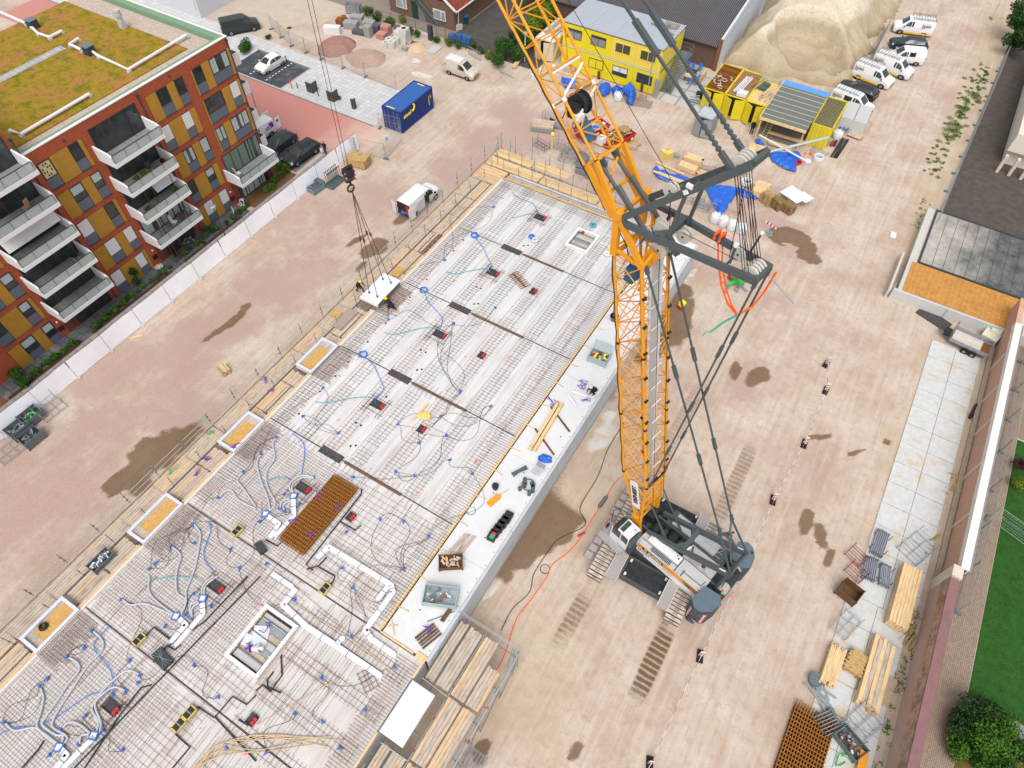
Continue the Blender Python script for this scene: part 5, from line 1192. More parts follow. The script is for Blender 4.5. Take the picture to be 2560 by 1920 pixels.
for s_ in(-.42,.42):mb.bar(V((s_,0,.9)),V((s_,0,.9))+d,.04,.04);[mb.tube(V((s_,0,0))+d*(i/6),V((s_,0,.9))+d*(i/6),.02,4)for i in range(7)]
mb.build('flight',m_galvd,stt)
wb=T('white_building','white clad low building with dark windows behind the planted roof','building',(-84,66,0))
wq=lambda mb,name,mat,parent=None:wpart(wb,mb,name,mat,parent)
a=Q(0,0,1710,150);b=Q(0,0,1930,50)
mb=MB();mb.bb(-110,b.x+.2,a.y+.0,a.y+14,0,4.5);wq(mb,'wall',M('white_clad',C(222,224,232),.6,var=.06))
mb=MB()
for i in range(60):mb.bb(b.x-i*.4,b.x-i*.4+.03,a.y-.02,a.y,0,4.5)
wq(mb,'cladding_rib',m_white)
p0,p1=Q(0,0,1715,100,.7),Q(0,0,1825,50,.7)
mb=MB();mb.bb(p0.x,p1.x,a.y-.06,a.y-.02,.8,2.4);w_=wq(mb,'window',m_white);mb=MB();mb.bb(p0.x+.1,(p0.x+p1.x)/2-.05,a.y-.07,a.y-.06,.9,2.3);mb.bb((p0.x+p1.x)/2+.05,p1.x-.1,a.y-.07,a.y-.06,.9,2.3);wq(mb,'pane',m_glass,w_)
mb=MB();mb.bb(b.x-12,b.x-6,a.y-.06,a.y-.02,2.2,3.2);wq(mb,'window',m_frm)
bg=T('flat_roof_building','low building with stained felt roof, orange timber roof strip and pale concrete front wall','building',(13,61,0))
bp=lambda mb,name,mat,parent=None:wpart(bg,mb,name,mat,parent)
mb=MB();mb.bb(7.5,17.5,55.4,55.62,0,1.15);mb.cur=1;mb.bb(12.2,12.24,55.39,55.4,0,1.15);bp(mb,'front_wall',[M('pale_concrete',C(214,214,212),.85,var=.08,dirt=.15),m_dark])
mb=MB();mb.bb(7.85,30,55.63,69.1,0,1.05);mb.bb(7.1,7.3,55.2,61,0,1.1);bp(mb,'wall',M('pale_wall',C(214,210,200),.85,var=.08,dirt=.2))
mb=MB();n=46
for i in range(n):mb.cur=i%2;mb.bb(8.2+i*.21,8.4+i*.21,55.7,60.1,1.05,1.12)
mdk=M('deck_orange',(.50,.235,.06,1),.7,var=.3,scale=2.2,dirt=.35,dirtcol=(.18,.085,.02,1));mdk2=M('deck_orange2',(.46,.22,.06,1),.7,var=.3,scale=2.2,dirt=.3,dirtcol=(.2,.09,.02,1));bp(mb,'timber_roof',[mdk,mdk2])
t=NT('felt_roof');n1=t.noise(.30,5,.6);sx=t.n('SeparateXYZ',Vector=t.geo)
f=t.step(t.math('ADD',t.math('MULTIPLY',sx.outputs[0],.16),t.math('MULTIPLY',n1,1.9)),2.5,3.2)
c=t.mix(f,t.ramp(t.noise(2,5),[(.3,C(176,168,158)),(.7,C(200,194,184))]),t.ramp(t.noise(1.1,6,.7),[(.3,C(70,72,74)),(.7,C(128,128,126))]))
m_felt=t.out(c,.8)
mb=MB();mb.bb(8.8,30,60.3,68.8,1.05,1.13);mb.cur=1
for i in range(11):mb.bb(9.8+i*.98,9.84+i*.98,60.4,68.7,1.13,1.137)
mb.bb(8.6,30,60.16,60.3,1.05,1.22);mb.bb(8.6,30,68.8,68.96,1.05,1.22);mb.bb(8.6,8.76,60.3,68.8,1.05,1.22);bp(mb,'felt_roof',[m_felt,m_dark])
ch_=T('cream_building','cream rendered building with a dark roof terrace at the right picture edge','building',(23,76,0))
cq=lambda mb,name,mat,parent=None:wpart(ch_,mb,name,mat,parent)
p=Q(3,0,2090,1265,2.4);mb=MB();mb.bb(p.x,p.x+15,p.y,p.y+24,1.9,3.9);mb.bb(p.x+.3,p.x+15,p.y+.8,p.y+24,0,1.9);mb.cur=1;mb.bb(p.x+1.2,p.x+14,p.y+1.2,p.y+22,3.9,3.93)
cq(mb,'wall',[M('cream_render',C(232,224,210),.85,var=.05),m_dark])
mb=MB();
for i in range(3):mb.bb(p.x+.0+i*1.2,p.x+.3+i*1.2,p.y-1.4,p.y-.9,0,2.0)
cq(mb,'pier',M('cream_pier',C(222,210,190),.85))
mb=MB()
for i in range(7):mb.tube((p.x+1.0,p.y+1+i*3,3.9),(p.x+1.0,p.y+1+i*3,4.8),.03,5)
mb.tube((p.x+1,p.y+1,4.8),(p.x+1,p.y+20,4.8),.03,5);cq(mb,'roof_rail',m_dark)
gw=T('garden_wall','long old pinkish brick wall with white painted top band and tiled coping on the right','wall',(16.8,30,0))
gp=lambda mb,name,mat,parent=None:wpart(gw,mb,name,mat,parent)
m_pb=brick('pink_brick',C(222,176,150),C(204,160,134),C(200,168,146),.22,.075,'yz',.25)
t=NT('pink_wall');bnode=brick('pink_b2',C(190,146,122),C(170,130,108),C(170,142,124),.22,.075,'yz',.2)
tt=bnode.node_tree;
mb=MB();mb.bb(16.95,17.35,29.5,58,0,2.9);gp(mb,'wall',m_pb)
mb=MB();mb.bb(16.90,17.42,29.5,54.5,2.5,3.05);gp(mb,'white_band',M('band_white',C(244,240,234),.8,var=.06,scale=1,dirt=.25));mb=MB();mb.bb(17.42,17.6,29.5,54.5,2.6,2.95);gp(mb,'coping',M('coping_grey',C(150,148,150),.85,var=.25,scale=3))
for y in(29.6,34.2,38.9,43.4,47.2,51.0):mb=MB();mb.bb(16.86,16.95,y,y+.14,0,2.5);gp(mb,'pilaster',M('pil_white',C(228,214,200),.85,var=.1))
mb=MB();mb.bb(16.55,16.9,29.5,53,0,.22);gp(mb,'footing',M('footing',C(190,176,150),.9,var=.2,dirt=.4))
t=NT('south_wall');n=t.noise(.8,6,.7);sx=t.n('SeparateXYZ',Vector=t.geo)
bb_=t.n('TexBrick',Vector=t.n('CombineXYZ',X=sx.outputs[1],Y=sx.outputs[2]).outputs[0],Color1=C(224,184,164),Color2=C(206,166,146),Mortar=C(206,178,160),Scale=1.0);bb_.inputs['Brick Width'].default_value=.22;bb_.inputs['Row Height'].default_value=.075
c=t.mix(t.math('MULTIPLY',t.step(t.math('ADD',sx.outputs[2],t.math('MULTIPLY',n,-1.2)),.4,-.3),.55),bb_.outputs[0],C(222,204,192))
c=t.mix(t.math('MULTIPLY',t.math('MULTIPLY',t.step(sx.outputs[2],1.3,1.9),t.step(t.noise(1.6,6,.75),.42,.58)),.6),c,C(104,84,52))
mb=MB();mb.bb(16.5,16.85,-8,28.6,0,3.0);gp(mb,'wall',t.out(c,.9,0,bb_.outputs[1],-.3,.01))
mb=MB();mb.bb(16.42,17.0,-8,28.4,3.0,3.14);gp(mb,'coping',M('coping_purple',C(150,112,112),.8,var=.2,scale=3))
mb=MB();mb.bb(16.46,17.1,28.6,29.48,0,3.1);gp(mb,'pier',M('pil_white',C(1,1,1)))
def screen_panel(y0,y1):
 r=T('screen_fence','white sheeted fence section in the long screen in front of the apartments','fence',(-48.65,(y0+y1)/2,0),0,'white screen fence panels')
 l=(y1-y0)/2;mb=MB();n,m_=8,4;P=[]
 for i in range(n+1):
  for j in range(m_+1):P.append((.05+.05*math.sin((y0+i*.42)*1.1)*(j/m_)+rr.uniform(-.02,.02)*(0<i<n)-.1*(j/m_),-l+.01+(2*l-.02)*i/n,.03+1.98*j/m_))
 mb.add(P,[(i*(m_+1)+j,(i+1)*(m_+1)+j,(i+1)*(m_+1)+j+1,i*(m_+1)+j+1)for i in range(n)for j in range(m_)]);o=mb.build('sheet',m_sheet,r,True)
 mb=MB();mb.tube((.0,-l+.03,0),(-.1,-l+.03,2.05),.022,6);mb.tube((0,l-.03,0),(-.1,l-.03,2.05),.022,6);mb.tube((-.11,-l,2.03),(-.11,l,2.03),.02,6);mb.tube((-.0,-l,.06),(-.0,l,.06),.02,6);mb.build('frame',m_galvd,r)
 mb=MB();mb.box((.1,-l,.06),(.55,.22,.12));mb.build('base_block',m_conc,r)
m_sheet=M('sheet_white',(.84,.85,.90,1),.55,var=.06,scale=1.2,bump=.2)
y=-10.2
while y<44.2:screen_panel(y,y+3.38);y+=3.4
def mesh_panel(root_args,L,h=2.0,tall=True):
 pass
def mesh_fence(name_label,pts,h=2.0,group='wire mesh fence panels',sign=None):
 for(a,b)in zip(pts[:-1],pts[1:]):
  a,b=V((a[0],a[1],0)),V((b[0],b[1],0));n=max(1,int(round((b-a).length/3.5)))
  for i in range(n):
   p,q_=a.lerp(b,i/n),a.lerp(b,(i+1)/n);c_=(p+q_)/2;L=(q_-p).length;az=math.atan2((q_-p).y,(q_-p).x)
   r=T('mesh_fence',name_label,'fence',tuple(c_),az,group)
   mb=MB();l=L/2-.04
   for x in(-l,l):mb.tube((x,0,.05),(x,0,h),.024,5)
   for z_ in(.15,h-.05,h*.55):mb.tube((-l,0,z_),(l,0,z_),.02 if z_!=h*.55 else .010,5)
   mb.build('frame',m_galv,r)
   mb=MB();k=26
   for j in range(k):x=-l+2*l*(j+.5)/k;mb.tube((x,0,.15),(x,0,h-.05),.0045,3,cap=False)
   for j in range(6):mb.tube((-l,0,.4+j*.26),(l,0,.4+j*.26),.004,3,cap=False)
   mb.build('wire',m_galv,r)
   mb=MB();mb.box((-l,0,.07),(.22,.62,.14));mb.build('base_block',m_galvd,r)
mesh_fence('thin wire mesh fence panel standing between the tiled plaza and the gravel mounds',[(-75.5,62.3),(-70.2,60.4),(-64.7,59.9),(-57.3,59.6),(-52.2,59.3)],group='mesh panels by the plaza')
mesh_fence('thin wire mesh fence panel around the blue container by the red road',[(-49.1,51.9),(-46.3,52.4)],group='mesh panels by the blue container');mesh_fence('thin wire mesh fence panel around the blue container by the red road',[(-49.2,45.4),(-48.4,46.8),(-44.9,47.6),(-45.4,51.2)],group='mesh panels by the blue container')
mesh_fence('galvanised mesh fence panel along the dark gravel yard on the right',[(9.0,66.8),(9.15,74.3),(10.0,99.5),(10.1,106)],group='mesh panels along the right yard');mesh_fence('galvanised mesh fence panel along the dark gravel yard on the right',[(7.0,117),(10.2,118.5)],group='mesh panels along the right yard')
mesh_fence('mesh fence panel standing on blocks behind the old brick wall',[(18.35,28),(18.6,35),(18.9,43),(19.1,50),(19.2,57)],1.9,group='mesh panels behind the brick wall');mesh_fence('mesh fence panel standing on blocks behind the old brick wall, turned across the lawn',[(19.0,36.5),(23,35.2)],1.9,group='mesh panels across the lawn')
gf=T('garden_fence','rusty post and wire garden fence overgrown with weeds','fence',(-57,71.3,0));mb=MB()
pts_=[(-67.3,70.6),(-62,71.2),(-56,71.4),(-52,71.5),(-47,72.0),(-43.8,72.6)]
for a,b in zip(pts_[:-1],pts_[1:]):
 for i in range(3):
  p=V((*a,0)).lerp(V((*b,0)),i/3);mb.tube(p,p+V((0,0,2.0)),.04,5)
 for z_ in(.3,1.1,1.9):mb.tube((*a,z_),(*b,z_),.018,4)
wpart(gf,mb,'post_and_wire',M('fence_rust',C(122,112,104),.7,.2,var=.3))
# vehicles
def loft(st,nsec=7):
 """st: list of (x, zsill, zbelt, ztop, wsill, wbelt, wtop); section points from left sill over the roof to right sill"""
 rows=[]
 for x,zs,zb,zt,ws,wb,wt in st:
  h=[(ws,zs),(wb,(zs+zb)*.5),(wb*.985,zb),(wt+.02,zt-.07),(wt*.86,zt),(0,zt+.025)]
  rows.append([V((x,y,z))for y,z in h]+[V((x,-y,z))for y,z in h[-2::-1]])
 return rows
def body_mesh(rows):
 mb=MB();n=len(rows[0])
 mb.v=[tuple(p)for r in rows for p in r]
 for i in range(len(rows)-1):
  for j in range(n-1):mb.f.append([i*n+j,i*n+j+1,(i+1)*n+j+1,(i+1)*n+j])
  mb.f.append([i*n+n-1,i*n,(i+1)*n,(i+1)*n+n-1])
 mb.f+=[list(range(n-1,-1,-1)),list(range((len(rows)-1)*n,len(rows)*n))]
 mb.m=[0]*len(mb.f);return mb
def patch(mb,rows,i0,i1,j0,j1,u0,u1,v0,v1,off=.012):
 def P(i,u,j,v):
  a=rows[i0][j0].lerp(rows[i0][j1],v);b=rows[i1][j0].lerp(rows[i1][j1],v);return a.lerp(b,u)
 c=[P(0,u0,0,v0),P(0,u1,0,v0),P(0,u1,0,v1),P(0,u0,0,v1)]
 n=(c[1]-c[0]).cross(c[3]-c[0]).normalized();ctr=(c[0]+c[2])/2
 if n.dot(V((0,ctr.y,.0))+V((ctr.x*.05 if abs(ctr.y)<.3 else 0,0,.4 if abs(ctr.y)<.3 else 0)))<0:n=-n
 mb.extr([p+n*.002 for p in c],n*off)
def shield(mb,rows,i0,i1,u0=.05,u1=.93,s=.9,off=.014):
 a=[rows[i0][j].lerp(rows[i1][j],u0)for j in(3,4,5,6,7)];b=[rows[i0][j].lerp(rows[i1][j],u1)for j in(3,4,5,6,7)]
 for r in(a,b):
  for k,p in enumerate(r):p.y*=s;p.z+=off
 P=a+b;mb.add(P,[(k,k+1,k+6,k+5)for k in range(4)])
SPEC={'van':dict(st=[(2.46,.42,.55,.68,.72,.78,.66),(2.42,.30,.70,.92,.82,.86,.74),(2.2,.26,.86,1.06,.88,.93,.80),(1.55,.26,1.05,1.20,.90,.95,.80),(.78,.26,1.12,1.88,.90,.96,.74),(.45,.26,1.12,1.95,.90,.96,.76),(-2.38,.26,1.12,1.95,.90,.96,.77),(-2.46,.32,1.1,1.86,.88,.93,.73)],w=(1.52,-1.48),r=.34,ws=(3,4),side=[(4,5,-1.2),],yw=.90),'smallvan':dict(st=[(2.2,.40,.55,.68,.66,.72,.60),(2.14,.28,.70,.90,.76,.82,.68),(1.85,.24,.85,1.02,.82,.88,.74),(1.3,.24,1.0,1.12,.84,.90,.74),(.5,.24,1.06,1.76,.84,.90,.68),(.2,.24,1.06,1.83,.84,.90,.70),(-2.1,.24,1.06,1.83,.84,.90,.71),(-2.2,.3,1.04,1.74,.82,.87,.66)],w=(1.35,-1.35),r=.31,ws=(3,4),yw=.84),'hatch':dict(st=[(2.0,.38,.50,.60,.60,.66,.52),(1.92,.24,.62,.76,.72,.78,.64),(1.6,.2,.76,.88,.80,.86,.70),(.98,.2,.88,.98,.82,.87,.70),(.18,.2,.94,1.40,.82,.88,.56),(-.35,.2,.95,1.45,.82,.88,.57),(-1.25,.2,.98,1.40,.82,.87,.55),(-1.80,.22,.98,1.02,.80,.84,.62),(-2.0,.34,.70,.78,.72,.78,.60)],w=(1.26,-1.26),r=.31,ws=(3,4),rear=(6,7),yw=.80),'estate':dict(st=[(2.3,.38,.50,.62,.62,.68,.54),(2.22,.24,.64,.78,.76,.82,.66),(1.8,.2,.78,.90,.84,.90,.74),(1.05,.2,.90,1.0,.86,.91,.74),(.2,.2,.96,1.40,.86,.92,.58),(-.4,.2,.97,1.46,.86,.92,.59),(-1.75,.2,1.0,1.42,.86,.91,.57),(-2.18,.22,1.0,1.04,.84,.88,.64),(-2.32,.34,.72,.80,.76,.82,.62)],w=(1.42,-1.38),r=.33,ws=(3,4),rear=(6,7),yw=.84),}
m_tyre=M('tyre',(.014,.014,.015,1),.85);m_rim=M('rim',C(150,152,156),.35,.5)
m_lamp=M('lamp_clear',C(220,225,230),.15);m_tail=M('lamp_red',(.40,.01,.012,1),.25);m_plate=M('plate_yellow',(.75,.45,.02,1),.5)
def paint(nm,col):return M(nm,col,.28,0,var=.03,scale=1)
p_white=paint('car_white',C(246,246,248));p_black=paint('car_black',(.012,.014,.016,1));p_dark=paint('car_darkgreen',(.022,.030,.030,1));p_navy=paint('car_navy',(.018,.024,.036,1));p_silver=paint('car_cream',C(214,204,190))
m_under=M('sill_black',(.02,.02,.022,1),.7)
def vehicle(kind,name,label,cat,loc,rz,col,group=None,rear_win=True,side_all=True,doors_open=False,skip_rear_side=False,low=None):
 s=SPEC[kind];r=T(name,label,cat,loc,rz,group);rows=loft(s['st'])
 mb=body_mesh(rows);b=mb.build('body',[col],r,True)
 for p in b.data.polygons:p.use_smooth=False
 mb=MB();i0,i1=s['ws'];shield(mb,rows,i0,i1);mb.build('windscreen',m_cglass,r)
 n=len(rows[0])
 for side,(ja,jb)in((1,(2,3)),(-1,(n-3,n-4))):
  mb=MB();patch(mb,rows,i0,i1,ja,jb,.52,.98,.06,.82)
  if kind in('van','smallvan'):
   patch(mb,rows,i1,i1+1,ja,jb,.0,.95,.06,.84)
   patch(mb,rows,i1+1,i1+2,ja,jb,.02,.10 if kind=='van' else .08,.06,.84)
   if side_all:patch(mb,rows,i1+1,i1+2,ja,jb,.16,.48,.10,.80)
  else:
   patch(mb,rows,i1,i1+1,ja,jb,.02,1,.05,.82);patch(mb,rows,i1+1,i1+2,ja,jb,.06,.97,.05,.82)
   patch(mb,rows,i1+2,i1+3,ja,jb,.02,.35,.1,.7)
  mb.build('side_window',m_cglass,r)
 if 'rear' in s:mb=MB();shield(mb,rows,s['rear'][0],s['rear'][1],.08,.9,.86);mb.build('rear_window',m_cglass,r)
 elif rear_win and not doors_open:
  mb=MB();x=s['st'][-1][0]
  for y in(-.36,.36):mb.bb(x-.012,x+.002,y-.30,y+.30,1.18,s['st'][-1][3]-.14)
  mb.build('rear_window',m_cglass,r)
 yw=s['yw']
 for x in s['w']:
  for sd_ in(1,-1):
   mb=MB();mb.tube((x,sd_*(yw-.19),s['r']),(x,sd_*(yw+.05),s['r']),s['r'],18);w=mb.build('wheel',m_tyre,r)
   mb=MB();mb.tube((x,sd_*(yw+.045),s['r']),(x,sd_*(yw+.06),s['r']),s['r']*.62,14);mb.build('rim',m_rim,w)
   mb=MB();mb.tube((x,sd_*(yw-.05),s['r']+.02),(x,sd_*(yw+.038),s['r']+.02),s['r']+.07,18);mb.build('wheel_arch',m_under,w)
 xf,xr=s['st'][1][0],s['st'][-1][0]
 for sd_ in(1,-1):
  mb=MB();mb.extr([(xf-.02,sd_*.80,s['st'][1][3]-.22),(xf-.28,sd_*.86,s['st'][1][3]-.16),(xf-.28,sd_*.78,s['st'][1][3]-.02),(xf-.02,sd_*.60,s['st'][1][3]-.10)],(.03,sd_*.03,.03));mb.build('headlight',m_lamp,r)
  mb=MB();zt=.95 if kind in('van','smallvan')else .72;mb.bb(xr-.02,xr+.1,sd_*.80-.07,sd_*.80+.07,zt,zt+.36 if kind=='van' else zt+.2);mb.build('tail_light',m_tail,r)
  mb=MB();xm=s['st'][i0][0]-.25;mb.box((xm,sd_*(yw+.18),s['st'][i0][2]+.1),(.12,.2,.16));mb.build('mirror',col if kind!='van' else m_under,r)
 mb=MB();xg=s['st'][0][0];mb.bb(xg-.02,xg+.03,-.5,.5,.44,.60);mb.build('grille',m_under,r)
 mb=MB();mb.bb(xg+.03,xg+.045,-.26,.26,.40,.50);mb.bb(xr-.03,xr-.015,-.26,.26,.62,.72);mb.build('number_plate',m_plate,r)
 mb=MB();mb.bb(-1.2,1.2,-yw-.012,yw+.012,.22,.40);mb.bb(xr-.06,xr+.1,-.8,.8,.3,.52);mb.build('lower_trim',low or m_under,r)
 return r
def rackk(r,x0=-2.35,x1=.45,w=.74,z=1.98,n=8,mat=None):
 mb=MB()
 for sd_ in(1,-1):
  mb.tube((x0,sd_*w,z+.14),(x1,sd_*w,z+.14),.022,5);mb.tube((x0,sd_*w,z+.26),(x1,sd_*w,z+.26),.022,5)
  for i in range(4):mb.tube((x0+(x1-x0)*i/3,sd_*w,z-.05),(x0+(x1-x0)*i/3,sd_*w,z+.28),.02,4)
 for i in range(n+1):mb.tube((x0+(x1-x0)*i/n,-w,z+.13),(x0+(x1-x0)*i/n,w,z+.13),.02,4)
 mb.build('roof_rack',mat or m_dark,r)
m_kl=M('logo_black',(.02,.02,.02,1),.5);m_ky=M('stripe_yellow',(.72,.42,.015,1),.45)
def kudo(label,loc,rz,sides=(1,-1),rack=True,crew=False):
 r=vehicle('van','work_van',label,'van',loc,rz,p_white,'white vans of one firm by the sand heap',side_all=crew,low=m_ky)
 mb=MB()
 for sd_ in(1,-1):
  mb.bb(-2.35,1.1,sd_*.955-.01,sd_*.955+.01,.30,.47)
 mb.build('yellow_stripe',m_ky,r)
 if rack:rackk(r)
 for sd_ in(1,-1):
  tilt=V((0,-sd_*.24,1));x0=-2.2 if sd_==1 else-1.25
  o=V((-1.0 if sd_==1 else-2.15,sd_*.945,1.28));u=V((-1 if sd_==1 else 1,0,0));Mf=frame(o+V((0,sd_*.012,0)),u,tilt)
  lettering('KUDO',.34,m_kl,Mf,r,bold=.012,thick=.004)
  mb=MB();Mf3=Mf
  mb.extr([Mf@V(p)for p in((-.12,-.14,0),(-.06,-.14,0),(-.06,.42,0),(-.12,.42,0))],(0,sd_*.006,0));mb.extr([Mf@V(p)for p in((-.06,-.14,0),(.3,-.14,0),(.3,-.08,0),(-.06,-.08,0))],(0,sd_*.006,0));mb.build('logo_bracket',m_kl,r)
  mb=MB();mb.extr([Mf@V(p)for p in((.1,.34,0),(.95,.34,0),(.95,.40,0),(.1,.40,0))],(0,sd_*.006,0));mb.build('logo_bar',m_ky,r)
 return r
def byroof(c_,r_,x,y,z,rz,back):
 p=Q(c_,r_,x,y,z);return(p.x+back*math.cos(rz),p.y+back*math.sin(rz),0.0)
D=math.radians
kudo('white van with roof rack and yellow sill facing the sand heap, farthest of the row',byroof(3,0,1355,160,2.0,D(195),.95),D(195))
kudo('white van with roof rack and yellow sill parked second from the yellow containers',byroof(3,0,890,545,2.0,D(-12),.95),D(-12))
kudo('white van with roof rack parked third from the yellow containers, half behind another van',byroof(3,0,1060,470,2.0,D(-10),.95),D(-10))
kudo('white crew van with a dark side window right behind the yellow containers',byroof(3,0,700,775,2.0,D(-10),.95),D(-10),crew=True)
vehicle('estate','parked_car','dark navy car parked between two white vehicles by the sand heap','car',byroof(3,0,1290,325,1.45,D(198),.7),D(198),p_navy)
vehicle('smallvan','people_carrier','white people carrier with dark windows parked behind the white vans','car',byroof(3,0,1285,420,1.8,D(200),.9),D(200),p_white)
vehicle('estate','parked_car','black car squeezed behind the white crew van, tail towards the track','car',byroof(3,0,850,735,1.45,D(168),.7),D(168),p_black)
vehicle('hatch','parked_car','white hatchback alone in the dark parking bay','car',(-68.75,55.0,.02),D(-93),p_white)
vehicle('estate','parked_car','black estate car in the bay beside the pavement and white fence','car',(-53.0,43.0,.02),D(-93),p_black)
vehicle('hatch','parked_car','dark hatchback between the estate car and the apartments','car',(-56.3,43.2,.02),D(-92),p_dark)
vehicle('van','parked_van','long black van on the pale yard behind the apartments','van',(-78.6,59.9,0),D(57),p_dark,side_all=False)
cv=vehicle('smallvan','small_van','cream and white small van with roof bars on the sand near the weeds','van',(-47.4,66.4,0),0,p_silver,side_all=False)
mb=MB()
for i in range(6):mb.box((-1.9+i*.42,0,1.93),(.06,1.35,.05))
mb.bb(-2.0,.2,-.66,.66,1.86,1.88);mb.build('roof_bars',m_white,cv)
mb=MB();mb.tube((-1.85,-.92,1.3),(-1.85,-.90,1.3),.11,12);mb.tube((1.75,.1,1.07),(1.72,.1,1.10),.09,10);mb.build('round_logo',m_red,cv)
sv=vehicle('van','work_van','white van with open rear and side doors standing beside the scaffold','van',(-37.25,43.4,0),D(88),p_white,doors_open=True,side_all=False,low=paint('van_blue',(.01,.03,.22,1)))
mb=MB();mb.bb(-2.475,-2.455,-.80,.80,.45,1.78);mb.build('load_opening',m_black,sv)
for sd_,a in((1,1.15),(-1,.35)):
 mb=MB();mb.box((0,0,0),(.04,.78,1.3));Mt=MX.Translation((-2.47-.36*math.sin(a),sd_*(.86+.34*math.cos(a)),1.12))@MX.Rotation(sd_*(a-PI/2)+PI/2*0,4,'Z');mb.xf(Mt);d_=mb.build('rear_door',p_white,sv)
mb=MB();mb.bb(-.30,.45,-.985,-.965,.5,1.70);mb.build('side_opening',m_black,sv);mb=MB();mb.bb(-1.5,-.35,-1.06,-1.02,.45,1.75);mb.build('sliding_door',p_white,sv)
lettering('SERVICE',.16,M('logo_blue',(.06,.16,.30,1),.5),frame((-1.4,-1.066,1.2),(1,0,0),(0,.0,1)),sv,thick=.003)if False else None
mb=MB();mb.bb(-2.48,-2.46,-.7,-.3,.5,1.6);mb.build('shelf',m_red,sv);mb=MB();mb.box((-2.5,.1,.62),(.2,.4,.3));mb.build('tool_bag',m_blue,sv)
tv=vehicle('smallvan','delivery_van','white delivery van with a purple sign and open rear doors beside the apartments','van',(-59.4,42.9,.02),D(-92),p_white,doors_open=True,side_all=False)
m_pur=M('sign_purple',(.10,.015,.26,1),.5)
mb=MB();mb.extr([(-1.95,.90,1.0),(-.75,.90,1.0),(-.75,.915,1.35),(-1.35,.915,1.35),(-1.35,.86,1.6),(-1.95,.86,1.6)],(0,.012,0));mb.build('sign_patch',m_pur,tv)
lettering('thuis',.36,m_white,frame((-.8,.925,1.1),(-1,0,0),(0,0,1)),tv,bold=.008)
mb=MB();mb.bb(-2.22,-2.2,-.75,.75,.45,1.65);mb.build('load_opening',m_black,tv)
for sd_,a in((1,1.5),(-1,1.35)):
 mb=MB();mb.box((0,.38*0,0),(.04,.76,1.3));Mt=MX.Translation((-2.22-.38*math.sin(a),sd_*(.84+.38*math.cos(a)),1.1))@MX.Rotation(-sd_*(a),4,'Z');mb.xf(Mt);d_=mb.build('rear_door',p_white,tv)
 if sd_==1:mb=MB();mb.box((0,.015,.25),(.05,.35,.28));mb.xf(Mt);mb.build('sign_patch',m_pur,d_);mb=MB();mb.box((0,0,-.45),(.05,.34,.1));mb.xf(Mt);mb.build('number_plate',m_plate,d_)
tl=T('box_trailer','flat tipper trailer with cement stained bed beside the pale concrete wall','trailer',tuple(Q(3,1,1715,1340)),D(-6))
mb=MB();mb.bb(-1.55,1.55,-.85,.85,.55,.65);mb.cur=1;mb.bb(-1.45,1.0,-.75,.75,.651,.66);mb.cur=2;mb.bb(.9,1.5,-.75,.75,.652,.662);mb.build('bed',[m_galv,M('cement_dust',C(226,216,206),.9,var=.25,scale=3),m_rust],tl)
for a in((-1.55,1.55,.85,.89),(-1.55,1.55,-.89,-.85)):mb=MB();mb.bb(a[0],a[1],a[2],a[3],.65,.98);mb.build('side_board',m_galv,tl)
for x in(-1.57,1.57):mb=MB();mb.bb(x-.02,x+.02,-.85,.85,.65,.98);mb.build('end_board',m_galv,tl)
for x in(-.1,.55):
 for y in(-.98,.98):mb=MB();mb.tube((x,y-.09,.3),(x,y+.09,.3),.3,14);w=mb.build('wheel',m_tyre,tl);mb=MB();mb.tube((x,y-.1,.3),(x,y+.1,.3),.15,10);mb.build('rim',m_rim,w)
mb=MB();mb.bar((-1.5,.5,.5),(-2.7,0,.5),.08);mb.bar((-1.5,-.5,.5),(-2.7,0,.5),.08);mb.cur=1;mb.box((-1.95,-.1,.75),(.5,.7,.4));mb.cur=0;mb.path([(-1.6,-.8,.65),(-1.6,-.8,1.6),(-1.6,.8,1.6),(-1.6,.8,.65)],.03,5);mb.build('drawbar',[m_galvd,m_black],tl)
# people
m_skin=M('skin',(.50,.27,.18,1),.6,var=.05)
cl=lambda n,c:M('cloth_'+n,c,.85,var=.2,scale=12)
c_black=cl('black',(.016,.016,.020,1));c_navy=cl('navy',(.02,.025,.06,1));c_white=cl('white',C(226,226,232));c_blue=cl('pale_blue',C(170,192,214));c_jean=cl('jeans',(.03,.05,.12,1));c_boot=cl('boot',(.03,.022,.016,1));c_grey=cl('grey',C(120,120,124))
m_helm=M('helmet_yellow',(.80,.48,.01,1),.35);m_helw=M('helmet_white',C(240,240,240),.35);m_hair=M('hair_grey',C(150,146,140),.9);m_haird=M('hair_dark',(.03,.022,.016,1),.9)
def capsule(mb,p,q,r0,r1,n=10):
 p,q=V(p),V(q);d=(q-p)
 if d.length<1e-4:return mb.ball(p,r0,n,8)
 mb.tube(p,q,r0,n,r1);mb.ball(p,r0,n,8);mb.ball(q,r1,n,8)
def fuse(mb,name,mat,root,vox,parent=None):
 o=mb.build(name,mat,parent or root,True);m=o.modifiers.new('fuse','REMESH');m.mode='VOXEL';m.voxel_size=vox;m.use_smooth_shade=True
 s_=o.modifiers.new('smooth','SMOOTH');s_.factor=.5;s_.iterations=2
 return o
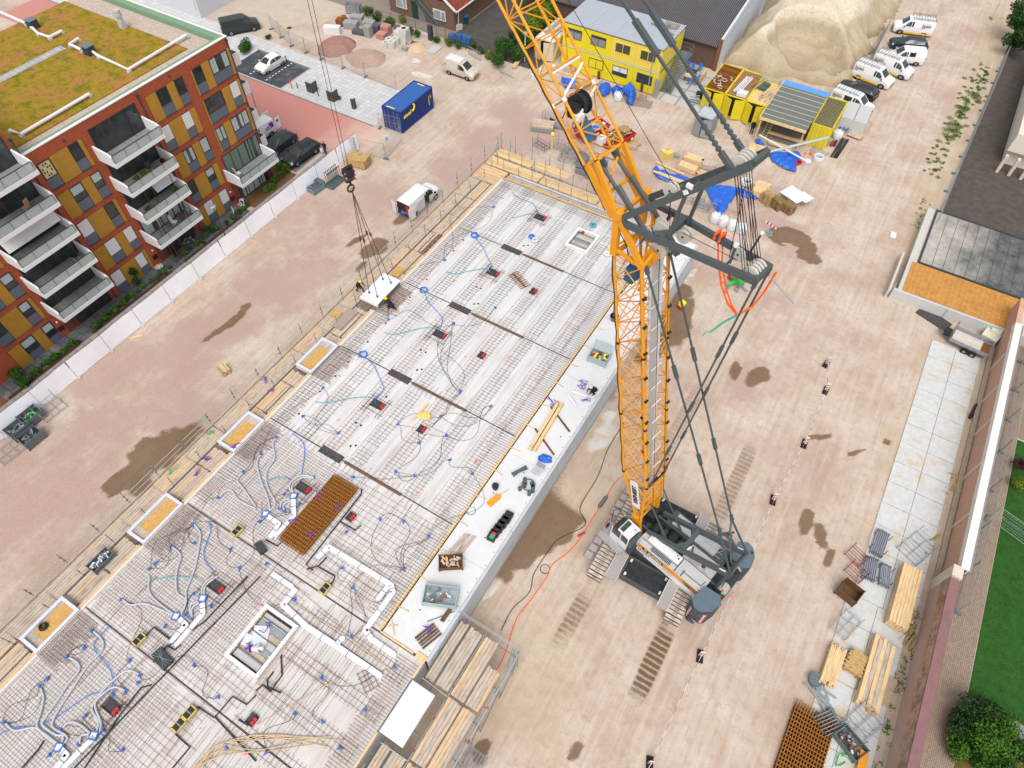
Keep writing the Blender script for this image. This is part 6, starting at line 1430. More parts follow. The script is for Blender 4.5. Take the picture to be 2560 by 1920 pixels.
def person(label,loc,rz,J_,top,legs,helm=None,hair=None,sleeve=True,hold=None):
 """J_: joints, x forward, y left, z up"""
 r=T('person',label,'person',tuple(loc),rz)
 g_=lambda k:V(J_[k])
 pel,ch,nk,hd=g_('pel'),g_('ch'),g_('nk'),g_('hd')
 up=(ch-pel).normalized();fwd=V(J_.get('fwd',(1,0,0))).normalized();lat=V((0,1,0))
 hf=V(J_.get('face',(1,0,0))).normalized()
 skin=MB();capsule(skin,nk,hd-(hd-nk).normalized()*.04,.058,.055);skin.ball(hd+V((0,0,.02)),.105,12,9,(.95,.80,1.12));skin.ball(hd+hf*.085+V((0,0,-.01)),.022,6,5);skin.ball(hd+hf*.05+V((0,0,-.07)),.055,8,6)
 for s_ in(1,-1):skin.ball(hd+lat*s_*.088,.026,6,5,(.6,.5,1.2));skin.ball(hd+hf*.083+lat*s_*.035+V((0,0,.03)),.012,5,4)
 torso=MB();capsule(torso,pel+up*.06,ch,.135,.15);capsule(torso,pel+up*.06+lat*.07,ch+lat*.09,.10,.12);capsule(torso,pel+up*.06-lat*.07,ch-lat*.09,.10,.12);capsule(torso,ch,nk,.11,.07)
 leg=MB();capsule(leg,pel+lat*.08,pel-lat*.08,.135,.135)
 for sd_,k in((1,'l'),(-1,'r')):
  sho,el,wr=ch+lat*sd_*.185+up*.07,g_('el'+k),g_('wr'+k)
  capsule(torso,ch+lat*sd_*.1+up*.05,sho,.09,.075);capsule(torso,sho,sho.lerp(el,1 if sleeve else .55),.068,.052 if sleeve else .06)
  if sleeve:capsule(torso,el,el.lerp(wr,.92),.052,.042)
  else:capsule(skin,sho,el,.048,.042);capsule(skin,el,wr,.042,.030)
  hdn=(wr-el).normalized();hand=wr+hdn*.05;capsule(skin,wr-hdn*.03,hand+hdn*.03,.032,.036)
  sx_=lat.cross(hdn);sx_=sx_.normalized()if sx_.length>.1 else V((1,0,0));wv_=hdn.cross(sx_).normalized()
  for i,L in enumerate((.066,.076,.072,.056)):
   o=hand+hdn*.03+wv_*(.027-.018*i);m1=o+hdn*L*.55+sx_*.004;capsule(skin,o,m1,.010,.0095,6);capsule(skin,m1,m1+(hdn*.8-sx_*.5)*L*.5,.0095,.008,6)
  o=hand+wv_*.03;capsule(skin,o,o+(hdn*.5+wv_*.7)*.055,.011,.009,6)
  kn,an=g_('kn'+k),g_('an'+k);hip=pel+lat*sd_*.10-up*.04
  capsule(leg,hip,kn,.098,.068);capsule(leg,kn,an,.066,.048)
  toe=V(J_.get('toe'+k,an+fwd*.17-V((0,0,.06))))
  bt=MB();capsule(bt,an+V((0,0,.06)),an-V((0,0,.02)),.056,.056);capsule(bt,an-fwd*.03-V((0,0,.04)),toe,.05,.042);fuse(bt,'boot',c_boot,r,.014)
 fuse(skin,'body',m_skin,r,.0085);fuse(torso,'jacket',top,r,.018);fuse(leg,'trousers',legs,r,.018)
 mb=MB();hup=(hd-nk).normalized()
 if helm:
  mb.ball(hd+V((0,0,.055)),.138,14,10,(1.05,.92,.80));mb.cyl((hd.x+.02*hf.x,hd.y),.155,hd.z+.045,hd.z+.06,16);mb.bar(hd+V((-.12,0,.135)),hd+V((.1,0,.165)),.03,.03);mb.build('helmet',helm,r,True)
 else:
  mb.ball(hd+V((-.018,0,.045)),.112,12,9,(1,.9,1.0));fuse(mb,'hair',hair or m_haird,r,.014)
 return r
STAND=dict(pel=(0,0,.95),ch=(.02,0,1.36),nk=(.03,0,1.52),hd=(.06,0,1.68),ell=(.02,.27,1.14),elr=(.05,-.27,1.14),wrl=(.16,.24,.92),wrr=(.2,-.22,.95),knl=(.05,.11,.52),knr=(.02,-.11,.52),anl=(0,.12,.10),anr=(-.03,-.12,.10))
WALK=dict(STAND,knl=(.22,.10,.54),anl=(.26,.10,.12),knr=(.04,-.10,.52),anr=(-.30,-.10,.16),ell=(-.10,.27,1.15),wrl=(-.06,.32,.92),elr=(.16,-.28,1.16),wrr=(.36,-.34,1.04),toel=(.44,.10,.06),toer=(-.16,-.1,.05))
REACH=dict(pel=(-.1,0,.90),ch=(.14,0,1.27),nk=(.24,0,1.40),hd=(.36,0,1.53),ell=(.40,.24,1.16),elr=(.38,-.24,1.12),wrl=(.62,.20,1.04),wrr=(.58,-.22,.98),knl=(.18,.14,.50),anl=(.36,.16,.10),knr=(-.08,-.12,.48),anr=(-.34,-.14,.12),toel=(.54,.16,.05),toer=(-.18,-.14,.05))
BEND=dict(pel=(-.16,0,.90),ch=(.24,0,1.08),nk=(.38,0,1.12),hd=(.52,0,1.08),ell=(.42,.22,.84),elr=(.40,-.22,.84),wrl=(.52,.14,.60),wrr=(.5,-.16,.6),knl=(.02,.13,.50),anl=(-.04,.14,.10),knr=(-.02,-.13,.50),anr=(-.12,-.14,.10))
KNEEL=dict(pel=(-.15,0,.46),ch=(.26,0,.72),nk=(.40,0,.80),hd=(.53,0,.86),ell=(.50,.22,.52),elr=(.48,-.22,.50),wrl=(.70,.16,.30),wrr=(.66,-.18,.26),knl=(.26,.16,.36),anl=(.20,.16,.10),knr=(.10,-.14,.08),anr=(-.34,-.14,.09),toer=(-.46,-.14,.04))
CROUCH=dict(pel=(-.16,0,.40),ch=(.14,0,.74),nk=(.24,0,.86),hd=(.34,0,.98),ell=(.36,.22,.58),elr=(.36,-.22,.56),wrl=(.56,.14,.40),wrr=(.56,-.12,.36),knl=(.26,.20,.48),anl=(.02,.18,.10),knr=(.26,-.20,.46),anr=(.0,-.18,.10))
person('worker in black with yellow helmet reaching from the scaffold towards the hanging slab',Q(1,1,903,866,2.67),D(-12),REACH,c_black,c_black,m_helm)
person('worker in black with yellow helmet kneeling on the deck beside the hanging slab',Q(1,1,1172,1008,3.14),D(172),KNEEL,c_black,c_black,m_helm)
person('worker in a white shirt and dark trousers bending inside the white framed floor opening',g(646,1632,2.35),D(30),BEND,c_white,c_black,m_helw)
person('worker in dark clothes and white helmet crouching on the pale concrete strip',Q(2,2,703,78,3.1),D(-120),CROUCH,c_black,c_black,m_helw)
person('worker in black with a yellow helmet standing in front of the open yellow containers',Q(2,0,2062,1160),D(100),dict(STAND,wrl=(.3,.24,1.05)),c_black,c_black,m_helm)
wm=person('man in a black shirt and jeans walking beside the black estate car',Q(1,0,608,1340,.01),D(-78),WALK,c_black,c_jean,None,m_hair,sleeve=False)
mb=MB();mb.ball((0,0,.38),.26,10,8,(.7,.85,1.25),.1);b_=tag(mb.build('shopping_bag',m_bag),'white plastic bag held low by the walking man','bag');p=Q(1,0,590,1330,.05);b_.location=(p.x-.18,p.y-.05,.12)
person('worker in black with a white helmet standing below the crane jib by the stacked crates',g(1497,492),D(60),STAND,c_black,c_black,m_helw)
person('person in a pale blue shirt bending over at the apartment entrance',(-52.3,33.6,.02),D(-60),BEND,c_blue,c_navy,None,m_haird)
# plants
m_lf=leafmat('leaf_green',[(.25,(.012,.042,.006,1)),(.5,(.030,.090,.012,1)),(.72,(.075,.155,.022,1))])
m_lfy=leafmat('leaf_yellow',[(.25,(.03,.06,.006,1)),(.5,(.10,.16,.012,1)),(.72,(.24,.24,.02,1))])
m_lfb=leafmat('leaf_bright',[(.25,(.014,.055,.005,1)),(.5,(.05,.13,.012,1)),(.72,(.12,.22,.02,1))])
m_lfd=leafmat('leaf_dark',[(.25,(.008,.026,.006,1)),(.5,(.018,.052,.010,1)),(.72,(.04,.09,.016,1))])
m_lfr=leafmat('leaf_purple',[(.3,(.03,.006,.014,1)),(.7,(.10,.02,.035,1))])
m_bark=M('bark',(.09,.06,.04,1),.9,var=.3)
pr_=random.Random(5)
def rv():
 while 1:
  v=V((pr_.uniform(-1,1),pr_.uniform(-1,1),pr_.uniform(-1,1)))
  if .05<v.length<1:return v
def leaves(mb,c,R,n,s,sz=.8):
 c=V(c)
 for _ in range(n):
  d=rv().normalized();k=pr_.random()**.4;p=c+V((d.x*R,d.y*R,d.z*R*sz))*k
  if p.z<.02:p.z=pr_.uniform(.02,.15)
  a=rv().normalized();b=a.cross(d if pr_.random()<.6 else rv()).normalized();a=b.cross(a).normalized()if False else a
  L=s*pr_.uniform(.6,1.4);w=L*.55
  mb.add([p-a*L*.5,p+b*w*.5,p+a*L*.5,p-b*w*.5],[(0,1,2,3)])
def bush(name,label,cat,clumps,mat,n,s,group=None,stems=3,sz=.8):
 c0=V(clumps[0][0]);r=T(name,label,cat,(c0.x,c0.y,0),0,group);mb=MB()
 for c_,R in clumps:
  c_=V(c_)-V((c0.x,c0.y,0))
  for _ in range(9):
   o=rv()*R*.62;leaves(mb,c_+V((o.x,o.y,o.z*.8)),R*.52,max(5,int(n*R*R/4.5)),s*1.35,sz)
 mb.build('foliage',mat,r)
 mb=MB();h=clumps[0][0][2]
 for c_,R in clumps:
  q_=V(c_)-V((c0.x,c0.y,0));mb.tube((q_.x*.5,q_.y*.5,0),q_,.05+R*.02,6,.02)
  for _ in range(stems):mb.tube(q_*.6,q_+rv()*R*.7,.025,5,.008)
 mb.build('trunk' if h>1.5 else 'stem',m_bark,r);return r
def at(c_,r_,x,y,h):p=Q(c_,r_,x,y,h);return(p.x,p.y,h)
bush('garden_shrub','broad rounded green shrub on the left of the shrubs at the lower right corner','shrub',[(at(3,3,1800,1190,1.2),1.4),(at(3,3,1700,1300,1.0),1.1),(at(3,3,1950,1230,1.1),1.1)],m_lfd,900,.12)
bush('garden_shrub','big bright green domed shrub at the lower right corner','shrub',[(at(3,3,1960,1430,1.5),1.6),(at(3,3,2080,1350,1.3),1.2)],m_lfb,900,.12)
bush('garden_shrub','light green low shrub at the lower right next to the brick path','shrub',[(at(3,3,1660,1480,.9),.95)],m_lfb,900,.11)
bush('garden_shrub','dark green shrub cut by the lower right picture edge','shrub',[(at(3,3,2000,1620,1.1),1.2),(at(3,3,1850,1600,.9),.8),(at(3,3,2180,1520,1.2),1.0)],m_lf,900,.12)
bush('garden_shrub','yellow flowering shrub at the right edge beside the lawn','shrub',[(at(3,2,2195,850,.7),.8)],m_lfy,800,.1)
bush('garden_shrub','dark purple leaved shrub at the right edge above the yellow one','shrub',[(at(3,2,2200,690,.8),.75)],m_lfr,700,.1)
bush('garden_tree','dark green tree at the upper right picture edge, top one of two','tree',[(at(3,0,2215,140,3.2),2.4)],m_lfd,700,.2)
bush('garden_tree','dark green tree at the upper right picture edge, lower one by the mesh fence','tree',[(at(3,0,2190,330,2.4),2.0),(at(3,0,2130,360,1.6),1.0)],m_lfd,700,.18)
bush('wild_bush','tall green bush with yellow leaves behind the crane jib near the lumber','bush',[(at(1,0,2130,400,1.6),1.6),(at(1,0,2080,520,1.0),1.1),(at(2,0,60,440,1.2),1.4)],m_lf,800,.16)
bush('wild_bush','bright yellowish green bush left of the yellow office roof','bush',[(at(2,0,250,130,2.2),2.0),(at(2,0,180,220,1.8),1.4),(at(2,0,330,60,2.0),1.3)],m_lfy,700,.17)
bush('wild_bush','dark green bush just left of the white storage container','bush',[(at(2,0,100,330,1.6),1.6),(at(2,0,30,300,1.5),1.3)],m_lf,700,.16)
for i,(x,y,R)in enumerate([(960,90,.9),(1050,140,.9),(1150,190,.9),(1260,160,.7),(1330,260,.8),(1390,290,.6),(1560,340,.6),(1660,360,.7),(1750,390,.6),(1870,380,.7),(1940,430,.6),(2010,470,.7),(100,310,.5),(190,250,0)]):
 if R:bush('weed_clump','green weeds growing through the garden fence' if y<300 and x>900 else('green and yellow weeds along the rusty fence near the barrier' if x>900 else 'small weed clump at the corner of the plaza'),'weeds',[(at(1,0,x,y,R*.8),R)],m_lfy if i%4==3 else m_lf,700,.13,'weeds along the garden fence',2)
bush('roadside_bush','green bush between the black van and the apartment corner','bush',[(at(0,0,2120,380,.8),1.0),(at(0,0,2090,420,.8),.8)],m_lf,700,.13)
bush('corner_bush','leafy bush against the brick wall at the far left of the planting strip','bush',[(at(0,1,120,1570,.8),.8),(at(0,1,190,1640,.6),.6)],m_lf,800,.12)
bush('potted_shrub','tall dark shrub with white flowers standing against the ochre slats','shrub',[(at(0,1,1150,700,1.2),.45),(at(0,1,1170,760,.7),.5),(at(0,1,1140,670,1.6),.3)],m_lfd,1500,.1)
bush('flower_pot','round white flowering plant beside the apartment door','plant',[(at(0,1,1370,640,.55),.45)],M('white_petals',C(236,236,226),.8,var=.2,scale=14),1800,.09)
bush('flower_pot','pink flowering plants in pots in front of the middle apartment window','plant',[(at(0,1,1495,510,.5),.4),(at(0,1,1510,545,.3),.25)],m_lfr,1300,.09)
hp0=bush('hedge_plant','young green hedge plant in the row along the apartment terrace','plant',[((0,0,.32),.34)],m_lfb,1500,.10,'young hedge plants',2,1.1)
hp1=bush('hedge_plant','young green hedge plant in the row along the apartment terrace','plant',[((0,0,.26),.26)],m_lf,1500,.10,'young hedge plants',2,1.2)
spots=[(0,1,x,y)for x,y in[(230,1615),(280,1575),(320,1550),(360,1490),(400,1470),(445,1440),(480,1420),(505,1400),(540,1370),(585,1330),(620,1310),(670,1290),(820,1165),(868,1120),(915,1080),(955,1040),(985,1025),(1030,975),(1075,955),(1100,910),(1140,890),(1190,850),(1235,815),(1305,765),(1350,740),(1375,705),(1410,690),(1465,645),(1600,520),(1640,480),(1700,450),(1755,430),(1780,370),(1830,330),(1870,310),(1955,265),(2015,215),(2065,170),(2100,140),(2140,110),(1780,310)]]
first={0:hp0,1:hp1}
for i,s_ in enumerate(spots):
 p=Q(*s_,.3);rz_=pr_.uniform(0,6);k=pr_.uniform(.8,1.25);w=i%2;loc=(p.x,p.y,.03)
 if w in first:o=first.pop(w);o.location=loc;o.rotation_euler=(0,0,rz_)
 else:dup((hp0,hp1)[w],loc,rz_,None,(k,k,k))
for x,y in((160,1560),(215,1520),(270,1470),(130,1620),(200,1445),(300,1430),(90,1640)):p=Q(1,0,x,y,.3);dup(hp0,(p.x,p.y,.03),pr_.uniform(0,6),'yellowish shrub in the sandy bed at the apartment corner',(1.3,1.3,1.5))
mb=MB()
for i in range(150):
 t_=pr_.random();p=Q(3,0,1900,560).lerp(Q(3,0,1400,1500),t_);R=pr_.uniform(.12,.5)*(1.3 if .25<t_<.75 else .7)
 leaves(mb,(p.x+pr_.gauss(0,.55),p.y+pr_.gauss(0,.4),.05),R,int(260*R+14),.085,.3)
for i in range(40):p=Q(3,1,1350,60).lerp(Q(3,1,1280,330),pr_.random());leaves(mb,(p.x+pr_.gauss(0,.3),p.y,.05),.15,8,.1,.4)
for i in range(80):leaves(mb,(16.1+pr_.gauss(0,.18),pr_.uniform(12,27),.05),.2,9,.12,.6)
tag(mb.build('weeds',m_lfb),'ragged green weeds scattered along the verges','weeds',None,'stuff')
mb=MB()
for i in range(9000):
 x,y=pr_.uniform(20,30),pr_.uniform(22.9,45);a=pr_.uniform(0,PI);h=pr_.uniform(.03,.07)
 mb.add([(x,y,.03),(x+.05*math.cos(a),y+.05*math.sin(a),.03),(x+.03*pr_.uniform(-1,1),y+.03*pr_.uniform(-1,1),.03+h)],[(0,1,2)])
tag(mb.build('grass',m_lawn),'mown lawn grass blades','grass',None,'stuff')
# loose things
def AX(c_,r_,a,b,z=0.0):
 p,q_=Q(c_,r_,*a,z),Q(c_,r_,*b,z);m=(p+q_)/2;return m,(q_-p).length,math.atan2((q_-p).y,(q_-p).x)
gr=random.Random(21)
def stack(name,label,cat,c_,r_,a,b,w,h,mat,z=0.0,bw=.2,bh=.12,jit=.12,group=None,skids=True,mats=None):
 """bundle of boards or beams lying along the line a-b of the photo"""
 m,L,az=AX(c_,r_,a,b,z);mb=MB();nx,nz=max(1,round(w/bw)),max(1,round(h/bh))
 if skids:
  for x in(-L*.33,L*.33):mb.box((x,0,.05),(.1,w*1.12,.1))
 z0=.1 if skids else 0
 for k in range(nz):
  for i in range(nx):
   if mats:mb.cur=gr.randrange(len(mats))
   mb.box((gr.uniform(-jit,jit),-w/2+(i+.5)*w/nx,z0+(k+.5)*h/nz),(L*(1-gr.uniform(0,jit*.4)),w/nx*.94,h/nz*.93),gr.uniform(-.01,.01)*jit*10)
 o=mb.build(name,mats or mat);o.location=m;o.rotation_euler=(0,0,az);return tag(o,label,cat,group)
def put(mb,name,mats,loc,rz,label,cat,group=None,smooth=False):
 o=mb.build(name,mats,None,smooth);o.location=loc;o.rotation_euler=(0,0,rz);return tag(o,label,cat,group)
def container(label,x0,x1,y0,y1,h,mat,roof,z=.05,name='storage_container',doors='-y',open_=0,ribs=True,group=None):
 r=T(name,label,'container',((x0+x1)/2,(y0+y1)/2,z),0,group);w,l=(x1-x0)/2,(y1-y0)/2
 mb=MB();mb.bb(-w+.05,w-.05,-l+.05,l-.05,0.05,h-.06);mb.build('shell',mat if not open_ else mat,r)
 mb=MB()
 for x in(-w,w):
  for y in(-l,l):mb.box((x*.97,y*.985,h/2),(.12,.12,h))
  mb.bb(x-.05,x+.05,-l,l,0,.14);mb.bb(x-.05,x+.05,-l,l,h-.1,h)
 for y in(-l,l):mb.bb(-w,w,y-.05,y+.05,0,.14);mb.bb(-w,w,y-.05,y+.05,h-.1,h)
 mb.build('corner_frame',mat,r)
 mb=MB();n=int(2*l/.28)
 for sd_ in(-1,1):
  for i in range(n):y=-l+.15+(2*l-.3)*(i+.5)/n;mb.bb(sd_*w-.045,sd_*w+.035,y-.07,y+.07,.14,h-.1)
 mb.build('side_rib',mat,r)
 mb=MB()
 for i in range(n):y=-l+.15+(2*l-.3)*(i+.5)/n;mb.bb(-w+.08,w-.08,y-.08,y+.08,h-.065,h-.02)
 mb.build('roof_rib',roof,r)
 if open_:
  mb=MB();mb.bb(-w+.15,w-.15,-l-.012,-l+.06,.15,h-.15);mb.build('dark_opening',m_black,r)
  for sd_,a in((-1,open_),(1,open_*.7)):
   if sd_==-1 and open_<0:continue
   mb=MB();mb.bb(0,w-.05,-.03,.03,.12,h-.12)
   for i in range(4):mb.bb(.1+i*.27,.2+i*.27,-.055,-.03,.2,h-.2)
   for zz in(.5,h-.6):mb.bb(.03,w-.1,-.06,-.03,zz,zz+.06)
   Mt=MX.Translation((sd_*w,-l-.03,0))@MX.Rotation((PI/2+a*.9)*1 if sd_==1 else-a,4,'Z');mb.xf(Mt if sd_==-1 else MX.Translation((sd_*w,-l-.03,0))@MX.Rotation(PI+a,4,'Z'));mb.build('door',mat,r)
 else:
  for sd_ in(-1,1):
   mb=MB();mb.bb(min(0,sd_*w)+.03,max(0,sd_*w)-.03,-l-.06,-l-.01,.14,h-.14)
   for i in range(3):mb.bb(sd_*w*.5-.4+i*.32,sd_*w*.5-.3+i*.32,-l-.085,-l-.06,.25,h-.25)
   d_=mb.build('door',mat,r);mb=MB()
   for q_ in(.3,.7):mb.tube((sd_*w*q_,-l-.1,.2),(sd_*w*q_,-l-.1,h-.2),.02,5)
   mb.build('lock_bar',m_galv,d_)
 return r
m_cblue=M('container_blue',(.008,.035,.19,1),.45,var=.1,dirt=.05);m_cblueroof=M('container_blue_roof',(.03,.13,.40,1),.4,var=.15)
bc=container('dark blue shipping container with yellow lettering beside the red road',-48.75,-46.2,52.45,58.6,2.59,m_cblue,m_cblueroof)
m_ylet=M('letter_yellow',(.85,.72,.02,1),.5)
lettering('scooul',.62,m_ylet,frame((1.325,-2.6,1.55),(0,1,0),(0,0,1)),bc,bold=.03,shear=.12,spacing=.84)
mb=MB();mb.path([(1.33,-.98,1.7),(1.33,-.72,1.78),(1.33,-.55,2.0),(1.33,-.58,2.3),(1.33,-.7,2.42)],.1,6);mb.build('emblem',m_ylet,bc)
mb=MB();mb.bb(1.315,1.33,2.2,2.27,.7,1.9);mb.bb(1.315,1.33,2.5,2.57,1.5,1.9);mb.bb(-.8,.3,-2.85,-2.7,2.575,2.58);mb.bb(-.6,.4,2.7,2.85,2.575,2.58);mb.build('number_strip',m_ylet,bc)
wc=container('white storage container with open door beside the yellow office',-41.75,-39.1,74.9,80.9,2.5,M('container_cream',C(222,216,188),.6,var=.08,dirt=.15),m_white,open_=.5)
mb=MB();mb.bb(-.9,-.4,-1.5,2.6,2.5,2.62);mb.bb(.0,.4,-.5,1.8,2.5,2.6);mb.tube((.7,-2.5,2.58),(.7,2.5,2.58),.06,6);tag(wpart(wc,mb,'roof_load',m_galv)if False else mb.build('roof_load',m_galv,wc))
m_yrustroof=M('roof_rust',(.26,.095,.02,1),.85,var=.4,scale=2.5)
ya=container('yellow container with one door open and a rusty mesh covered roof, leftmost of the row',-19.15,-16.72,75.2,81.4,2.6,m_yel,m_yrustroof,open_=.45)
yb=container('yellow container with open doors and a reddish roof carrying white pipes',-16.62,-14.15,75.2,81.4,2.6,m_yel,M('roof_redbrown',(.22,.095,.075,1),.8,var=.25),open_=.55)
yc=container('yellow container with open doors next to the grey canopy, pale boards on its roof',-14.05,-11.75,75.2,81.4,2.6,m_yel,m_w_n,open_=.6)
yd=container('yellow container with closed doors and dark ribbed roof at the right end',-6.35,-4.15,74.8,81.0,2.6,m_yel,M('roof_dark',(.07,.072,.075,1),.7,var=.2))
mb=MB()
for k in range(40):y=75.3+k*.15;mb.bb(-19.1,-16.75,y-.012,y+.012,2.66,2.69)
for k in range(16):x=-19.05+k*.152;mb.bb(x-.012,x+.012,75.3,81.3,2.69,2.71)
tag(mb.build('rebar_mat',m_rust),'rusty reinforcement mat lying on the leftmost yellow container roof','rebar mat')
for i in range(7):put(MB().path([(0,0,0),(.4,.2,.05),(.7,-.1,.04),(1.0,.2,.02),(.9,.5,.03)],.035,5),'white_hose',m_bag,(-18.6+gr.uniform(0,1.2),76.5+gr.uniform(0,3),2.75),gr.uniform(0,6),'scrap of white hose lying on the rusty container roof','hose','hose scraps on the rusty roof')
for i in range(8):put(MB().tube((0,-1.9,.05),(0,1.9,.05),.05,6),'white_pipe',m_white,(-15.9+i*.11,78.0+gr.uniform(-.2,.2),2.68+.08*(i%2)),D(-4),'long white pipe in the bundle on the reddish container roof','pipe','white pipes on the container roof')
put(MB().box((0,0,.2),(1.1,.9,.4)),'open_crate',m_bag,(-14.9,75.9,2.66),0,'small whitish open crate at the front edge of the reddish container roof','crate')
ladder('black ladder lying on the yellow container roofs',(-14.3,77.8,2.75),(-13.6,80.3,2.8),.5,m_black)
put(MB().box((0,0,.12),(.9,1.6,.24)).box((.2,.3,.3),(.4,.6,.15)),'tool_box',M('box_greenish',(.06,.10,.09,1),.6),(-13.3,78.8,2.66),D(-8),'dark green machine box on the yellow container roofs','box')
for i in range(8):put(MB().box((0,0,.04),(.12,2.0,.06)),'roof_plank',m_w_yo,(-12.9+.2*i+gr.uniform(-.1,.1),77.2+gr.uniform(-.6,.8),2.68),gr.uniform(-.5,.2),'loose pale plank lying on the container roof by the canopy','plank','loose planks on the container roof')
rack('flat galvanised scaffold frames lying on the yellow container roofs by the sand',-13.2,80.6,0,2.4,.8,.35,z=2.66)
cn=T('canopy','flat grey felt canopy with white battens between the yellow containers','canopy',(-9.1,76.7,0))
m_feltg=M('felt_grey',C(118,126,124),.9,var=.10,scale=4)
mb=MB();mb.bb(-11.55,-6.4,72.3,79.9,2.95,3.03);mb.cur=1
for i in range(7):mb.bb(-11.55,-6.4,73.1+i*1.05,73.16+i*1.05,3.03,3.05)
mb.cur=2;mb.bb(-11.8,-6.3,79.9,81.0,2.97,3.05);wpart(cn,mb,'roof',[m_feltg,m_w_n,M('sheet_skyblue',(.10,.28,.66,1),.6)])
mb=MB();mb.bb(-11.65,-11.56,72.2,81,2.9,3.08);mb.bb(-11.6,-6.4,72.18,72.28,2.75,3.05);wpart(cn,mb,'fascia',m_w_n)
for x in(-11.4,-6.6):mb=MB();mb.bb(x-.08,x+.08,72.4,72.56,0,2.95);wpart(cn,mb,'post',m_w_x)
put(MB().bb(-2.5,2.5,-3,3,0,.06),'concrete_pad',M('pad_grey',C(150,142,134),.9,var=.2),(-9.1,76.5,.0),0,'dusty concrete floor pad under the grey canopy','slab')
stack('timber_beam','long new timber beam lying across the front of the canopy','beam',3,0,(0,1150),(330,1250),.25,.3,m_w_n,.3,.25,.3,.0,None,False)
ladder('yellow ladder standing under the grey canopy',(-10.7,72.9,.1),(-10.5,74.3,2.2),.55,m_yel)
gc=container('galvanised ribbed site container with its door open, in front of the yellow containers',-17.95,-16.0,69.8,72.1,2.4,m_galv,M('roof_white2',C(208,214,220),.5),open_=.4)
wt=T('covered_stack','square stack under a taut pale grey cover beside the white crew van','covered stack',(-2.75,81.7,0),D(2));mb=MB();mb.bb(-1.4,1.4,-1.85,1.85,0,1.45);mb.build('cover',M('cover_pale',C(206,206,204),.7,var=.05,bump=.2),wt);mb=MB();mb.bb(-.03,.03,-1.86,1.86,1.45,1.47);mb.build('seam',m_dark,wt)
pipeg=[(3,0,(560,540+700),(0,0))]
for i in range(6):put(MB().tube((0,-2.1,.06),(0,2.1,.06),.055,7),'black_pipe',m_black,tuple(Q(3,0,590+i*11,1275+i*3,.03)),D(-2+gr.uniform(-1,1)),'black plastic pipe in the bundle beside the rightmost yellow container','pipe','black pipes by the yellow container')
put(MB().path([(0,-1.9,.05),(.1,0,.05),(0,1.9,.05)],.06,6),'black_pipe',m_black,tuple(Q(3,0,645,1280)),D(-4),'single curved black pipe right of the pipe bundle','pipe')
for i,(x,m_)in enumerate(((510,m_galv),(548,m_red),(575,m_dark))):put(MB().tube((0,-.45,.18),(0,.45,.18),.16,10),'pipe_stub',m_galv if i==0 else(m_tail if i==1 else m_dark),tuple(Q(3,0,x,1250)),0,('grey','red capped','black')[i]+' short pipe stub at the foot of the yellow container','pipe')
put(MB().torus((0,0,.08),.62,.07,24,6).torus((0,0,.2),.58,.07,24,6),'hose_coil',m_black,tuple(Q(3,0,728,1080,.3)),0,'thick black hose coil lying on pallets near the white covered stack','hose coil')
def pallet(label,loc,rz,n=1,group=None,mat=None,w=1.2,d=.8,top=None):
 for k in range(n):
  mb=MB()
  for i in range(5):mb.box((0,-d/2+.06+i*(d-.12)/4,.125),(w,.11,.02))
  for x in(-w/2+.06,0,w/2-.06):
   for y in(-d/2+.06,0,d/2-.06):mb.box((x,y,.06),(.13,.11,.1))
  for y in(-d/2+.06,0,d/2-.06):mb.box((0,y,.01),(w,.1,.02))
  put(mb,'pallet',mat or m_w_p,(loc[0]+gr.uniform(-.03,.03),loc[1]+gr.uniform(-.03,.03),(loc[2]if len(loc)>2 else 0)+k*.145),rz+gr.uniform(-.03,.03),label,'pallet',group)
pallet('grey weathered pallet under the black hose coil',Q(3,0,700,1120),0,1);pallet('pale pallet under a board next to the hose coil',Q(3,0,770,1190),D(-5),1)
put(MB().box((0,0,.02),(1.5,1.2,.04)),'board',m_w_yo,tuple(Q(3,0,755,1165,.2)),D(-8),'square pale board on the pallet near the hose coil','board')
for i in range(16):put(MB().cyl((0,0),.11,0,.18,8),'blue_fitting',m_blue,(Q(3,0,640,1100,.2)+V((gr.gauss(0,.28),gr.gauss(0,.28),gr.uniform(-.1,.2))))[:],0,'small blue plastic fitting in the heap beside the yellow container','fitting','blue plastic fittings')
def bag(label,loc,r_,h,mat=None,group=None,name='big_bag'):
 mb=MB();n=12
 for z_,k in((0,.85),(.15*h,1.0),(.6*h,1.05),(.85*h,.95),(h,.6),(h*1.02,.3)):pass
 prof=[(0,.8),(.1,1.0),(.5,1.07),(.8,1.0),(.95,.75),(1.0,.35)];P=[]
 for z_,k in prof:
  for i in range(n):
   a=2*PI*i/n;sq=1/max(abs(math.cos(a)),abs(math.sin(a)))**.55;P.append((r_*k*sq*math.cos(a)*gr.uniform(.93,1.05),r_*k*sq*math.sin(a)*gr.uniform(.93,1.05),h*z_*gr.uniform(.97,1.03)))
 mb.add(P,[(j*n+i,j*n+(i+1)%n,(j+1)*n+(i+1)%n,(j+1)*n+i)for j in range(5)for i in range(n)]+[tuple(range(n-1,-1,-1)),tuple(range(5*n,6*n))])
 for sx_,sy_ in((1,1),(-1,1),(1,-1),(-1,-1)):mb.path([(sx_*r_*.7,sy_*r_*.75,h*.9),(sx_*r_*.4,sy_*r_*.4,h*1.18),(sx_*r_*.75,sy_*r_*.7,h*.9)],.03,4)
 return put(mb,name,mat or m_bag,tuple(loc),gr.uniform(0,1),label,'bag',group,False)
def z3p(x,y,z=0):return g(1620+x/2.976,360+y/2.976,z)
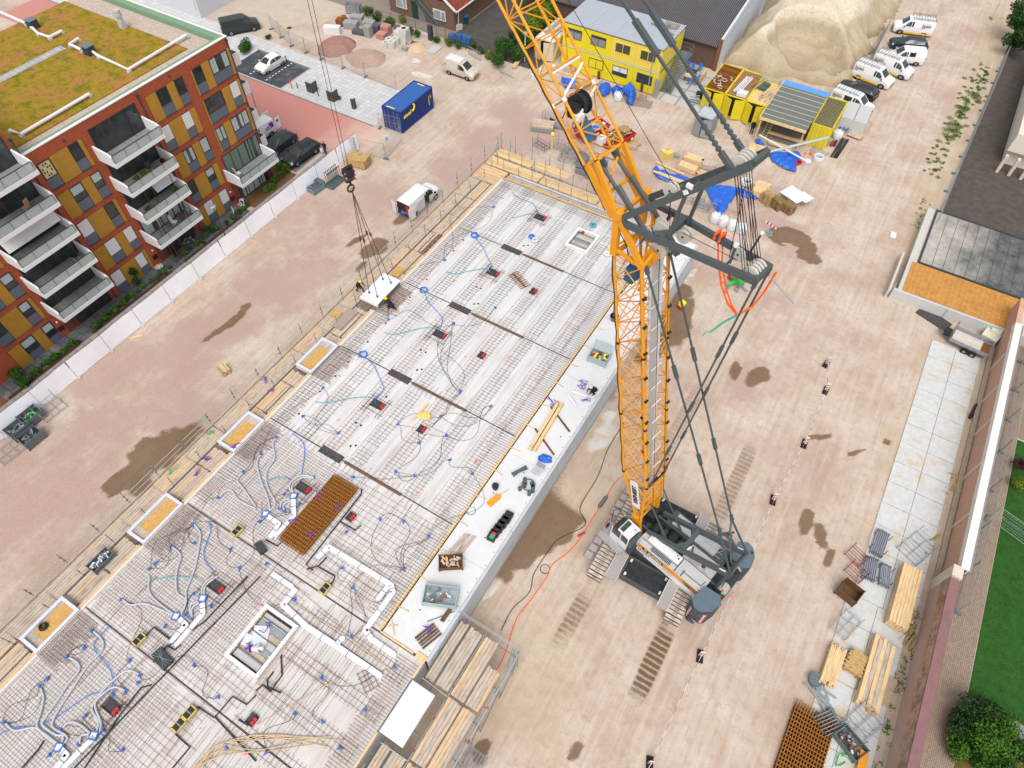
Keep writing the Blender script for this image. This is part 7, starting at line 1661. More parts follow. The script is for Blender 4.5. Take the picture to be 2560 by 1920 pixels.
for x,y in((492,590),(553,615),(618,645),(688,670)):bag('full white big bag in the row of four near the blue tarpaulin',z3p(x,y-15),.48,1.0,None,'white big bags in a row')
bag('white sack with red print leaning against the blue tarpaulins by the office',Q(2,0,915,860),.5,.9);bag('clear plastic rubbish bag beside the yellow container',Q(3,0,590,1190),.5,.9)
bag('crumpled white bag on the ground near the blue tarpaulin with red truck',Q(3,0,340,1400),.35,.25)
def tarp(label,outline,h,z=0.0,loc_h=None,mat=None,name='tarpaulin',seed=1):
 """draped sheet inside a ground outline; outline = world points"""
 xs=[p[0]for p in outline];ys=[p[1]for p in outline];st=.16
 xs_=np.arange(min(xs),max(xs)+st,st);ys_=np.arange(min(ys),max(ys)+st,st);A,B=np.meshgrid(xs_,ys_,indexing='ij')
 ins=np.zeros(A.shape,bool);n=len(outline);dd=np.full(A.shape,9.0)
 for i in range(n):
  (x0,y0),(x1,y1)=outline[i][:2],outline[(i+1)%n][:2]
  cond=((y0>B)!=(y1>B));xi=(x1-x0)*(B-y0)/((y1-y0)if abs(y1-y0)>1e-6 else 1e-6)+x0;ins^=cond&(A<xi)
  L2=(x1-x0)**2+(y1-y0)**2;t_=np.clip(((A-x0)*(x1-x0)+(B-y0)*(y1-y0))/L2,0,1);dd=np.minimum(dd,np.hypot(A-x0-t_*(x1-x0),B-y0-t_*(y1-y0)))
 nz=vnoise(A+seed*9,B,.55,60+seed)-.5;n2=vnoise(A,B+seed*5,.25,70+seed)-.5
 H=h*np.clip(dd/.45,0,1)**.6+nz*h*.55+n2*.10+.06;H=np.maximum(H,.03)+z
 I=-np.ones(A.shape,int);mb=MB();k=0
 for i in range(A.shape[0]):
  for j in range(A.shape[1]):
   if ins[i,j]:I[i,j]=k;k+=1;mb.v.append((float(A[i,j]),float(B[i,j]),float(H[i,j])))
 for i in range(A.shape[0]-1):
  for j in range(A.shape[1]-1):
   q_=[I[i,j],I[i+1,j],I[i+1,j+1],I[i,j+1]]
   if min(q_)>=0:mb.f.append([int(x)for x in q_]);mb.m.append(0)
   elif sum(x>=0 for x in q_)==3:mb.f.append([int(x)for x in q_ if x>=0]);mb.m.append(0)
 o=mb.build(name,mat or m_tarp,None,False);s_=o.modifiers.new('thick','SOLIDIFY');s_.thickness=.02
 return tag(o,label,'tarpaulin')
W2=lambda pts,z=.3:[tuple(z3p(x,y,z))[:2]for x,y in pts]
tarp('crumpled blue tarpaulin half covering long planks beside the far scaffold',W2([(30,175),(60,145),(100,180),(200,210),(300,235),(340,260),(300,300),(180,290),(60,240)]),.35,seed=1)
tarp('large blue tarpaulin spread out behind the white big bags',W2([(420,310),(520,290),(640,310),(680,330),(650,390),(610,440),(590,490),(540,520),(510,490),(470,420)]),.35,seed=2)
tarp('narrow blue tarpaulin trailing towards the pallet stacks',W2([(650,305),(720,320),(790,365),(830,370),(815,405),(740,390),(670,370)]),.3,seed=3)
def zc(x,y,z=0):return g(1700+x/2.886,150+y/2.886,z)
WC=lambda pts,z=.3:[tuple(zc(x,y,z))[:2]for x,y in pts]
tarp('big blue tarpaulin flung over boards in front of the grey canopy',WC([(535,570),(575,555),(610,590),(640,650),(760,660),(860,650),(890,690),(850,740),(845,812),(740,770),(660,720),(640,670),(600,640)]),.4,seed=4)
W0=lambda pts,z=.4:[tuple(Q(2,0,x,y,z))[:2]for x,y in pts]
tarp('blue tarpaulin heap against the yellow office wall, left of the white sack',W0([(730,810),(745,750),(800,720),(860,740),(850,800),(800,830)]),.9,seed=5)
tarp('blue tarpaulin bundle in the middle of the heap by the office wall',W0([(850,740),(930,735),(960,770),(920,810),(870,815)]),.7,seed=6)
tarp('blue tarpaulin draped over a tall stack under the office windows',W0([(940,760),(1030,740),(1080,810),(1050,900),(990,890),(985,830),(940,800)]),1.1,seed=7)
tarp('blue tarpaulin over a pallet behind the crane jib by the office',W0([(420,640),(450,660),(560,700),(600,690),(590,740),(470,755),(430,720)]),.7,seed=8)
stack('timber_stack','stack of new boards beside the blue tarpaulin, wrapped end pale','timber stack',2,0,(1490,1380),(1640,1430),1.0,.6,m_w_n,0)
stack('timber_stack','second stack of boards in front of the wrapped one','timber stack',2,0,(1440,1440),(1590,1500),1.0,.5,m_w_n,0)
stack('timber_stack','whitish wrapped board stack next to the crane strut','timber stack',2,0,(1630,1440),(1760,1470),1.0,.6,m_w_yo,0)
stack('timber_stack','pale board stack at the end nearest the crane strut','timber stack',2,0,(1600,1510),(1700,1545),.9,.4,m_w_x,0)
for i,(a,b)in enumerate((((1240,1400),(1480,1510)),((1220,1480),(1480,1590)),((1260,1490),(1500,1580)))):stack('long_plank',('long plank behind','long plank lying on','pale plank across')[i]+' the blue tarpaulin by the scaffold','plank',2,0,a,b,.25,.1,m_w_n,.45 if i else .1,.25,.1,.0,None,False)
put(MB().box((0,0,.5),(1.1,1.0,1.0)).box((-.1,.1,1.15),(.3,.3,.3)),'wrapped_block',[M('insulation_yellow',(.66,.48,.16,1),.7,var=.2)],tuple(Q(2,0,1330,1370)),D(-20),'yellow insulation pack in clear wrap standing on a pallet','pack')
put(MB().box((0,0,.15),(.9,.5,.3)),'metal_offcuts',m_galv,tuple(Q(2,0,1410,1355)),D(10),'small pile of grey metal offcuts beside the yellow pack','metal pile')
zz=lambda x,y:Q(3,0,x,y)
stack('timber_stack','wide stack of plywood boards partly under the blue tarpaulin by the canopy','timber stack',2,0,(2040,1290),(2200,1330),1.2,.4,m_w_n,0);stack('long_plank','bundle of long planks behind the blue tarpaulin by the canopy','plank',3,0,(0,1235),(190,1300),.6,.2,m_w_n,.1)
put(MB().tube((-3.2,0,.1),(3.2,0,.1),.09,8),'white_pipe',m_white,tuple(zc(740,640,.8)),D(-18),'long white pipe lying over the blue tarpaulin by the canopy','pipe')
pt_=T('pallet_truck','red hand pallet truck at the edge of the blue tarpaulin','pallet truck',tuple(zc(830,755,.1)),D(60));mb=MB();mb.bb(-.6,.6,.1,.26,.05,.14);mb.bb(-.6,.6,-.26,-.1,.05,.14);mb.bb(.5,.75,-.26,.26,.05,.3);mb.build('fork',m_red,pt_);mb=MB();mb.tube((.7,0,.3),(1.0,0,1.1),.03,6);mb.tube((1.0,-.2,1.1),(1.0,.2,1.1),.03,6);mb.build('handle',m_red,pt_)
hc=MB();[hc.torus((0,0,.1+.13*k),.5-.03*(k%2),.09,18,6)for k in range(3)];put(hc,'hose_coil',m_bag,tuple(Q(3,0,432,1375)),0,'white plastic hose coil on the ground right of the blue tarpaulin','hose coil')
hc=MB();[hc.torus((0,0,.1+.13*k),.5-.03*(k%2),.09,18,6)for k in range(3)];put(hc,'hose_coil',m_bag,tuple(z3p(730,295,.2)),0,'white hose coil on the narrow blue tarpaulin behind the crane ropes','hose coil')
rack('low grey scaffold frame lying beside the white hose coil',*Q(3,0,440,1320)[:2],D(-15),1.8,.8,.3)
put(MB().box((0,0,.12),(.3,.3,.25)),'orange_canister',m_orange,tuple(Q(3,0,365,1335)),0,'small orange canister beside the white hose coil','canister')
for(x,y,n,l_)in((875,440,9,'clean tall pallet stack, left of the three by the white sheet'),(948,475,8,'pallet stack with dark lower pallets in the middle of the three'),(1035,505,7,'pallet stack with blue and dark pallets, right of the three')):pallet('pallet in the '+l_,z3p(x,y),D(-25),n,'pallets: '+l_,m_w_p if n==9 else wood('pallet_dark',C(170,138,92),C(110,88,64),'Z'))
stack('timber_stack','board stack under a white sheet behind the pallet stacks','timber stack',2,0,(2080,1650),(2200,1690),2.0,.7,m_w_n,0);p=z3p(1090,375,.9);put(MB().box((0,0,0),(2.3,1.9,.04)).box((.9,.5,.02),(1.4,1.3,.03)),'cover_sheet',m_white,tuple(p),D(-24),'white sheet lying on the board stack behind the pallets','sheet')
def barricade(label,p,rz,group='red and white barrier boards along the track',h=1.0):
 r=T('barrier_board',label,'barrier',(p.x,p.y,0),rz,group)
 mb=MB();mb.box((0,0,.05),(.42,.85,.1));mb.build('rubber_foot',m_rubber,r)
 mb=MB();mb.extr([(-.14,.0,.12),(.14,.0,.12),(.14,0,h),(-.14,0,h)],(0,.04,0));b=mb.build('board',m_white,r)
 mb=MB()
 for i in range(4):
  z0=.14+i*.24
  if z0+.28<h:mb.extr([(-.135,-.006,z0),(-.135,-.006,z0+.12),(.135,-.006,z0+.28),(.135,-.006,z0+.16)],(0,.004,0));mb.extr([(-.135,.046,z0),(-.135,.046,z0+.12),(.135,.046,z0+.28),(.135,.046,z0+.16)],(0,-.004,0))
 mb.build('red_stripe',m_red,b)
bps=[]
for i,(c_,r_,x,y)in enumerate([(3,1,500,1490),(3,2,497,60),(3,2,312,520),(3,2,42,1005),(2,3,1623,695),(2,3,1188,1625)]):
 p=Q(c_,r_,x,y);bps.append(p);barricade(('red and white barrier board farthest up the sand track','barrier board second from the top of the track line','barrier board beside the brown stain left of the slabs','barrier board right of the crane counterweights','barrier board below the crane tracks','barrier board cut by the lower picture edge')[i],p,D(-8+6*i),h=1.02)
tp=MB();pts=[bps[0]]+bps[1:4]+[Q(2,2,2090,1420)]
tape=[bps[0],bps[1],bps[2],bps[3],g(1866,1410),bps[4],bps[5],g(1585,1990)]
for a,b in zip(tape[:-1],tape[1:]):
 n=max(2,int((b-a).length/.5));
 for i in range(n):
  tp.cur=i%2;s0,s1=i/n,(i+1)/n;za=lambda s:.82-.5*math.sin(PI*s);tp.bar(a.lerp(b,s0)+V((0,0,za(s0))),a.lerp(b,s1)+V((0,0,za(s1))),.02,.07)
tag(tp.build('barrier_tape',[m_white,m_red]),'red and white barrier tape sagging between the boards','tape')
p=z3p(900,660);r=T('barrier_trestle','short red and white barrier plank on a grey trestle by the damp patch','barrier',(p.x,p.y,0),D(-20));mb=MB()
for i in range(8):mb.cur=i%2;mb.box((-.7+i*.2,0,.9),(.2,.05,.22))
mb.build('board',[m_white,m_red],r);mb=MB();mb.tube((0,0,.1),(0,0,.9),.04,6);mb.box((0,0,.08),(.6,.45,.15));mb.box((.3,-.3,.08),(.5,.3,.15));mb.build('stand',m_galv,r)
def skip(label,cx,cy,rz,fill):
 r=T('skip',label,'skip',(cx,cy,0),rz);L,w,h=1.9,1.0,1.25
 b=[(-L*.78,-w*.85),(L*.78,-w*.85),(L*.78,w*.85),(-L*.78,w*.85)];t_=[(-L,-w),(L,-w),(L,w),(-L,w)]
 mb=MB();mb.add([(x,y,.1)for x,y in b]+[(x,y,h)for x,y in t_],[(3,2,1,0),(0,1,5,4),(1,2,6,5),(2,3,7,6),(3,0,4,7)]);mb.build('tub',m_red,r)
 mb=MB();
 for a,c2 in((0,1),(1,2),(2,3),(3,0)):mb.bar((*t_[a],h),(*t_[c2],h),.12,.1)
 for x in(-1.0,0,1.0):mb.bar((x,-w*.87,.2),(x,-w,h),.1,.06)
 mb.build('rim',m_red,r);mb=MB();mb.bb(-.5,.3,-w-.03,-w-.015,.7,1.0);mb.build('label_plate',m_white,r);mb=MB();mb.bb(1.2,1.5,-w-.03,-w-.015,.65,1.0);mb.build('label_plate',m_ylet,r)
 mb=MB()
 if fill=='wood':
  for i in range(70):mb.cur=gr.randrange(3);mb.box((gr.uniform(-1.2,1.2),gr.uniform(-.6,.6),1.15+gr.uniform(0,.45)),(gr.uniform(.8,2.2),.12,.06),gr.gauss(.1,.35))
  for i in range(5):mb.cur=0;mb.box((.9+.02*i,-.5+i*.25,1.72),(1.1,.1,.03));mb.box((.5+i*.2,0,1.69),(.1,1.1,.03))
  put_m=[m_w_p,m_w_ym,m_w_yd]
 else:
  mb.bb(-1.75,1.75,-.9,.9,.9,1.0)
  for i in range(60):mb.cur=gr.randrange(4);mb.box((gr.uniform(-1.6,1.6),gr.uniform(-.75,.75),1.05+gr.uniform(0,.2)),(gr.uniform(.15,.7),gr.uniform(.1,.4),.12),gr.uniform(0,3))
  mb.cur=3;mb.box((-1.4,.2,1.2),(.5,.8,.2));put_m=[m_conc,m_w_p,m_bag,m_blue]
 o=mb.build('waste_timber' if fill=='wood' else 'rubble',put_m);o.location=(cx,cy,0);o.rotation_euler=(0,0,rz);tag(o,'heap of broken timber in the red skip nearer the crane' if fill=='wood' else 'mixed rubble and bags filling the other red skip','waste')
skip('red skip full of mixed rubble half hidden behind the yellow jib',-27.65,63.3,D(67),'mix');skip('red skip heaped with broken timber beside the jib',-24.45,63.35,D(67),'wood')
for i in range(9):put(MB().box((0,0,.12),(2.3,.24,.22)),'sleeper',m_w_yo if i%2 else m_w_p,(Q(2,0,1000,1262)+V((gr.uniform(-.2,.2),-.5+(i%5)*.26,.03+.24*(i//5))))[:],D(14),'old timber sleeper in the pile beside the red skip','sleeper','old sleepers by the skip')
stack('beam_stack','bundle of long weathered formwork beams lying on the sand left of the skips','beam stack',2,0,(170,1105),(360,1130),1.5,.7,None,0,.35,.22,.1,None,True,[m_w_yo,m_galv,m_w_ym])
stack('profile_stack','low stack of galvanised profiles behind the weathered beams','beam stack',2,0,(235,1065),(440,1110),.8,.3,m_galv,0,.2,.15)
rk=rack('grey display rack with a dark purple sign behind the galvanised profiles',*Q(2,0,350,1070)[:2],D(-8),2.6,.6,1.3);mb=MB();mb.bb(-.2,.5,-.33,-.31,.5,.9);mb.build('sign',M('sign_dark',(.03,.01,.05,1),.5),rk)
stack('long_plank','wide pale planks lying on the ground under the jib','plank',2,0,(710,1300),(900,1370),1.1,.25,m_w_yo,0)
def crate(label,loc,rz,w=1.2,d=1.0,h=.75,mat=None,group=None,fill=None,name='steel_crate',lid=False):
 r=T(name,label,'crate',tuple(loc),rz,group);mat=mat or m_galv
 mb=MB();mb.bb(-w/2,w/2,-d/2,d/2,.08,.12)
 for s_ in(-1,1):
  for k in range(4):z0=.14+k*(h-.1)/4;mb.bb(-w/2,w/2,s_*d/2-.02,s_*d/2+.02,z0,z0+(h-.1)/4*.82);mb.bb(s_*w/2-.02,s_*w/2+.02,-d/2,d/2,z0,z0+(h-.1)/4*.82)
 mb.build('box',mat,r);mb=MB()
 for x in(-w/2,w/2):
  for y in(-d/2,d/2):mb.box((x,y,h/2+.02),(.08,.08,h+.05))
 mb.build('corner_post',mat,r)
 if lid:mb=MB();mb.box((0,d/2+.1,h+.25),(w,.05,.8),M=MX.Rotation(-.5,3,'X'));mb.build('lid',mat,r)
 if fill:
  mb=MB()
  for i in range(26):mb.cur=gr.randrange(len(fill));mb.box((gr.uniform(-w*.38,w*.38),gr.uniform(-d*.36,d*.36),h*.6+gr.uniform(0,.15)),(gr.uniform(.1,.35),gr.uniform(.05,.14),.1),gr.uniform(0,3))
  mb.build('content',fill,r)
 return r
for i,(c_,r_,x,y,k)in enumerate([(2,0,600,1490,3),(2,0,690,1535,2),(2,0,760,1500,2)]):
 for j in range(k):p=Q(c_,r_,x,y);crate(('grey steel crate in the tallest stack behind the far scaffold end','grey steel crate in the low stack below the jib foot','grey steel crate in the stack beyond the jib foot')[i],(p.x,p.y,j*.78),D(4),1.1,.9,.75,None,'crate stack %s the jib foot'%('left of','under','beyond')[i])
for i,(x,y)in enumerate([(250,1270),(430,1290),(500,1350),(560,1330),(480,1390)]):rack('grey scaffold frame standing in the group behind the far scaffold',*Q(2,0,x,y)[:2],gr.uniform(-.3,.3),1.8,.9,1.1+.2*(i%2),m_galvd if i==0 else m_galv,'scaffold frames behind the far scaffold')
for i,(x,y)in enumerate([(560,555),(645,590),(690,625),(300,470),(350,480)]):rack('grey scaffold frame in the group between far scaffold and big bags',*z3p(x*.62,y*.78)[:2],gr.uniform(-.4,.4),1.9,1.0,1.0,m_galv,'scaffold frames near the big bags')
put(MB().ball((0,0,2.2),.22).tube((0,0,0),(0,0,2.2),.03),'yellow_marker',m_ylet,tuple(Q(2,0,343,1310)),0,'round yellow marker on a pole behind the far scaffold','marker')
sheet('patio',[tuple(Q(2,0,1240,850))[:2],tuple(Q(2,0,1620,985))[:2],tuple(Q(2,0,1770,650))[:2],tuple(Q(2,0,1480,600))[:2]],.05,tiles('patio_slab',C(206,204,200),C(192,190,188),C(150,146,142),2.0),'concrete slab patio beside the office stair','patio')
def chair(label,loc,rz,group):
 r=T('chair',label,'chair',tuple(loc),rz,group);mb=MB();mb.box((0,0,.46),(.44,.44,.04));mb.build('seat',m_blue,r);mb=MB();mb.box((-.2,0,.72),(.04,.42,.4),M=MX.Rotation(-.15,3,'Y'));mb.build('backrest',m_blue,r)
 for x in(-.18,.18):
  for y in(-.18,.18):mb=MB();mb.tube((x,y,0),(x,y,.45),.015,5);mb.build('leg',m_galvd,r)
for i,(x,y,a)in enumerate([(1515,600,-70),(1555,610,-80),(1615,615,-100),(1525,730,80),(1580,735,90),(1612,700,150)]):chair('blue plastic chair around the patio tables beside the office stair',Q(2,0,x,y,.06),D(a),'blue patio chairs')
for i,(x,y)in enumerate(((1545,660),(1525,700))):
 r=T('patio_table',('dark patio table behind the wooden one','light wooden patio table among the blue chairs')[i],'table',tuple(Q(2,0,x,y,.06)),D(10));mb=MB();mb.box((0,0,.74),(1.3,.8,.05));mb.build('table_top',(m_dark,m_w_n)[i],r)
 for a in(-.55,.55):
  for b in(-.3,.3):mb=MB();mb.tube((a,b,0),(a,b,.72),.025,5);mb.build('leg',m_dark,r)
stack('timber_screen','short timber screen at the patio edge','screen',2,0,(1610,740),(1670,660),.12,1.0,m_w_n,.05,.12,.25,0,None,False)
def lamp(label,p,h,head,col=m_galv):
 r=T('lamp_post',label,'lamp post',(p.x,p.y,0),0);mb=MB();mb.tube((0,0,0),(0,0,h),.07,8,.045);mb.build('pole',col,r);mb=MB()
 if head=='flood':mb.box((.35,0,h+.05),(.5,.35,.16));mb.box((-.35,0,h+.1),(.5,.35,.16));mb.tube((-.5,0,h),(.5,0,h),.03,5);mb.build('flood_light',m_dark,r)
 else:mb.tube((0,0,h),(0,0,h+.12),.34,16,.25);mb.build('lamp_head',m_galv,r)
lamp('tall floodlight pole standing in front of the yellow office corner',Q(2,0,1155,870),6.2,'flood');lamp('dark green street lamp rising behind the white screen fence',Q(0,1,1955,395),3.9,'disc',M('lamp_green',(.02,.06,.045,1),.5));lamp('street lamp with grey disc head beside the white delivery van',Q(1,0,55,1090),4.2,'disc');lamp('slim lamp pole in the bushes left of the white container',Q(2,0,110,530),3.6,'disc',m_white)
rm=MB()
for i in range(9):rm.bb(-1.2,1.2,-.8+i*.2,-.78+i*.2,.03,.05)
for i in range(12):rm.bb(-1.2+i*.218,-1.18+i*.218,-.82,.82,.05,.07)
put(rm,'steel_mesh_sheet',m_galvd,tuple(Q(2,0,1120,895)),D(12),'sheet of steel mesh lying at the office corner','mesh')
for i,(x,y)in enumerate([(170,600),(175,640),(200,630),(245,620),(185,670),(225,665),(360,590),(210,645)]):put(MB().tube((0,0,0),(0,0,.38),.24,12).tube((0,0,.375),(0,0,.39),.1,10),'cable_roll',m_bag,tuple(Q(2,0,x,y)),0,'white wrapped roll in the group in front of the white container','roll','white rolls by the container')
stack('long_plank','long new planks leaning low beside the dark bush','plank',2,0,(10,600),(115,465),.5,.25,m_w_n,0,.17,.12)
for i in range(6):put(MB().tube((-1.1,0,.04),(1.1,0,.04),.035,5),'scaffold_tube',m_galv,tuple(Q(1,0,2140+i*6,625+i*6)),D(-16+i*2),'grey scaffold tube on the sand right of the wild bush','tube','tubes right of the bush')
put(MB().box((0,0,.4),(.8,.7,.8)).box((0,0,.85),(.5,.5,.1)),'yellow_box',m_yel,tuple(Q(2,0,632,640)),D(8),'small yellow machine box against the office wall','box');stack('timber_box','low wooden box in front of the office beside the blue tarpaulin','box',2,0,(560,780),(660,740),1.1,.5,m_w_p,0)
for i in range(7):put(MB().tube((-1.2,0,.06),(1.2,0,.06+.3),.03,5),'scaffold_tube',m_galv,tuple(Q(2,0,690+i*9,760-i*4)),D(60+i*4),'scaffold tube leaning in the pile in front of the office','tube','tubes in front of the office')
put(MB().box((0,0,.3),(1.5,1.1,.6)),'covered_pallet',m_w_yo,tuple(Q(2,0,500,610)),D(5),'pallet with pale boxes at the office wall behind the jib','pallet');put(MB().box((0,0,.4),(.5,.5,.8)),'stone_block',M('stone_pink',C(190,150,140),.9,var=.2),tuple(Q(2,0,1110,860)),.3,'pinkish stone block at the office corner','block')
for i,(x,y)in enumerate(((745,690),(1115,800))):put(MB().box((0,0,.6),(.3,.12,1.2),M=MX.Rotation(.25,3,'X')),'board',m_w_yd,tuple(Q(2,0,x,y)),D(8),('dark short board leaning on the office wall under the shuttered window','dark board leaning on the office wall near its right corner')[i],'board')
hp_=MB();[hp_.tube((-.5,gr.uniform(-.4,.4),.1+.1*k),(.6,gr.uniform(-.4,.4),.1+.12*k),.05,5)for k in range(9)];put(hp_,'metal_scrap',m_galv,tuple(Q(2,0,1565,895)),.2,'heap of shiny metal scrap beside the grey container','scrap');put(MB().box((0,0,.4),(.7,.6,.8)).tube((.2,0,.4),(.2,.5,.4),.3),'generator',m_black,tuple(Q(2,0,1610,850)),.4,'small black generator beside the first yellow container','generator')
def blockstack(label,c_,r_,x,y,w,d,h,mat,rz=0,name='paving_stack',layers=4,cols=3,group=None):
 mb=MB()
 mb.box((0,0,.06),(w,d,.12));
 for k in range(layers):
  for i in range(cols):
   for j in range(2):mb.box((-w/2+(i+.5)*w/cols,-d/4+j*d/2,.13+(k+.5)*h/layers),(w/cols*.95,d/2*.95,h/layers*.92))
 return put(mb,name,mat,tuple(Q(c_,r_,x,y)),rz,label,'stack',group)
m_blk=M('block_grey',C(170,170,168),.9,var=.12);m_blkd=M('block_dark',C(100,104,106),.9,var=.12);m_pink=M('block_pink',C(206,150,140),.9,var=.1);m_cw2=M('concrete_white',C(222,220,212),.9,var=.08,dirt=.15)
blockstack('stack of long grey kerb stones, leftmost of the materials by the weeds',1,0,825,240,1.9,1.1,.7,m_blk,D(20));blockstack('second stack of grey kerb stones behind the first',1,0,880,200,1.7,1.1,.9,m_blk,D(20));blockstack('low stack of dark slabs in front of the kerb stones',1,0,895,290,1.8,1.0,.35,m_blkd,D(12));blockstack('tall narrow stack of pale grey blocks',1,0,978,315,.9,.9,1.3,m_blk,D(5),layers=6);blockstack('grey tile stack behind the tall pale blocks',1,0,980,235,1.6,1.1,.7,m_blk,D(15));blockstack('grey block stack between the pale and the pink ones',1,0,1045,280,.9,.9,.9,m_blkd,D(10))
blockstack('pink brick stack at the back of the pink pair',1,0,1130,290,1.2,1.0,1.0,m_pink,D(5));blockstack('pink brick stack at the front of the pink pair',1,0,1090,330,1.2,1.0,.6,m_pink,D(5));blockstack('small grey concrete block pile on the sand near the white rings',1,0,1288,432,.8,.6,.3,m_blk,0,layers=1)
for i,(x,y,k)in enumerate([(1125,400,2),(1175,415,3),(1150,370,2),(1210,385,3)]):
 for j in range(k):
  rg=MB();n=14
  for q_ in range(n):
   a0,a1=2*PI*q_/n,2*PI*(q_+1)/n;sq=lambda a:.44/max(abs(math.cos(a)),abs(math.sin(a)))**.8
   P=[(sq(a)*math.cos(a),sq(a)*math.sin(a))for a in(a0,a1)];I2=[(.24*math.cos(a),.24*math.sin(a))for a in(a1,a0)];rg.prism([*P,*I2],0,.28)
  p=Q(1,0,x,y);put(rg,'concrete_ring',m_cw2,(p.x,p.y,.02+.29*j),0,'white concrete manhole ring in the square group of stacked rings','concrete ring','white concrete rings')
rg=MB();rg.bb(-.9,.9,-.7,.7,0,1.3);put(rg,'concrete_block',m_cw2,tuple(Q(1,0,1268,350)),D(8),'big white concrete block behind the rings','block');rg=MB();rg.bb(-.55,.55,-.55,.55,0,.5);rg.cur=1;rg.cyl((0,0),.33,.49,.51,14);p=Q(1,0,1280,275,1.32);put(rg,'manhole_cover',[m_cw2,m_dark],tuple(p),D(8),'white manhole top standing on the big concrete block','manhole')
rg=MB();rg.bb(-.2,.2,-.5,.5,0,.9);put(rg,'grey_sheet',m_blkd,tuple(Q(1,0,1225,290)),D(10),'dark grey panel left of the manhole top','panel')
tkk=T('water_tank','white plastic tank lying behind the reddish gravel mound','tank',tuple(Q(1,0,665,285)),D(25));mb=MB();mb.bb(-1.1,1.1,-.45,.45,0,.9);mb.build('tank',m_white,tkk);mb=MB();mb.bb(-1.115,-1.1,-.4,.4,.1,.8);mb.build('end_frame',m_blue,tkk)
crate('grey wire crate at the corner of the weed fence',Q(1,0,850,110),D(20),1.9,1.1,1.2);put(MB().box((0,0,.3),(1.4,1.0,.6)).box((.3,.2,.7),(.6,.9,.3),.4),'rusty_scrap',m_rust,tuple(Q(1,0,745,200)),.3,'rusty steel scrap beside the white tank','scrap');put(MB().box((0,0,.2),(1.6,.6,.4)),'dark_trough',m_dark,tuple(Q(1,0,790,225)),D(30),'dark trough between scrap and kerb stones','trough')
put(MB().box((0,0,.08),(1.3,2.0,.16)),'concrete_plate',m_conc,tuple(Q(1,0,1540,432)),0,'single grey concrete plate lying on the sand mound','concrete plate')
for i in range(30):put(MB().ball((0,0,.06),gr.uniform(.08,.18),6,4,(1,1,.6),.25),'stone',m_blkd,(Q(1,0,1365,385)+V((gr.gauss(0,.55),gr.gauss(0,.35),0)))[:],gr.uniform(0,3),'dark rubble stone scattered beside the white concrete block','stone','dark rubble stones')
br=T('crowd_barrier','galvanised crowd barrier leaning in the weeds behind the cream van','barrier',tuple(Q(1,0,1890,500)),D(-16));mb=MB();mb.path([(-1.2,0,.1),(-1.2,0,1.1),(1.2,0,1.1),(1.2,0,.1)],.03,6,True);mb.build('frame',m_galv,br);mb=MB()
for i in range(16):mb.tube((-1.1+i*.147,0,.12),(-1.1+i*.147,0,1.08),.014,4)
mb.build('bar',m_galv,br)
for i,(x,y)in enumerate([(1690,345),(1760,345),(1800,350),(1840,365)]):put(MB().cyl((0,0),.42,0,1.1,14).torus((0,0,.4),.43,.03,14,5).torus((0,0,.75),.43,.03,14,5),'blue_drum',M('drum_blue',(.02,.10,.28,1),.5,var=.2),tuple(Q(1,0,x,y+25)),0,'blue plastic drum behind the rusty fence','drum','blue drums behind the fence')
wbn=T('wheelie_bin','green wheelie bin with a blue lid at the brick house corner','bin',tuple(Q(1,0,1815,205)),0);mb=MB();mb.add([(-.22,-.25,0),(.22,-.25,0),(.22,.25,0),(-.22,.25,0),(-.29,-.34,1.0),(.29,-.34,1.0),(.29,.34,1.0),(-.29,.34,1.0)],[(3,2,1,0),(4,5,6,7),(0,1,5,4),(1,2,6,5),(2,3,7,6),(3,0,4,7)]);mb.build('bin_body',M('bin_green',(.015,.07,.05,1),.5),wbn);mb=MB();mb.box((0,0,1.04),(.62,.74,.08));mb.build('lid',m_blue,wbn)
put(MB().box((0,0,.35),(.9,.4,.7)),'planter',m_conc,tuple(Q(1,0,1755,255)),D(40),'grey planter in front of the brick house','planter');put(MB().box((0,0,.9),(.55,.5,1.8)).box((0,0,1.85),(.6,.55,.08)),'cabinet',m_dark,tuple(Q(1,0,1512,345)),D(5),'narrow dark cabinet standing at the weed fence','cabinet')
m_bin=M('bin_stone',C(96,90,86),.7,var=.2,scale=6)
for i,(x,y)in enumerate([(490,785),(670,860),(850,935)]):
 w=.95 if i<2 else .42;bn=T('waste_column',('square dark waste container column on the plaza nearest the parking bay','square dark waste container column in the middle of the plaza','slim steel waste column on the plaza nearest the blue container')[i],'waste container',tuple(Q(1,0,x,y,.02)),0);mb=MB();mb.bb(-w/2,w/2,-w/2,w/2,0,1.25);mb.build('column',m_bin,bn);mb=MB();mb.bb(-w/2+.06,w/2-.06,-w/2+.06,w/2-.06,1.25,1.30);mb.build('top_plate',m_conc,bn);mb=MB();mb.bb(-.25 if i<2 else-.12,.25 if i<2 else .12,-w/2-.01,-w/2,.75,1.0);mb.build('flap',m_dark,bn)
put(MB().path([(-.6,0,0),(-.6,0,.6),(-.4,.05,.85),(0,.1,.9),(.4,.05,.85),(.6,0,.6),(.6,0,0)],.05,6),'red_hoop',m_red,tuple(Q(1,0,300,745,.02)),D(-30),'red tubular hoop standing on the plaza','hoop')
for i,(x,y)in enumerate([(362,765),(540,830)]):put(MB().cyl((0,0),.06,0,.75,8),'bollard',m_bin,tuple(Q(1,0,x,y,.02)),0,('small bollard beside the red hoop','small bollard between the dark waste columns')[i],'bollard')
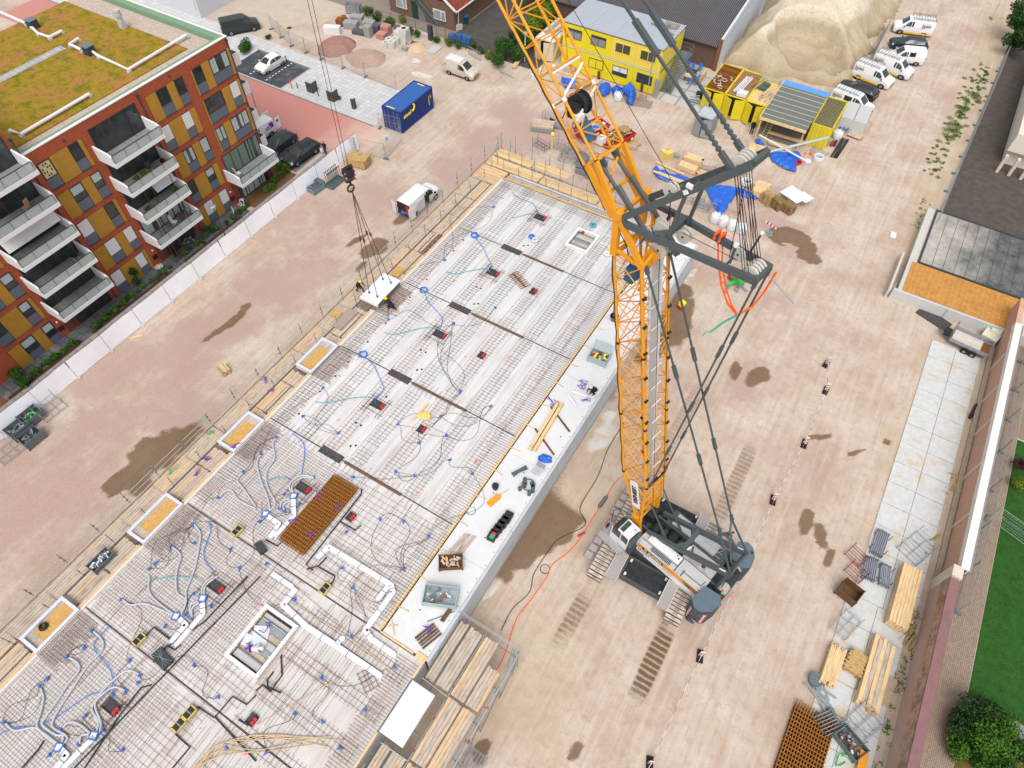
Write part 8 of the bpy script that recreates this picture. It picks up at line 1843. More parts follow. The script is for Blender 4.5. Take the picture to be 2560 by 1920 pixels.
put(MB().ball((0,0,.25),.3,8,6,(1,.9,.8),.15),'rubbish_bag',m_black,tuple(Q(1,0,718,860,.02)),0,'black rubbish bag beside the middle waste column','bag');put(MB().cyl((0,0),.35,0,.03,16),'manhole_cover',m_dark,tuple(Q(1,0,288,242)),0,'round dark manhole cover on the sandy yard','manhole cover');put(MB().cyl((0,0),.3,0,.03,16),'manhole_cover',m_conc,tuple(Q(0,0,1915,120)),0,'pale manhole cover in front of the white building','manhole cover')
fs=T('fence_sign','white notice sign tied to the mesh fence near the red road','sign',tuple(Q(1,0,1145,1290)),D(70));mb=MB();mb.bb(-.3,.3,-.02,.02,1.0,1.75);mb.build('sign_board',m_white,fs);mb=MB();[mb.bb(-.22,.15,-.028,-.021,1.15+i*.12,1.2+i*.12)for i in range(4)];mb.build('text_line',m_galvd,fs)
stack('pallet_boards','stack of slatted boards beside the end of the white screen fence','timber stack',1,0,(810,1400),(975,1440),1.5,.95,m_w_p,0,.16,.13,.08)
pr2=T('prop_rack','rack of upright steel props with plastic tops by the white fence','prop rack',tuple(Q(1,0,685,1590)),D(88));mb=MB();mb.bb(-1.0,1.0,-.5,.5,.1,.18);[mb.bb(-1.0,1.0,s_*.5-.03,s_*.5+.03,.18,.38)for s_ in(-1,1)];[mb.bb(s_*1.0-.03,s_*1.0+.03,-.5,.5,.18,.38)for s_ in(-1,1)];mb.build('tray',m_galvd,pr2)
for i in range(8):
 for j in(-.25,.2):mb=MB();mb.tube((-.85+i*.24,j,.15),(-.85+i*.24,j+.1,1.75),.03,6);mb.cur=1;mb.tube((-.85+i*.24,j+.1,1.7),(-.85+i*.24,j+.1,1.9),.05,6);mb.build('prop',[m_galvd,m_black],pr2)
crate('open grey crate by the white fence, the nearer of two with a red can',Q(1,0,525,1645),D(85),1.5,1.0,.6,M('crate_bluegrey',C(130,156,166),.6,.1),None,[m_galvd,m_tail]);crate('open grey crate by the white fence, the farther of two',g(640+1435/4.608*0+1440/4.608-160,280+870/4.608),D(85),1.5,1.0,.6,M('crate_bluegrey',C(1,1,1)))
for i,(x,y,k)in enumerate([(450,230,1),(300,310,0),(190,420,0),(300,490,0),(90,590,1)]):
 p=Q(0,2,x,y)
 if k:rack(('open grey scaffold frame standing by the white fence, upper one',0,0,0,'open grey scaffold frame by the white fence at the left picture edge')[i],p.x,p.y,D(88),1.9,1.5,1.3,m_galv)
 else:crate(('','grey ribbed crate with green parts by the white fence','grey ribbed crate, upper half of the double pair by the white fence','grey ribbed crate, lower half of the double pair by the white fence')[i],p,D(88),1.5,1.1,.9,m_galvd,None,[m_galvd,m_galv,m_green]if i==1 else[m_galvd,m_galv])
stack('stick_bundle','small bundle of sawn timbers alone on the pinkish sand','timber stack',0,1,(1920,1520),(1970,1580),.7,.35,None,0,.12,.1,.1,None,True,[m_w_p,m_w_n,m_w_yo]);m,L,az=AX(0,1,(1900,1540),(1990,1540))
for i in range(4):put(MB().box((0,0,.02),(1.0,.08,.04)),'lath',m_w_n,(Q(0,1,1170,1265)+V((gr.gauss(0,.15),gr.gauss(0,.15),.01*i)))[:],D(60+gr.uniform(-12,12)),'thin lath on the sand by the white fence','lath','laths on the sand')
crate('grey steel bundle crate with white cloth on the left scaffold',Q(0,2,890,1540,2.7),D(90),1.5,.8,.45,m_galvd,None,[m_galv,m_galvd,m_bag])
put(MB().box((0,0,.06),(1.0,2.3,.12)),'formwork_sheet',M('panel_grey',C(176,160,150),.8,var=.12),tuple(Q(1,1,770,1100,2.75)),0,'grey formwork panel lying on the left scaffold below the hanging slab','panel');put(MB().box((0,0,.03),(.9,.7,.06)),'osb_offcut',m_osb,tuple(Q(1,1,690,1055,2.75)),.1,'tan board offcut at the outer edge of the left scaffold','board');put(MB().box((0,0,.03),(.8,1.2,.06)),'osb_offcut',m_osb,tuple(Q(1,1,1225,690,2.75)),.1,'tan board offcut just beyond the hanging slab','board')
for i,(x,y)in enumerate([(1440,780),(1770,330),(1850,430)]):put(MB().path([(0,0,0),(.2,.3,.05),(-.1,.5,.08),(.3,.7,.04),(.1,.2,.1),(-.2,.4,.05),(.2,.1,.06)],.03,4),'green_strap',m_green,tuple(Q(0,2,x,y,2.75)),i,'tangle of bright green strap on the left scaffold deck','strap','green straps on the scaffold')
for i,(c_,r_,x,y,z_)in enumerate([(0,2,2030,520,3.2),(0,2,1780,650,2.75),(0,2,1700,760,2.75),(1,1,80,1620,2.75),(1,2,130,40,2.8),(1,3,1490,460,3.3),(2,2,325,140,3.1),(2,2,385,165,3.1),(2,2,655,130,3.1),(2,2,600,10,3.1),(2,1,610,1650,3.1),(1,2,535,970,3.35),(1,2,695,1050,3.35),(1,2,330,1190,3.35),(1,2,485,1300,3.35),(0,3,2150,620,3.3),(1,3,95,450,3.3)]):
 st_=MB();q0=V((0,0,.04));pp_=[q0]
 for k in range(9):q0=q0*.5+V((gr.uniform(-.35,.35),gr.uniform(-.35,.35),gr.uniform(.03,.1)));pp_.append(q0)
 put(st_.path(pp_,.028,4),'purple_strap',m_purple,tuple(Q(c_,r_,x,y,z_)),0,'crumpled purple lifting strap left lying about','strap','purple straps')
# things on the concrete deck
ZD_=S+.05
def frame_open(label,x0,x1,y0,y1,inner,h=.32,w=.22):
 r=T('opening_frame',label,'opening frame',((x0+x1)/2,(y0+y1)/2,S),0);a,b=(x1-x0)/2,(y1-y0)/2;mb=MB()
 for q_ in((-a,-a+w,-b,b),(a-w,a,-b,b)):mb.bb(*q_,.0,h)
 for q_ in((-a+w,a-w,-b,-b+w),(-a+w,a-w,b-w,b)):mb.bb(*q_,.0,h)
 mb.build('upstand',m_panel,r);mb=MB();n=int((2*b-2*w)/.42)
 mb.bb(-a+w,a-w,-b+w,b-w,.01,.03)
 for i in range(n):mb.cur=1+i%3;mb.bb(-a+w+.1,a-w-.12,-b+w+.12+i*.42,-b+w+.12+i*.42+.40,.03,.08)
 mb.build('inner_deck',[m_black,m_conc,m_w_yo,m_galv],r);mb=MB()
 for y in(-b*.55,b*.1,b*.62):mb.tube((-a+w,y,.16),(a-w,y,.16),.03,5)
 mb.tube((a-w-.06,-b+w,.2),(a-w-.06,b-w,.2),.025,5);mb.build('guard_rail',m_galvd,r);mb=MB()
 for i in range(8):mb.ball((gr.choice((-a+w+.04,a-w-.05)),-b+w+gr.random()*(2*b-2*w),.24),.05,6,4)
 mb.build('cap',m_ylet,r);return r
fo=frame_open('large white framed floor opening with planks inside at the lower left',-20.2,-17.55,.3,3.95,1)
frame_open('smaller white framed floor opening near the far end of the deck',-20.0,-17.7,42.6,45.3,1,.35)
put(MB().box((0,0,.02),(1.0,1.2,.02),.5).box((-.5,-.6,.03),(.5,.7,.02),.2),'white_sheet',m_bag,(-19.2,2.3,S+.10),0,'crumpled white sheet beside the worker in the opening','sheet')
pr3=[(-13.2,44,0)]
def valve(c_,r_,x,y,big=True):
 p=Q(c_,r_,x,y,S+.05);r=T('floor_box','dark recessed floor box with a red capped fitting in the reinforced deck','floor box',(p.x-.35,p.y+.1,S+.02),0,'floor boxes with red caps')
 mb=MB();L=.55 if big else .28;mb.bb(-L,L,-.28,.28,0,.05);mb.bb(-L,L,-.3,-.27,0,.16);mb.bb(-L,L,.27,.3,0,.16);mb.build('box',m_dark,r)
 mb=MB();
 for q_ in(-.1,.12):mb.tube((L-.05,q_-.02,.1),(L-.05,q_-.02,.30),.115,10)
 mb.build('red_cap',m_red,r)
 if big:
  mb=MB()
  for q_ in(-.8,-.55,.55,.8):mb.tube((q_,-1.1,.1),(q_,.8,.12),.02,4)
  for q_ in(-.7,.5):mb.tube((-1.0,q_,.08),(1.0,q_,.08),.018,4)
  mb.build('trimming_bar',m_rebard,r)
for a in[(1,2,1075,205),(0,3,1895,130),(0,3,985,1175),(1,1,2070,720),(1,1,1610,1255),(2,1,265,240),(1,2,435,930)]:valve(*a)
for a in[(1,2,1455,420),(1,2,845,1180),(1,1,1975,1435),(2,1,625,360),(2,1,210,880),(0,3,2205,1285)]:valve(*a,False)
blues={(0,2):[(2100,765),(1890,985),(1670,1215),(1680,1375),(1485,1405),(1345,1550),(1290,1605),(1990,1430),(2070,1590)],(0,3):[(1050,205),(795,475),(580,700),(345,950),(730,620),(1430,435),(410,885),(1120,730),(1675,775),(1195,925),(740,1210),(430,1550),(890,1335),(1885,1045),(1060,1505),(1955,1480),(1670,160),(1820,265),(40,1265),(525,1325),(1085,1005),(1210,865),(680,1455),(1605,330),(1655,370)],(1,3):[(340,205),(840,105),(820,530),(1195,790),(565,880),(335,1195),(575,1265),(945,1155),(725,1485),(90,1525)],(1,2):[(580,35),(175,460),(40,605),(500,805),(205,1080),(245,1100),(240,955),(375,1040),(840,805),(1075,1170),(1275,1190),(780,1280),(1275,1605),(745,1590),(90,1555),(30,1190),(405,280),(715,425),(1225,350),(1595,280),(1410,510),(1675,660),(1370,795),(1205,760),(1870,775),(1765,65),(2030,195),(1645,445),(1490,1320)],(1,1):[(1630,590),(1145,1105),(1710,1135),(2070,1000),(2055,130)]}
BP=[]
bxo=None
for(c_,r_),L in blues.items():
 for x,y in L:
  p=Q(c_,r_,x,y,S+.05);BP.append(p)
  if bxo is None:
   mb=MB();mb.cyl((0,0),.085,0,.11,8);mb.cyl((0,0),.055,.11,.15,8);mb.box((.11,0,.05),(.09,.07,.07));mb.box((-.07,.09,.05),(.07,.09,.07));bxo=mb.build('junction_box',M('junction_blue',(.04,.15,.50,1),.5));bxo.location=p;tag(bxo,'small blue electrical junction box on the reinforced deck','junction box','blue junction boxes on the deck')
  else:dup(bxo,p,gr.uniform(0,6))
cbn=0
for i in range(95):
 a=gr.choice(BP);near=sorted(BP,key=lambda q_:(q_-a).length+gr.uniform(0,2.0))[1:5];b=gr.choice(near)
 if(b-a).length>9:continue
 L=(b-a).length;nrm=V((-(b-a).y,(b-a).x,0)).normalized()if L>.01 else V((1,0,0));k1,k2=gr.uniform(-.35,.35),gr.uniform(-.35,.35);pts=[]
 for j in range(15):s_=j/14;pts.append(a.lerp(b,s_)+nrm*L*(k1*math.sin(PI*s_)+k2*.5*math.sin(2*PI*s_))+V((.12*math.sin(7*s_+i),.12*math.cos(5*s_+i),.03-a.z+S+.05)))
 tag(MB().path(pts,.0125,4).build('cable',[m_black,m_rebard,m_black,m_dark][i%4]),'thin dark cable snaking over the reinforced deck between blue boxes','cable','cables on the deck')
def run(name,label,cat,c_,r_,pts,r_t,mat,group=None,z=.12,smooth=True,n=7):
 P=[Q(c_,r_,x,y,S+z)for x,y in pts]
 if smooth and len(P)>2:
  out=[]
  for i in range(len(P)-1):
   p0,p1,p2,p3=P[max(i-1,0)],P[i],P[i+1],P[min(i+2,len(P)-1)]
   for k in range(6):
    t_=k/6;out.append(.5*((2*p1)+(p2-p0)*t_+(2*p0-5*p1+4*p2-p3)*t_*t_+(3*p1-p0-3*p2+p3)*t_**3))
  P=out+[P[-1]]
 return tag(MB().path(P,r_t,n).build(name,mat),label,cat,group)
for(c_,r_,pts)in[(1,1,[(1890,385),(1960,480),(2000,560),(2035,640),(2020,690)]),(1,1,[(1455,860),(1490,950),(1590,1060),(1610,1120),(1570,1210)]),(1,1,[(930,1420),(1010,1490),(1060,1590),(1090,1655)]),(1,2,[(1095,0),(1100,50),(1040,130),(1030,170)]),(0,3,[(945,430),(840,540),(810,600),(850,690),(940,790),(970,880),(970,1060)]),(0,3,[(0,1365),(130,1310),(300,1300),(500,1210),(750,1040),(900,1000)]),(0,2,[(1800,1185),(1820,1260),(1760,1480),(1850,1630)]),(1,2,[(310,425),(400,500),(420,590),(395,770)]),(2,1,[(0,0),(60,50),(180,100),(225,180)])]:run('blue_hose','thin bright blue hose curving across the deck joints','hose',c_,r_,pts,.026,m_blue,'thin blue hoses')
m_aqua=M('hose_aqua',(.05,.34,.42,1),.6)
for(c_,r_,pts)in[(1,1,[(1640,690),(1720,705),(1850,680),(1980,660),(2020,690)]),(1,1,[(1110,1215),(1200,1230),(1340,1195),(1480,1170),(1560,1180)]),(1,2,[(510,155),(640,158),(800,125),(950,112),(1030,130)]),(1,2,[(0,855),(90,840),(190,805),(290,825)]),(0,3,[(1250,55),(1340,30),(1500,5),(1700,15)]),(2,1,[(0,222),(60,212),(140,190),(220,190)])]:run('aqua_hose','thin aqua green hose lying across the deck','hose',c_,r_,pts,.026,m_aqua,'thin aqua hoses')
for i,(c_,r_,x,y)in enumerate([(1,1,1888,378),(1,1,1450,852),(1,1,928,1408)]):
 mb=MB();[mb.torus((gr.uniform(-.04,.04),gr.uniform(-.04,.04),.04+.04*k),.33-.03*(k%2),.035,16,5)for k in range(4)];put(mb,'hose_coil',m_blue,tuple(Q(c_,r_,x,y,S+.05)),0,('bright blue hose coil on the joint nearest the far end','bright blue hose coil on the second joint','bright blue hose coil on the third joint near the open tray')[i],'hose coil')
m_flex=M('flex_duct',C(206,208,216),.5,var=.12,scale=14)
FX_=[(0,3,[(1060,205),(1130,250),(1250,240),(1400,295),(1510,350)]),(0,3,[(1290,0),(1290,140),(1380,240),(1500,330)]),(0,3,[(1520,0),(1530,140),(1600,200),(1590,280),(1550,330)]),(0,3,[(1660,0),(1610,120),(1605,230),(1560,340)]),(0,3,[(810,480),(880,550),(880,640),(760,770),(640,950),(540,1100),(460,1240),(460,1310),(560,1370),(580,1410),(540,1460)]),(0,3,[(600,705),(670,750),(680,820),(590,930),(500,1070),(380,1240),(370,1290),(480,1370),(545,1380),(530,1450)]),(0,3,[(350,970),(375,1060),(350,1180),(320,1300),(410,1380),(500,1450)]),(0,3,[(50,1275),(130,1335),(300,1310),(400,1390),(500,1465)]),(0,3,[(1200,850),(1110,815),(1000,880),(880,1000),(800,1120),(800,1170),(850,1260),(825,1370)]),(0,3,[(1080,990),(990,960),(900,1010),(820,1110),(870,1260),(860,1340),(830,1375)]),(0,3,[(540,1310),(610,1260),(700,1290),(790,1370)]),(0,3,[(690,1450),(700,1380),(770,1365)]),(0,3,[(1640,330),(1650,250),(1720,215)]),(0,3,[(1660,360),(1660,280),(1720,230)]),(0,3,[(1750,180),(1745,110),(1780,50),(1850,0)]),(0,3,[(1770,180),(1765,110),(1800,60),(1880,0)]),(1,2,[(170,470),(145,520),(160,640),(90,760),(100,890),(165,1030),(100,1110)]),(1,2,[(35,615),(8,680),(40,830),(100,980),(120,1090)]),(1,2,[(500,805),(400,790),(310,840),(290,900),(325,960)]),(1,2,[(500,815),(410,805),(330,850),(310,900),(330,960)]),(1,2,[(205,1080),(230,1010),(310,985)]),(1,2,[(245,1100),(240,1040),(310,1000)]),(0,2,[(1900,975),(1940,930),(2000,920),(2060,1000),(2212,1080)]),(0,2,[(2095,770),(2050,830),(2100,900),(2212,1060)]),(0,2,[(1680,1215),(1730,1290),(1720,1400),(1690,1560),(1660,1655)]),(0,2,[(1490,1410),(1560,1480),(1530,1600),(1525,1655)])]
for c_,r_,pts in FX_:run('flexible_duct','pale grey flexible ventilation duct winding over the mesh to a blue end','duct',c_,r_,pts,.062,m_flex,'pale flexible ducts')
mb_box=None
for c_,r_,x,y in[(0,3,1525,355),(0,3,815,1385),(0,3,515,1485),(0,3,1755,200),(1,2,328,975),(1,2,85,1130)]:
 if mb_box is None:
  mb=MB();[mb.box((0,s_*.2,.1),(.42,.06,.16))for s_ in(-1,1)];[mb.box((s_*.2,0,.1),(.06,.42,.16))for s_ in(-1,1)];mb.cur=1;mb.box((0,0,.08),(.34,.34,.12));mb_box=mb.build('duct_manifold',[M('junction_blue',(0,0,0,1)),m_white]);mb_box.location=Q(c_,r_,x,y,S+.06);mb_box.rotation_euler=(0,0,.4);tag(mb_box,'square blue duct manifold where flexible ducts meet a white duct','manifold','blue duct manifolds')
 else:dup(mb_box,Q(c_,r_,x,y,S+.06),.4)
def rduct(label,c_,r_,pts,w=.30):
 P=[Q(c_,r_,x,y,S+.12)for x,y in pts];mb=MB()
 for a,b in zip(P[:-1],P[1:]):mb.bar(a,b,w,.16);mb.cyl((b.x,b.y),w*.5,b.z-.078,b.z+.078,12)
 mb.cur=1
 for a,b in zip(P[:-1],P[1:]):
  for k in range(max(1,int((b-a).length/1.6))):q_=a.lerp(b,(k+.5)/max(1,int((b-a).length/1.6)));d_=(b-a).normalized();mb.bar(q_-d_*.02,q_+d_*.02,w*1.15,.18)
 return tag(mb.build('ventilation_duct',[M('duct_white',C(240,241,250),.5,var=.04),m_galvd]),label,'duct')
rduct('white flat duct bending along the black pipes on the left of the deck',0,3,[(1750,235),(1755,330),(1530,590)]);rduct('short white flat duct with a bend below the blue manifold on the left',0,3,[(1550,370),(1610,425),(1490,560)]);rduct('white flat duct running off the lower left picture edge',0,3,[(820,1390),(560,1650)]);rduct('curved white flat duct at the lower left corner',0,3,[(520,1490),(580,1550),(500,1650)])
rduct('white flat duct from the blue manifold to the rusty mesh stack',1,2,[(325,985),(330,1140),(175,1310)]);rduct('white hooked flat duct left of the rusty mesh stack',1,2,[(85,1130),(200,1210),(130,1320)]);rduct('long white flat duct with two bends right of the deck centre',1,2,[(530,1505),(630,1410),(1170,1740),(1185,1800),(945,2130),(1000,2205),(1190,2340)],.34);rduct('short white duct stub beside the long bent duct',1,3,[(1150,80),(1060,195)]);rduct('longest white flat duct crossing the near deck from the framed opening',1,3,[(350,110),(235,250),(440,440),(700,610),(1070,860)],.34);rduct('white duct piece behind the framed opening',1,3,[(140,-20),(310,95)]);rduct('tiny white duct piece beside the longest white duct',1,3,[(700,590),(750,540)],.3)
BPs=[(1,2,[(910,905),(910,950),(720,1190),(430,1560),(490,1610)],'long black drain pipe along the right side of the rusty mesh stack'),(1,2,[(730,1190),(860,1265),(905,1220)],'short black drain branch towards the red capped box'),(1,2,[(440,1600),(540,1570),(610,1500)],'black drain elbow below the rusty mesh stack'),(1,2,[(540,1580),(680,1659),(670,1700),(610,1770)],'black drain pipe leading to a yellow box'),(1,2,[(80,1345),(185,1400),(215,1370)],'small black drain elbow left of the mesh stack'),(0,3,[(1250,525),(1330,440),(1470,545)],'black drain pipe leaving the upper yellow framed box'),(0,3,[(1440,600),(1510,640),(1560,590)],'black u shaped drain piece beside the white ducts'),(0,3,[(2140,0),(1760,400),(1400,640)],'long black drain pipe along the white flat duct'),(0,3,[(2250,0),(1500,770),(640,1659)],'longest black drain pipe running to the lower picture edge'),(0,3,[(1310,940),(1220,965),(1050,1180),(730,1659)],'black drain pipe with an elbow parallel to the longest one'),(0,3,[(1690,1150),(1710,1130),(1850,1225),(2010,1040),(2130,1110),(2212,1030)],'zigzag black drain pipe between yellow boxes'),(0,3,[(1530,1340),(1520,1370),(1640,1480),(1490,1659)],'black drain pipe leaving the lowest yellow box'),(0,3,[(2060,1240),(2140,1290),(2220,1200)],'short v shaped black drain pipe near the opening'),(1,3,[(215,680),(225,860),(170,930),(130,1000),(60,940),(0,990)],'black drain pipe with a kink beside the framed opening'),(1,3,[(150,830),(95,900),(100,960),(215,1010)],'black drain loop with a blue valve'),(0,3,[(1860,1220),(2212,1600),],'straight black drain pipe towards the lower edge'),(0,3,[(380,1420),(330,1500),(190,1659)],'black drain pipe at the lower left corner')]
for c_,r_,pts,lb in BPs:run('drain_pipe',lb,'pipe',c_,r_,pts,.046,m_black,None,.09,False)
for i,(c_,r_,x,y)in enumerate([(0,2,2055,1275),(0,3,1210,555),(0,3,1645,1185),(0,3,1555,1290),(1,3,600,115)]):
 mb=MB();mb.box((0,0,.1),(.62,.42,.2));mb.cur=1
 for s_ in(-1,1):mb.box((0,s_*.24,.14),(.74,.07,.2));mb.box((s_*.34,0,.14),(.07,.5,.2))
 mb.cur=2;mb.box((.0,0,.2),(.05,.4,.03));put(mb,'floor_outlet',[m_black,M('outlet_yellow',C(226,200,120),.7),m_galv],tuple(Q(c_,r_,x,y,S+.04)),D(88),('yellow framed black floor box left of the rusty mesh stack','yellow framed black floor box left of the white flat ducts','yellow framed black floor box, upper of a close pair','yellow framed black floor box, lower of a close pair','yellow framed black floor box above the framed opening')[i],'floor box')
mb=MB();mb.box((0,0,.1),(1.3,.7,.2));mb.cur=1;[mb.tube((-.6,-.3+.2*i,.22),(.6,.3-.2*i,.22),.015,4)for i in range(4)];put(mb,'equipment_tray',[m_dark,m_galv],tuple(Q(0,3,1410,715,S+.04)),D(-10),'dark equipment tray with pipes and cables on the left deck','tray');mb=MB();mb.box((0,0,.12),(.9,.5,.24));put(mb,'equipment_tray',m_dark,tuple(Q(1,2,45,1420,S+.04)),D(-20),'small dark equipment tray at the corner of the rusty mesh stack','tray')
for i in range(9):
 pts=[(gr.uniform(100,900),1500+gr.uniform(-40,60)),(gr.uniform(900,1600),gr.uniform(1250,1500)),(gr.uniform(1700,2100),gr.uniform(1400,1640))];run('tan_tube','thin tan plastic tube lying across the near deck','tube',0,3,[(1680+gr.uniform(-30,30),1655),(1900+gr.uniform(-40,40),1500+gr.uniform(-60,60)),(2212+gr.uniform(0,60),1440+gr.uniform(-70,90)),(2700+gr.uniform(-200,300),1430+gr.uniform(-60,60))],.022,M('tube_tan',C(226,196,150),.7),'thin tan tubes')
for pts in([(300,230),(420,300),(800,530),(1230,860)],[(350,450),(200,700),(0,940)],[(0,1290),(400,1060),(720,880)],[(1230,870),(1100,1060),(720,1620)]):run('tan_tube','thin tan plastic tube lying across the near deck','tube',1,3,pts,.024,M('tube_tan',(0,0,0,1)),'thin tan tubes')
def mat_stack(label,x0,x1,y0,y1,z,layers=5,st=.26,sx=.17,ends=.35,rz=0):
 cx,cy=(x0+x1)/2,(y0+y1)/2;a,b=(x1-x0)/2,(y1-y0)/2;mb=MB()
 for k in range(layers):
  o=gr.uniform(-.015,.015)
  y=-b+.1
  while y<b:mb.bb(-a+o,a+o,y-.026,y+.026,.02+k*.07,.05+k*.07);y+=st
  x=-a+.05
  while x<a:mb.bb(x-.022,x+.022,-b-ends*(k%2)*.6,b+ends*(1 if k%2 else .4),.05+k*.07,.08+k*.07);x+=sx
 mb.cur=1;mb.bb(-a,a,-b,b,.0,.012)  # dark sheet under the bars, shade of the gaps put into its colour
 return put(mb,'rebar_mat_stack',[M('rust_bright',(.30,.12,.025,1),.85,var=.3,scale=4),M('gap_shade',(.035,.014,.006,1),.9)],(cx,cy,z),rz,label,'rebar mats')
mat_stack('stack of rusty reinforcement mats lying on the concrete deck',-22.5,-20.4,7.7,13.0,S+.06);p=Q(3,3,300,1510);mat_stack('stack of rusty reinforcement mats on the slabs at the bottom right',p.x-1.25,p.x+1.25,p.y-2.2,p.y+2.2,.08,4)
cmb=MB();cmb.bar((-1.0,0,.08),(1.0,0,.08),.1,.1)
for i in range(9):cmb.bar((-.95+i*.24,-.5,.12),(-.95+i*.24,.5,.12),.05,.04)
put(cmb,'starter_bar_comb',m_rust,tuple(g(1298,702,S+.05)),D(-25),'rusty starter bar comb lying alone on the deck','rebar comb')
for i,(x,y)in enumerate(((1000,880),(935,920))):
 cmb=MB();cmb.bar((-.7,.15,.05),(.7,.15,.05),.03);cmb.bar((-.7,-.15,.05),(.7,-.15,.05),.03);[cmb.bar((-.6+.3*k,-.25,.06),(-.6+.3*k,.25,.06),.03)for k in range(5)];put(cmb,'rebar_ladder',m_rebar,tuple(Q(1,3,x,y,S+.05)),D(-28),('small rebar ladder nearer the long white duct','small rebar ladder farther from the long white duct')[i],'rebar ladder')
stack('long_plank','pale plank on the deck beside a yellow foil','plank',1,2,(1490,170),(1355,310),.18,.08,m_w_n,S+.05,.18,.08,0,None,False);put(MB().ball((0,0,.1),.5,10,5,(1,.8,.25),.2),'yellow_foil',M('foil_yellow',(.70,.50,.16,1),.6,var=.2),tuple(Q(1,2,1455,278,S+.03)),.3,'crumpled yellow foil on the deck','foil')
for i,(x,y,m_)in enumerate(((855,500,m_ylet),(820,540,m_white),(700,290,m_aqua),(170,390,m_blue),(200,420,m_bag))):put(MB().torus((0,0,.1),.22,.1,14,6),'cable_spool',m_,tuple(Q(2,1,x,y,S+.06)),0,('yellow tape roll beside the boom on the far deck','white tape roll next to the yellow one','aqua hose bundle inside the far framed opening','blue bucket ring left of the white spool on the far deck','white wire spool near the blue ring on the far deck')[i],'roll')
def box_open(label,c_,r_,x,y,rz,w,d,h,mat,fill,z=S,name='material_box',lid=False,skew=0):
 return crate(label,Q(c_,r_,x,y,z),rz,w,d,h,mat,None,fill,name,lid)
m_bluegrey=M('bluegrey_steel',C(190,206,208),.5,.15,var=.1)
box_open('light grey steel box with open lid and colourful tools on the pale strip',2,1,750,1450,D(4),1.5,1.1,.7,m_bluegrey,[m_red,m_bag,m_ylet,m_dark],S,'tool_crate',True);box_open('light grey tipping box full of wire scraps near the strip end',1,3,1600,195,D(24),2.1,1.2,.7,m_bluegrey,[m_galvd,m_rebar,m_bag,m_galv],S,'scrap_box');box_open('wooden crate with timber offcuts on the pale strip',1,2,1685,1555,D(35),1.5,.9,.5,m_w_yd,[m_w_n,m_w_yo,m_w_p],S,'wooden_crate')
for i in range(5):put(MB().box((0,0,.2),(.55,.75,.4)).box((0,0,.42),(.45,.6,.06)),'tool_case',m_black,(Q(1,2,2045,1320,S).lerp(Q(1,2,2175,1160,S),i/4))[:],D(4),'black tool case in the row at the outer edge of the pale strip','tool case','black tool cases')
put(MB().box((0,0,.05),(.3,.3,.12)),'red_box',m_red,tuple(Q(1,2,2055,1300,S+.48)),0,'small red box on the first black tool case','box');put(MB().box((0,0,.05),(.3,.3,.12)),'green_box',M('green_teal',(.02,.30,.18,1),.5),tuple(Q(1,2,2040,1320,S+.48)),0,'small green box on the first black tool case','box')
for i in range(5):put(MB().box((0,0,.04),(.12,1.7,.06)),'strip_lath',m_w_yo,(Q(1,2,1740,1370,S).lerp(Q(1,2,1830,1400,S),i/4))[:],D(-6+gr.uniform(-4,4)),'weathered lath in the loose row beside the wooden crate','lath','laths on the pale strip')
for i in range(2):stack('timber_beam',('long squared timber beam on the pale strip, left of two','long squared timber beam on the pale strip, right of two')[i],'beam',2,2,(395+i*40,178),(155+i*40,575+i*8),.24,.3,m_w_n,S,.24,.3,0,None,False)
put(MB().box((0,0,.05),(2.6,.12,.1)),'skid',m_w_yd,tuple(Q(2,2,415,305,S)),D(-28),'dark skid under the far half of the timber beams','skid');put(MB().box((0,0,.05),(2.6,.12,.1)),'skid',m_w_yd,tuple(Q(2,2,280,500,S)),D(-28),'dark skid under the near half of the timber beams','skid')
for i,(a,b)in enumerate((((520,65),(650,105)),((490,100),(560,195)))):m,L,az=AX(2,2,a,b,S+.1);put(MB().tube((-L/2,0,0),(L/2,0,0),.1,10),'white_pipe',m_white,tuple(m),az,('white plastic pipe nearest the crouching worker','white plastic pipe left of the other one')[i],'pipe')
for i,(x,y,r_)in enumerate(((880,1090,0),)):put(MB().tube((0,0,0),(0,0,.5),.30,14,.36).tube((0,0,.45),(0,0,.5),.37,14),'bucket',m_galvd,tuple(Q(2,1,x,y+12,S)),0,'grey tub with red waste on the pale strip beside the boom','tub');put(MB().ball((0,0,.5),.2,8,5,(1,1,.5)),'red_waste',m_red,tuple(Q(2,1,x,y+12,S)),0,'red rags in the grey tub','rags')
put(MB().tube((0,0,0),(0,0,.4),.2,12,.25),'bucket',m_black,tuple(Q(1,2,2068,900,S)),0,'black bucket on the pale strip near the yellow tool','bucket');put(MB().box((0,0,.1),(.4,1.0,.2)).tube((0,.5,.15),(.1,1.4,.1),.02),'yellow_machine',m_cyel,tuple(Q(1,2,2055,1010,S)),D(-15),'small yellow machine with a thin rod on the pale strip','machine');put(MB().torus((0,0,.03),.3,.03,20,5),'cable_ring',m_galv,tuple(Q(1,2,1858,1097,S)),0,'thin grey cable ring on the pale strip','ring')
mb=MB();[mb.tube((gr.uniform(-.2,.2),-.6,.05+.06*(i%5)),(gr.uniform(-.2,.2),.6,.05+.06*(i%5)),.025,5)for i in range(16)];put(mb,'steel_bundle',m_galvd,tuple(Q(2,2,65,760,S)),D(-30),'bundle of short steel bars on the pale strip','bundle');put(MB().ball((0,0,.2),.45,9,6,(1.2,.8,.6),.25),'blue_bag',m_tarp,tuple(Q(2,2,285,660,S)),.2,'crumpled blue bag at the outer edge of the pale strip','bag')
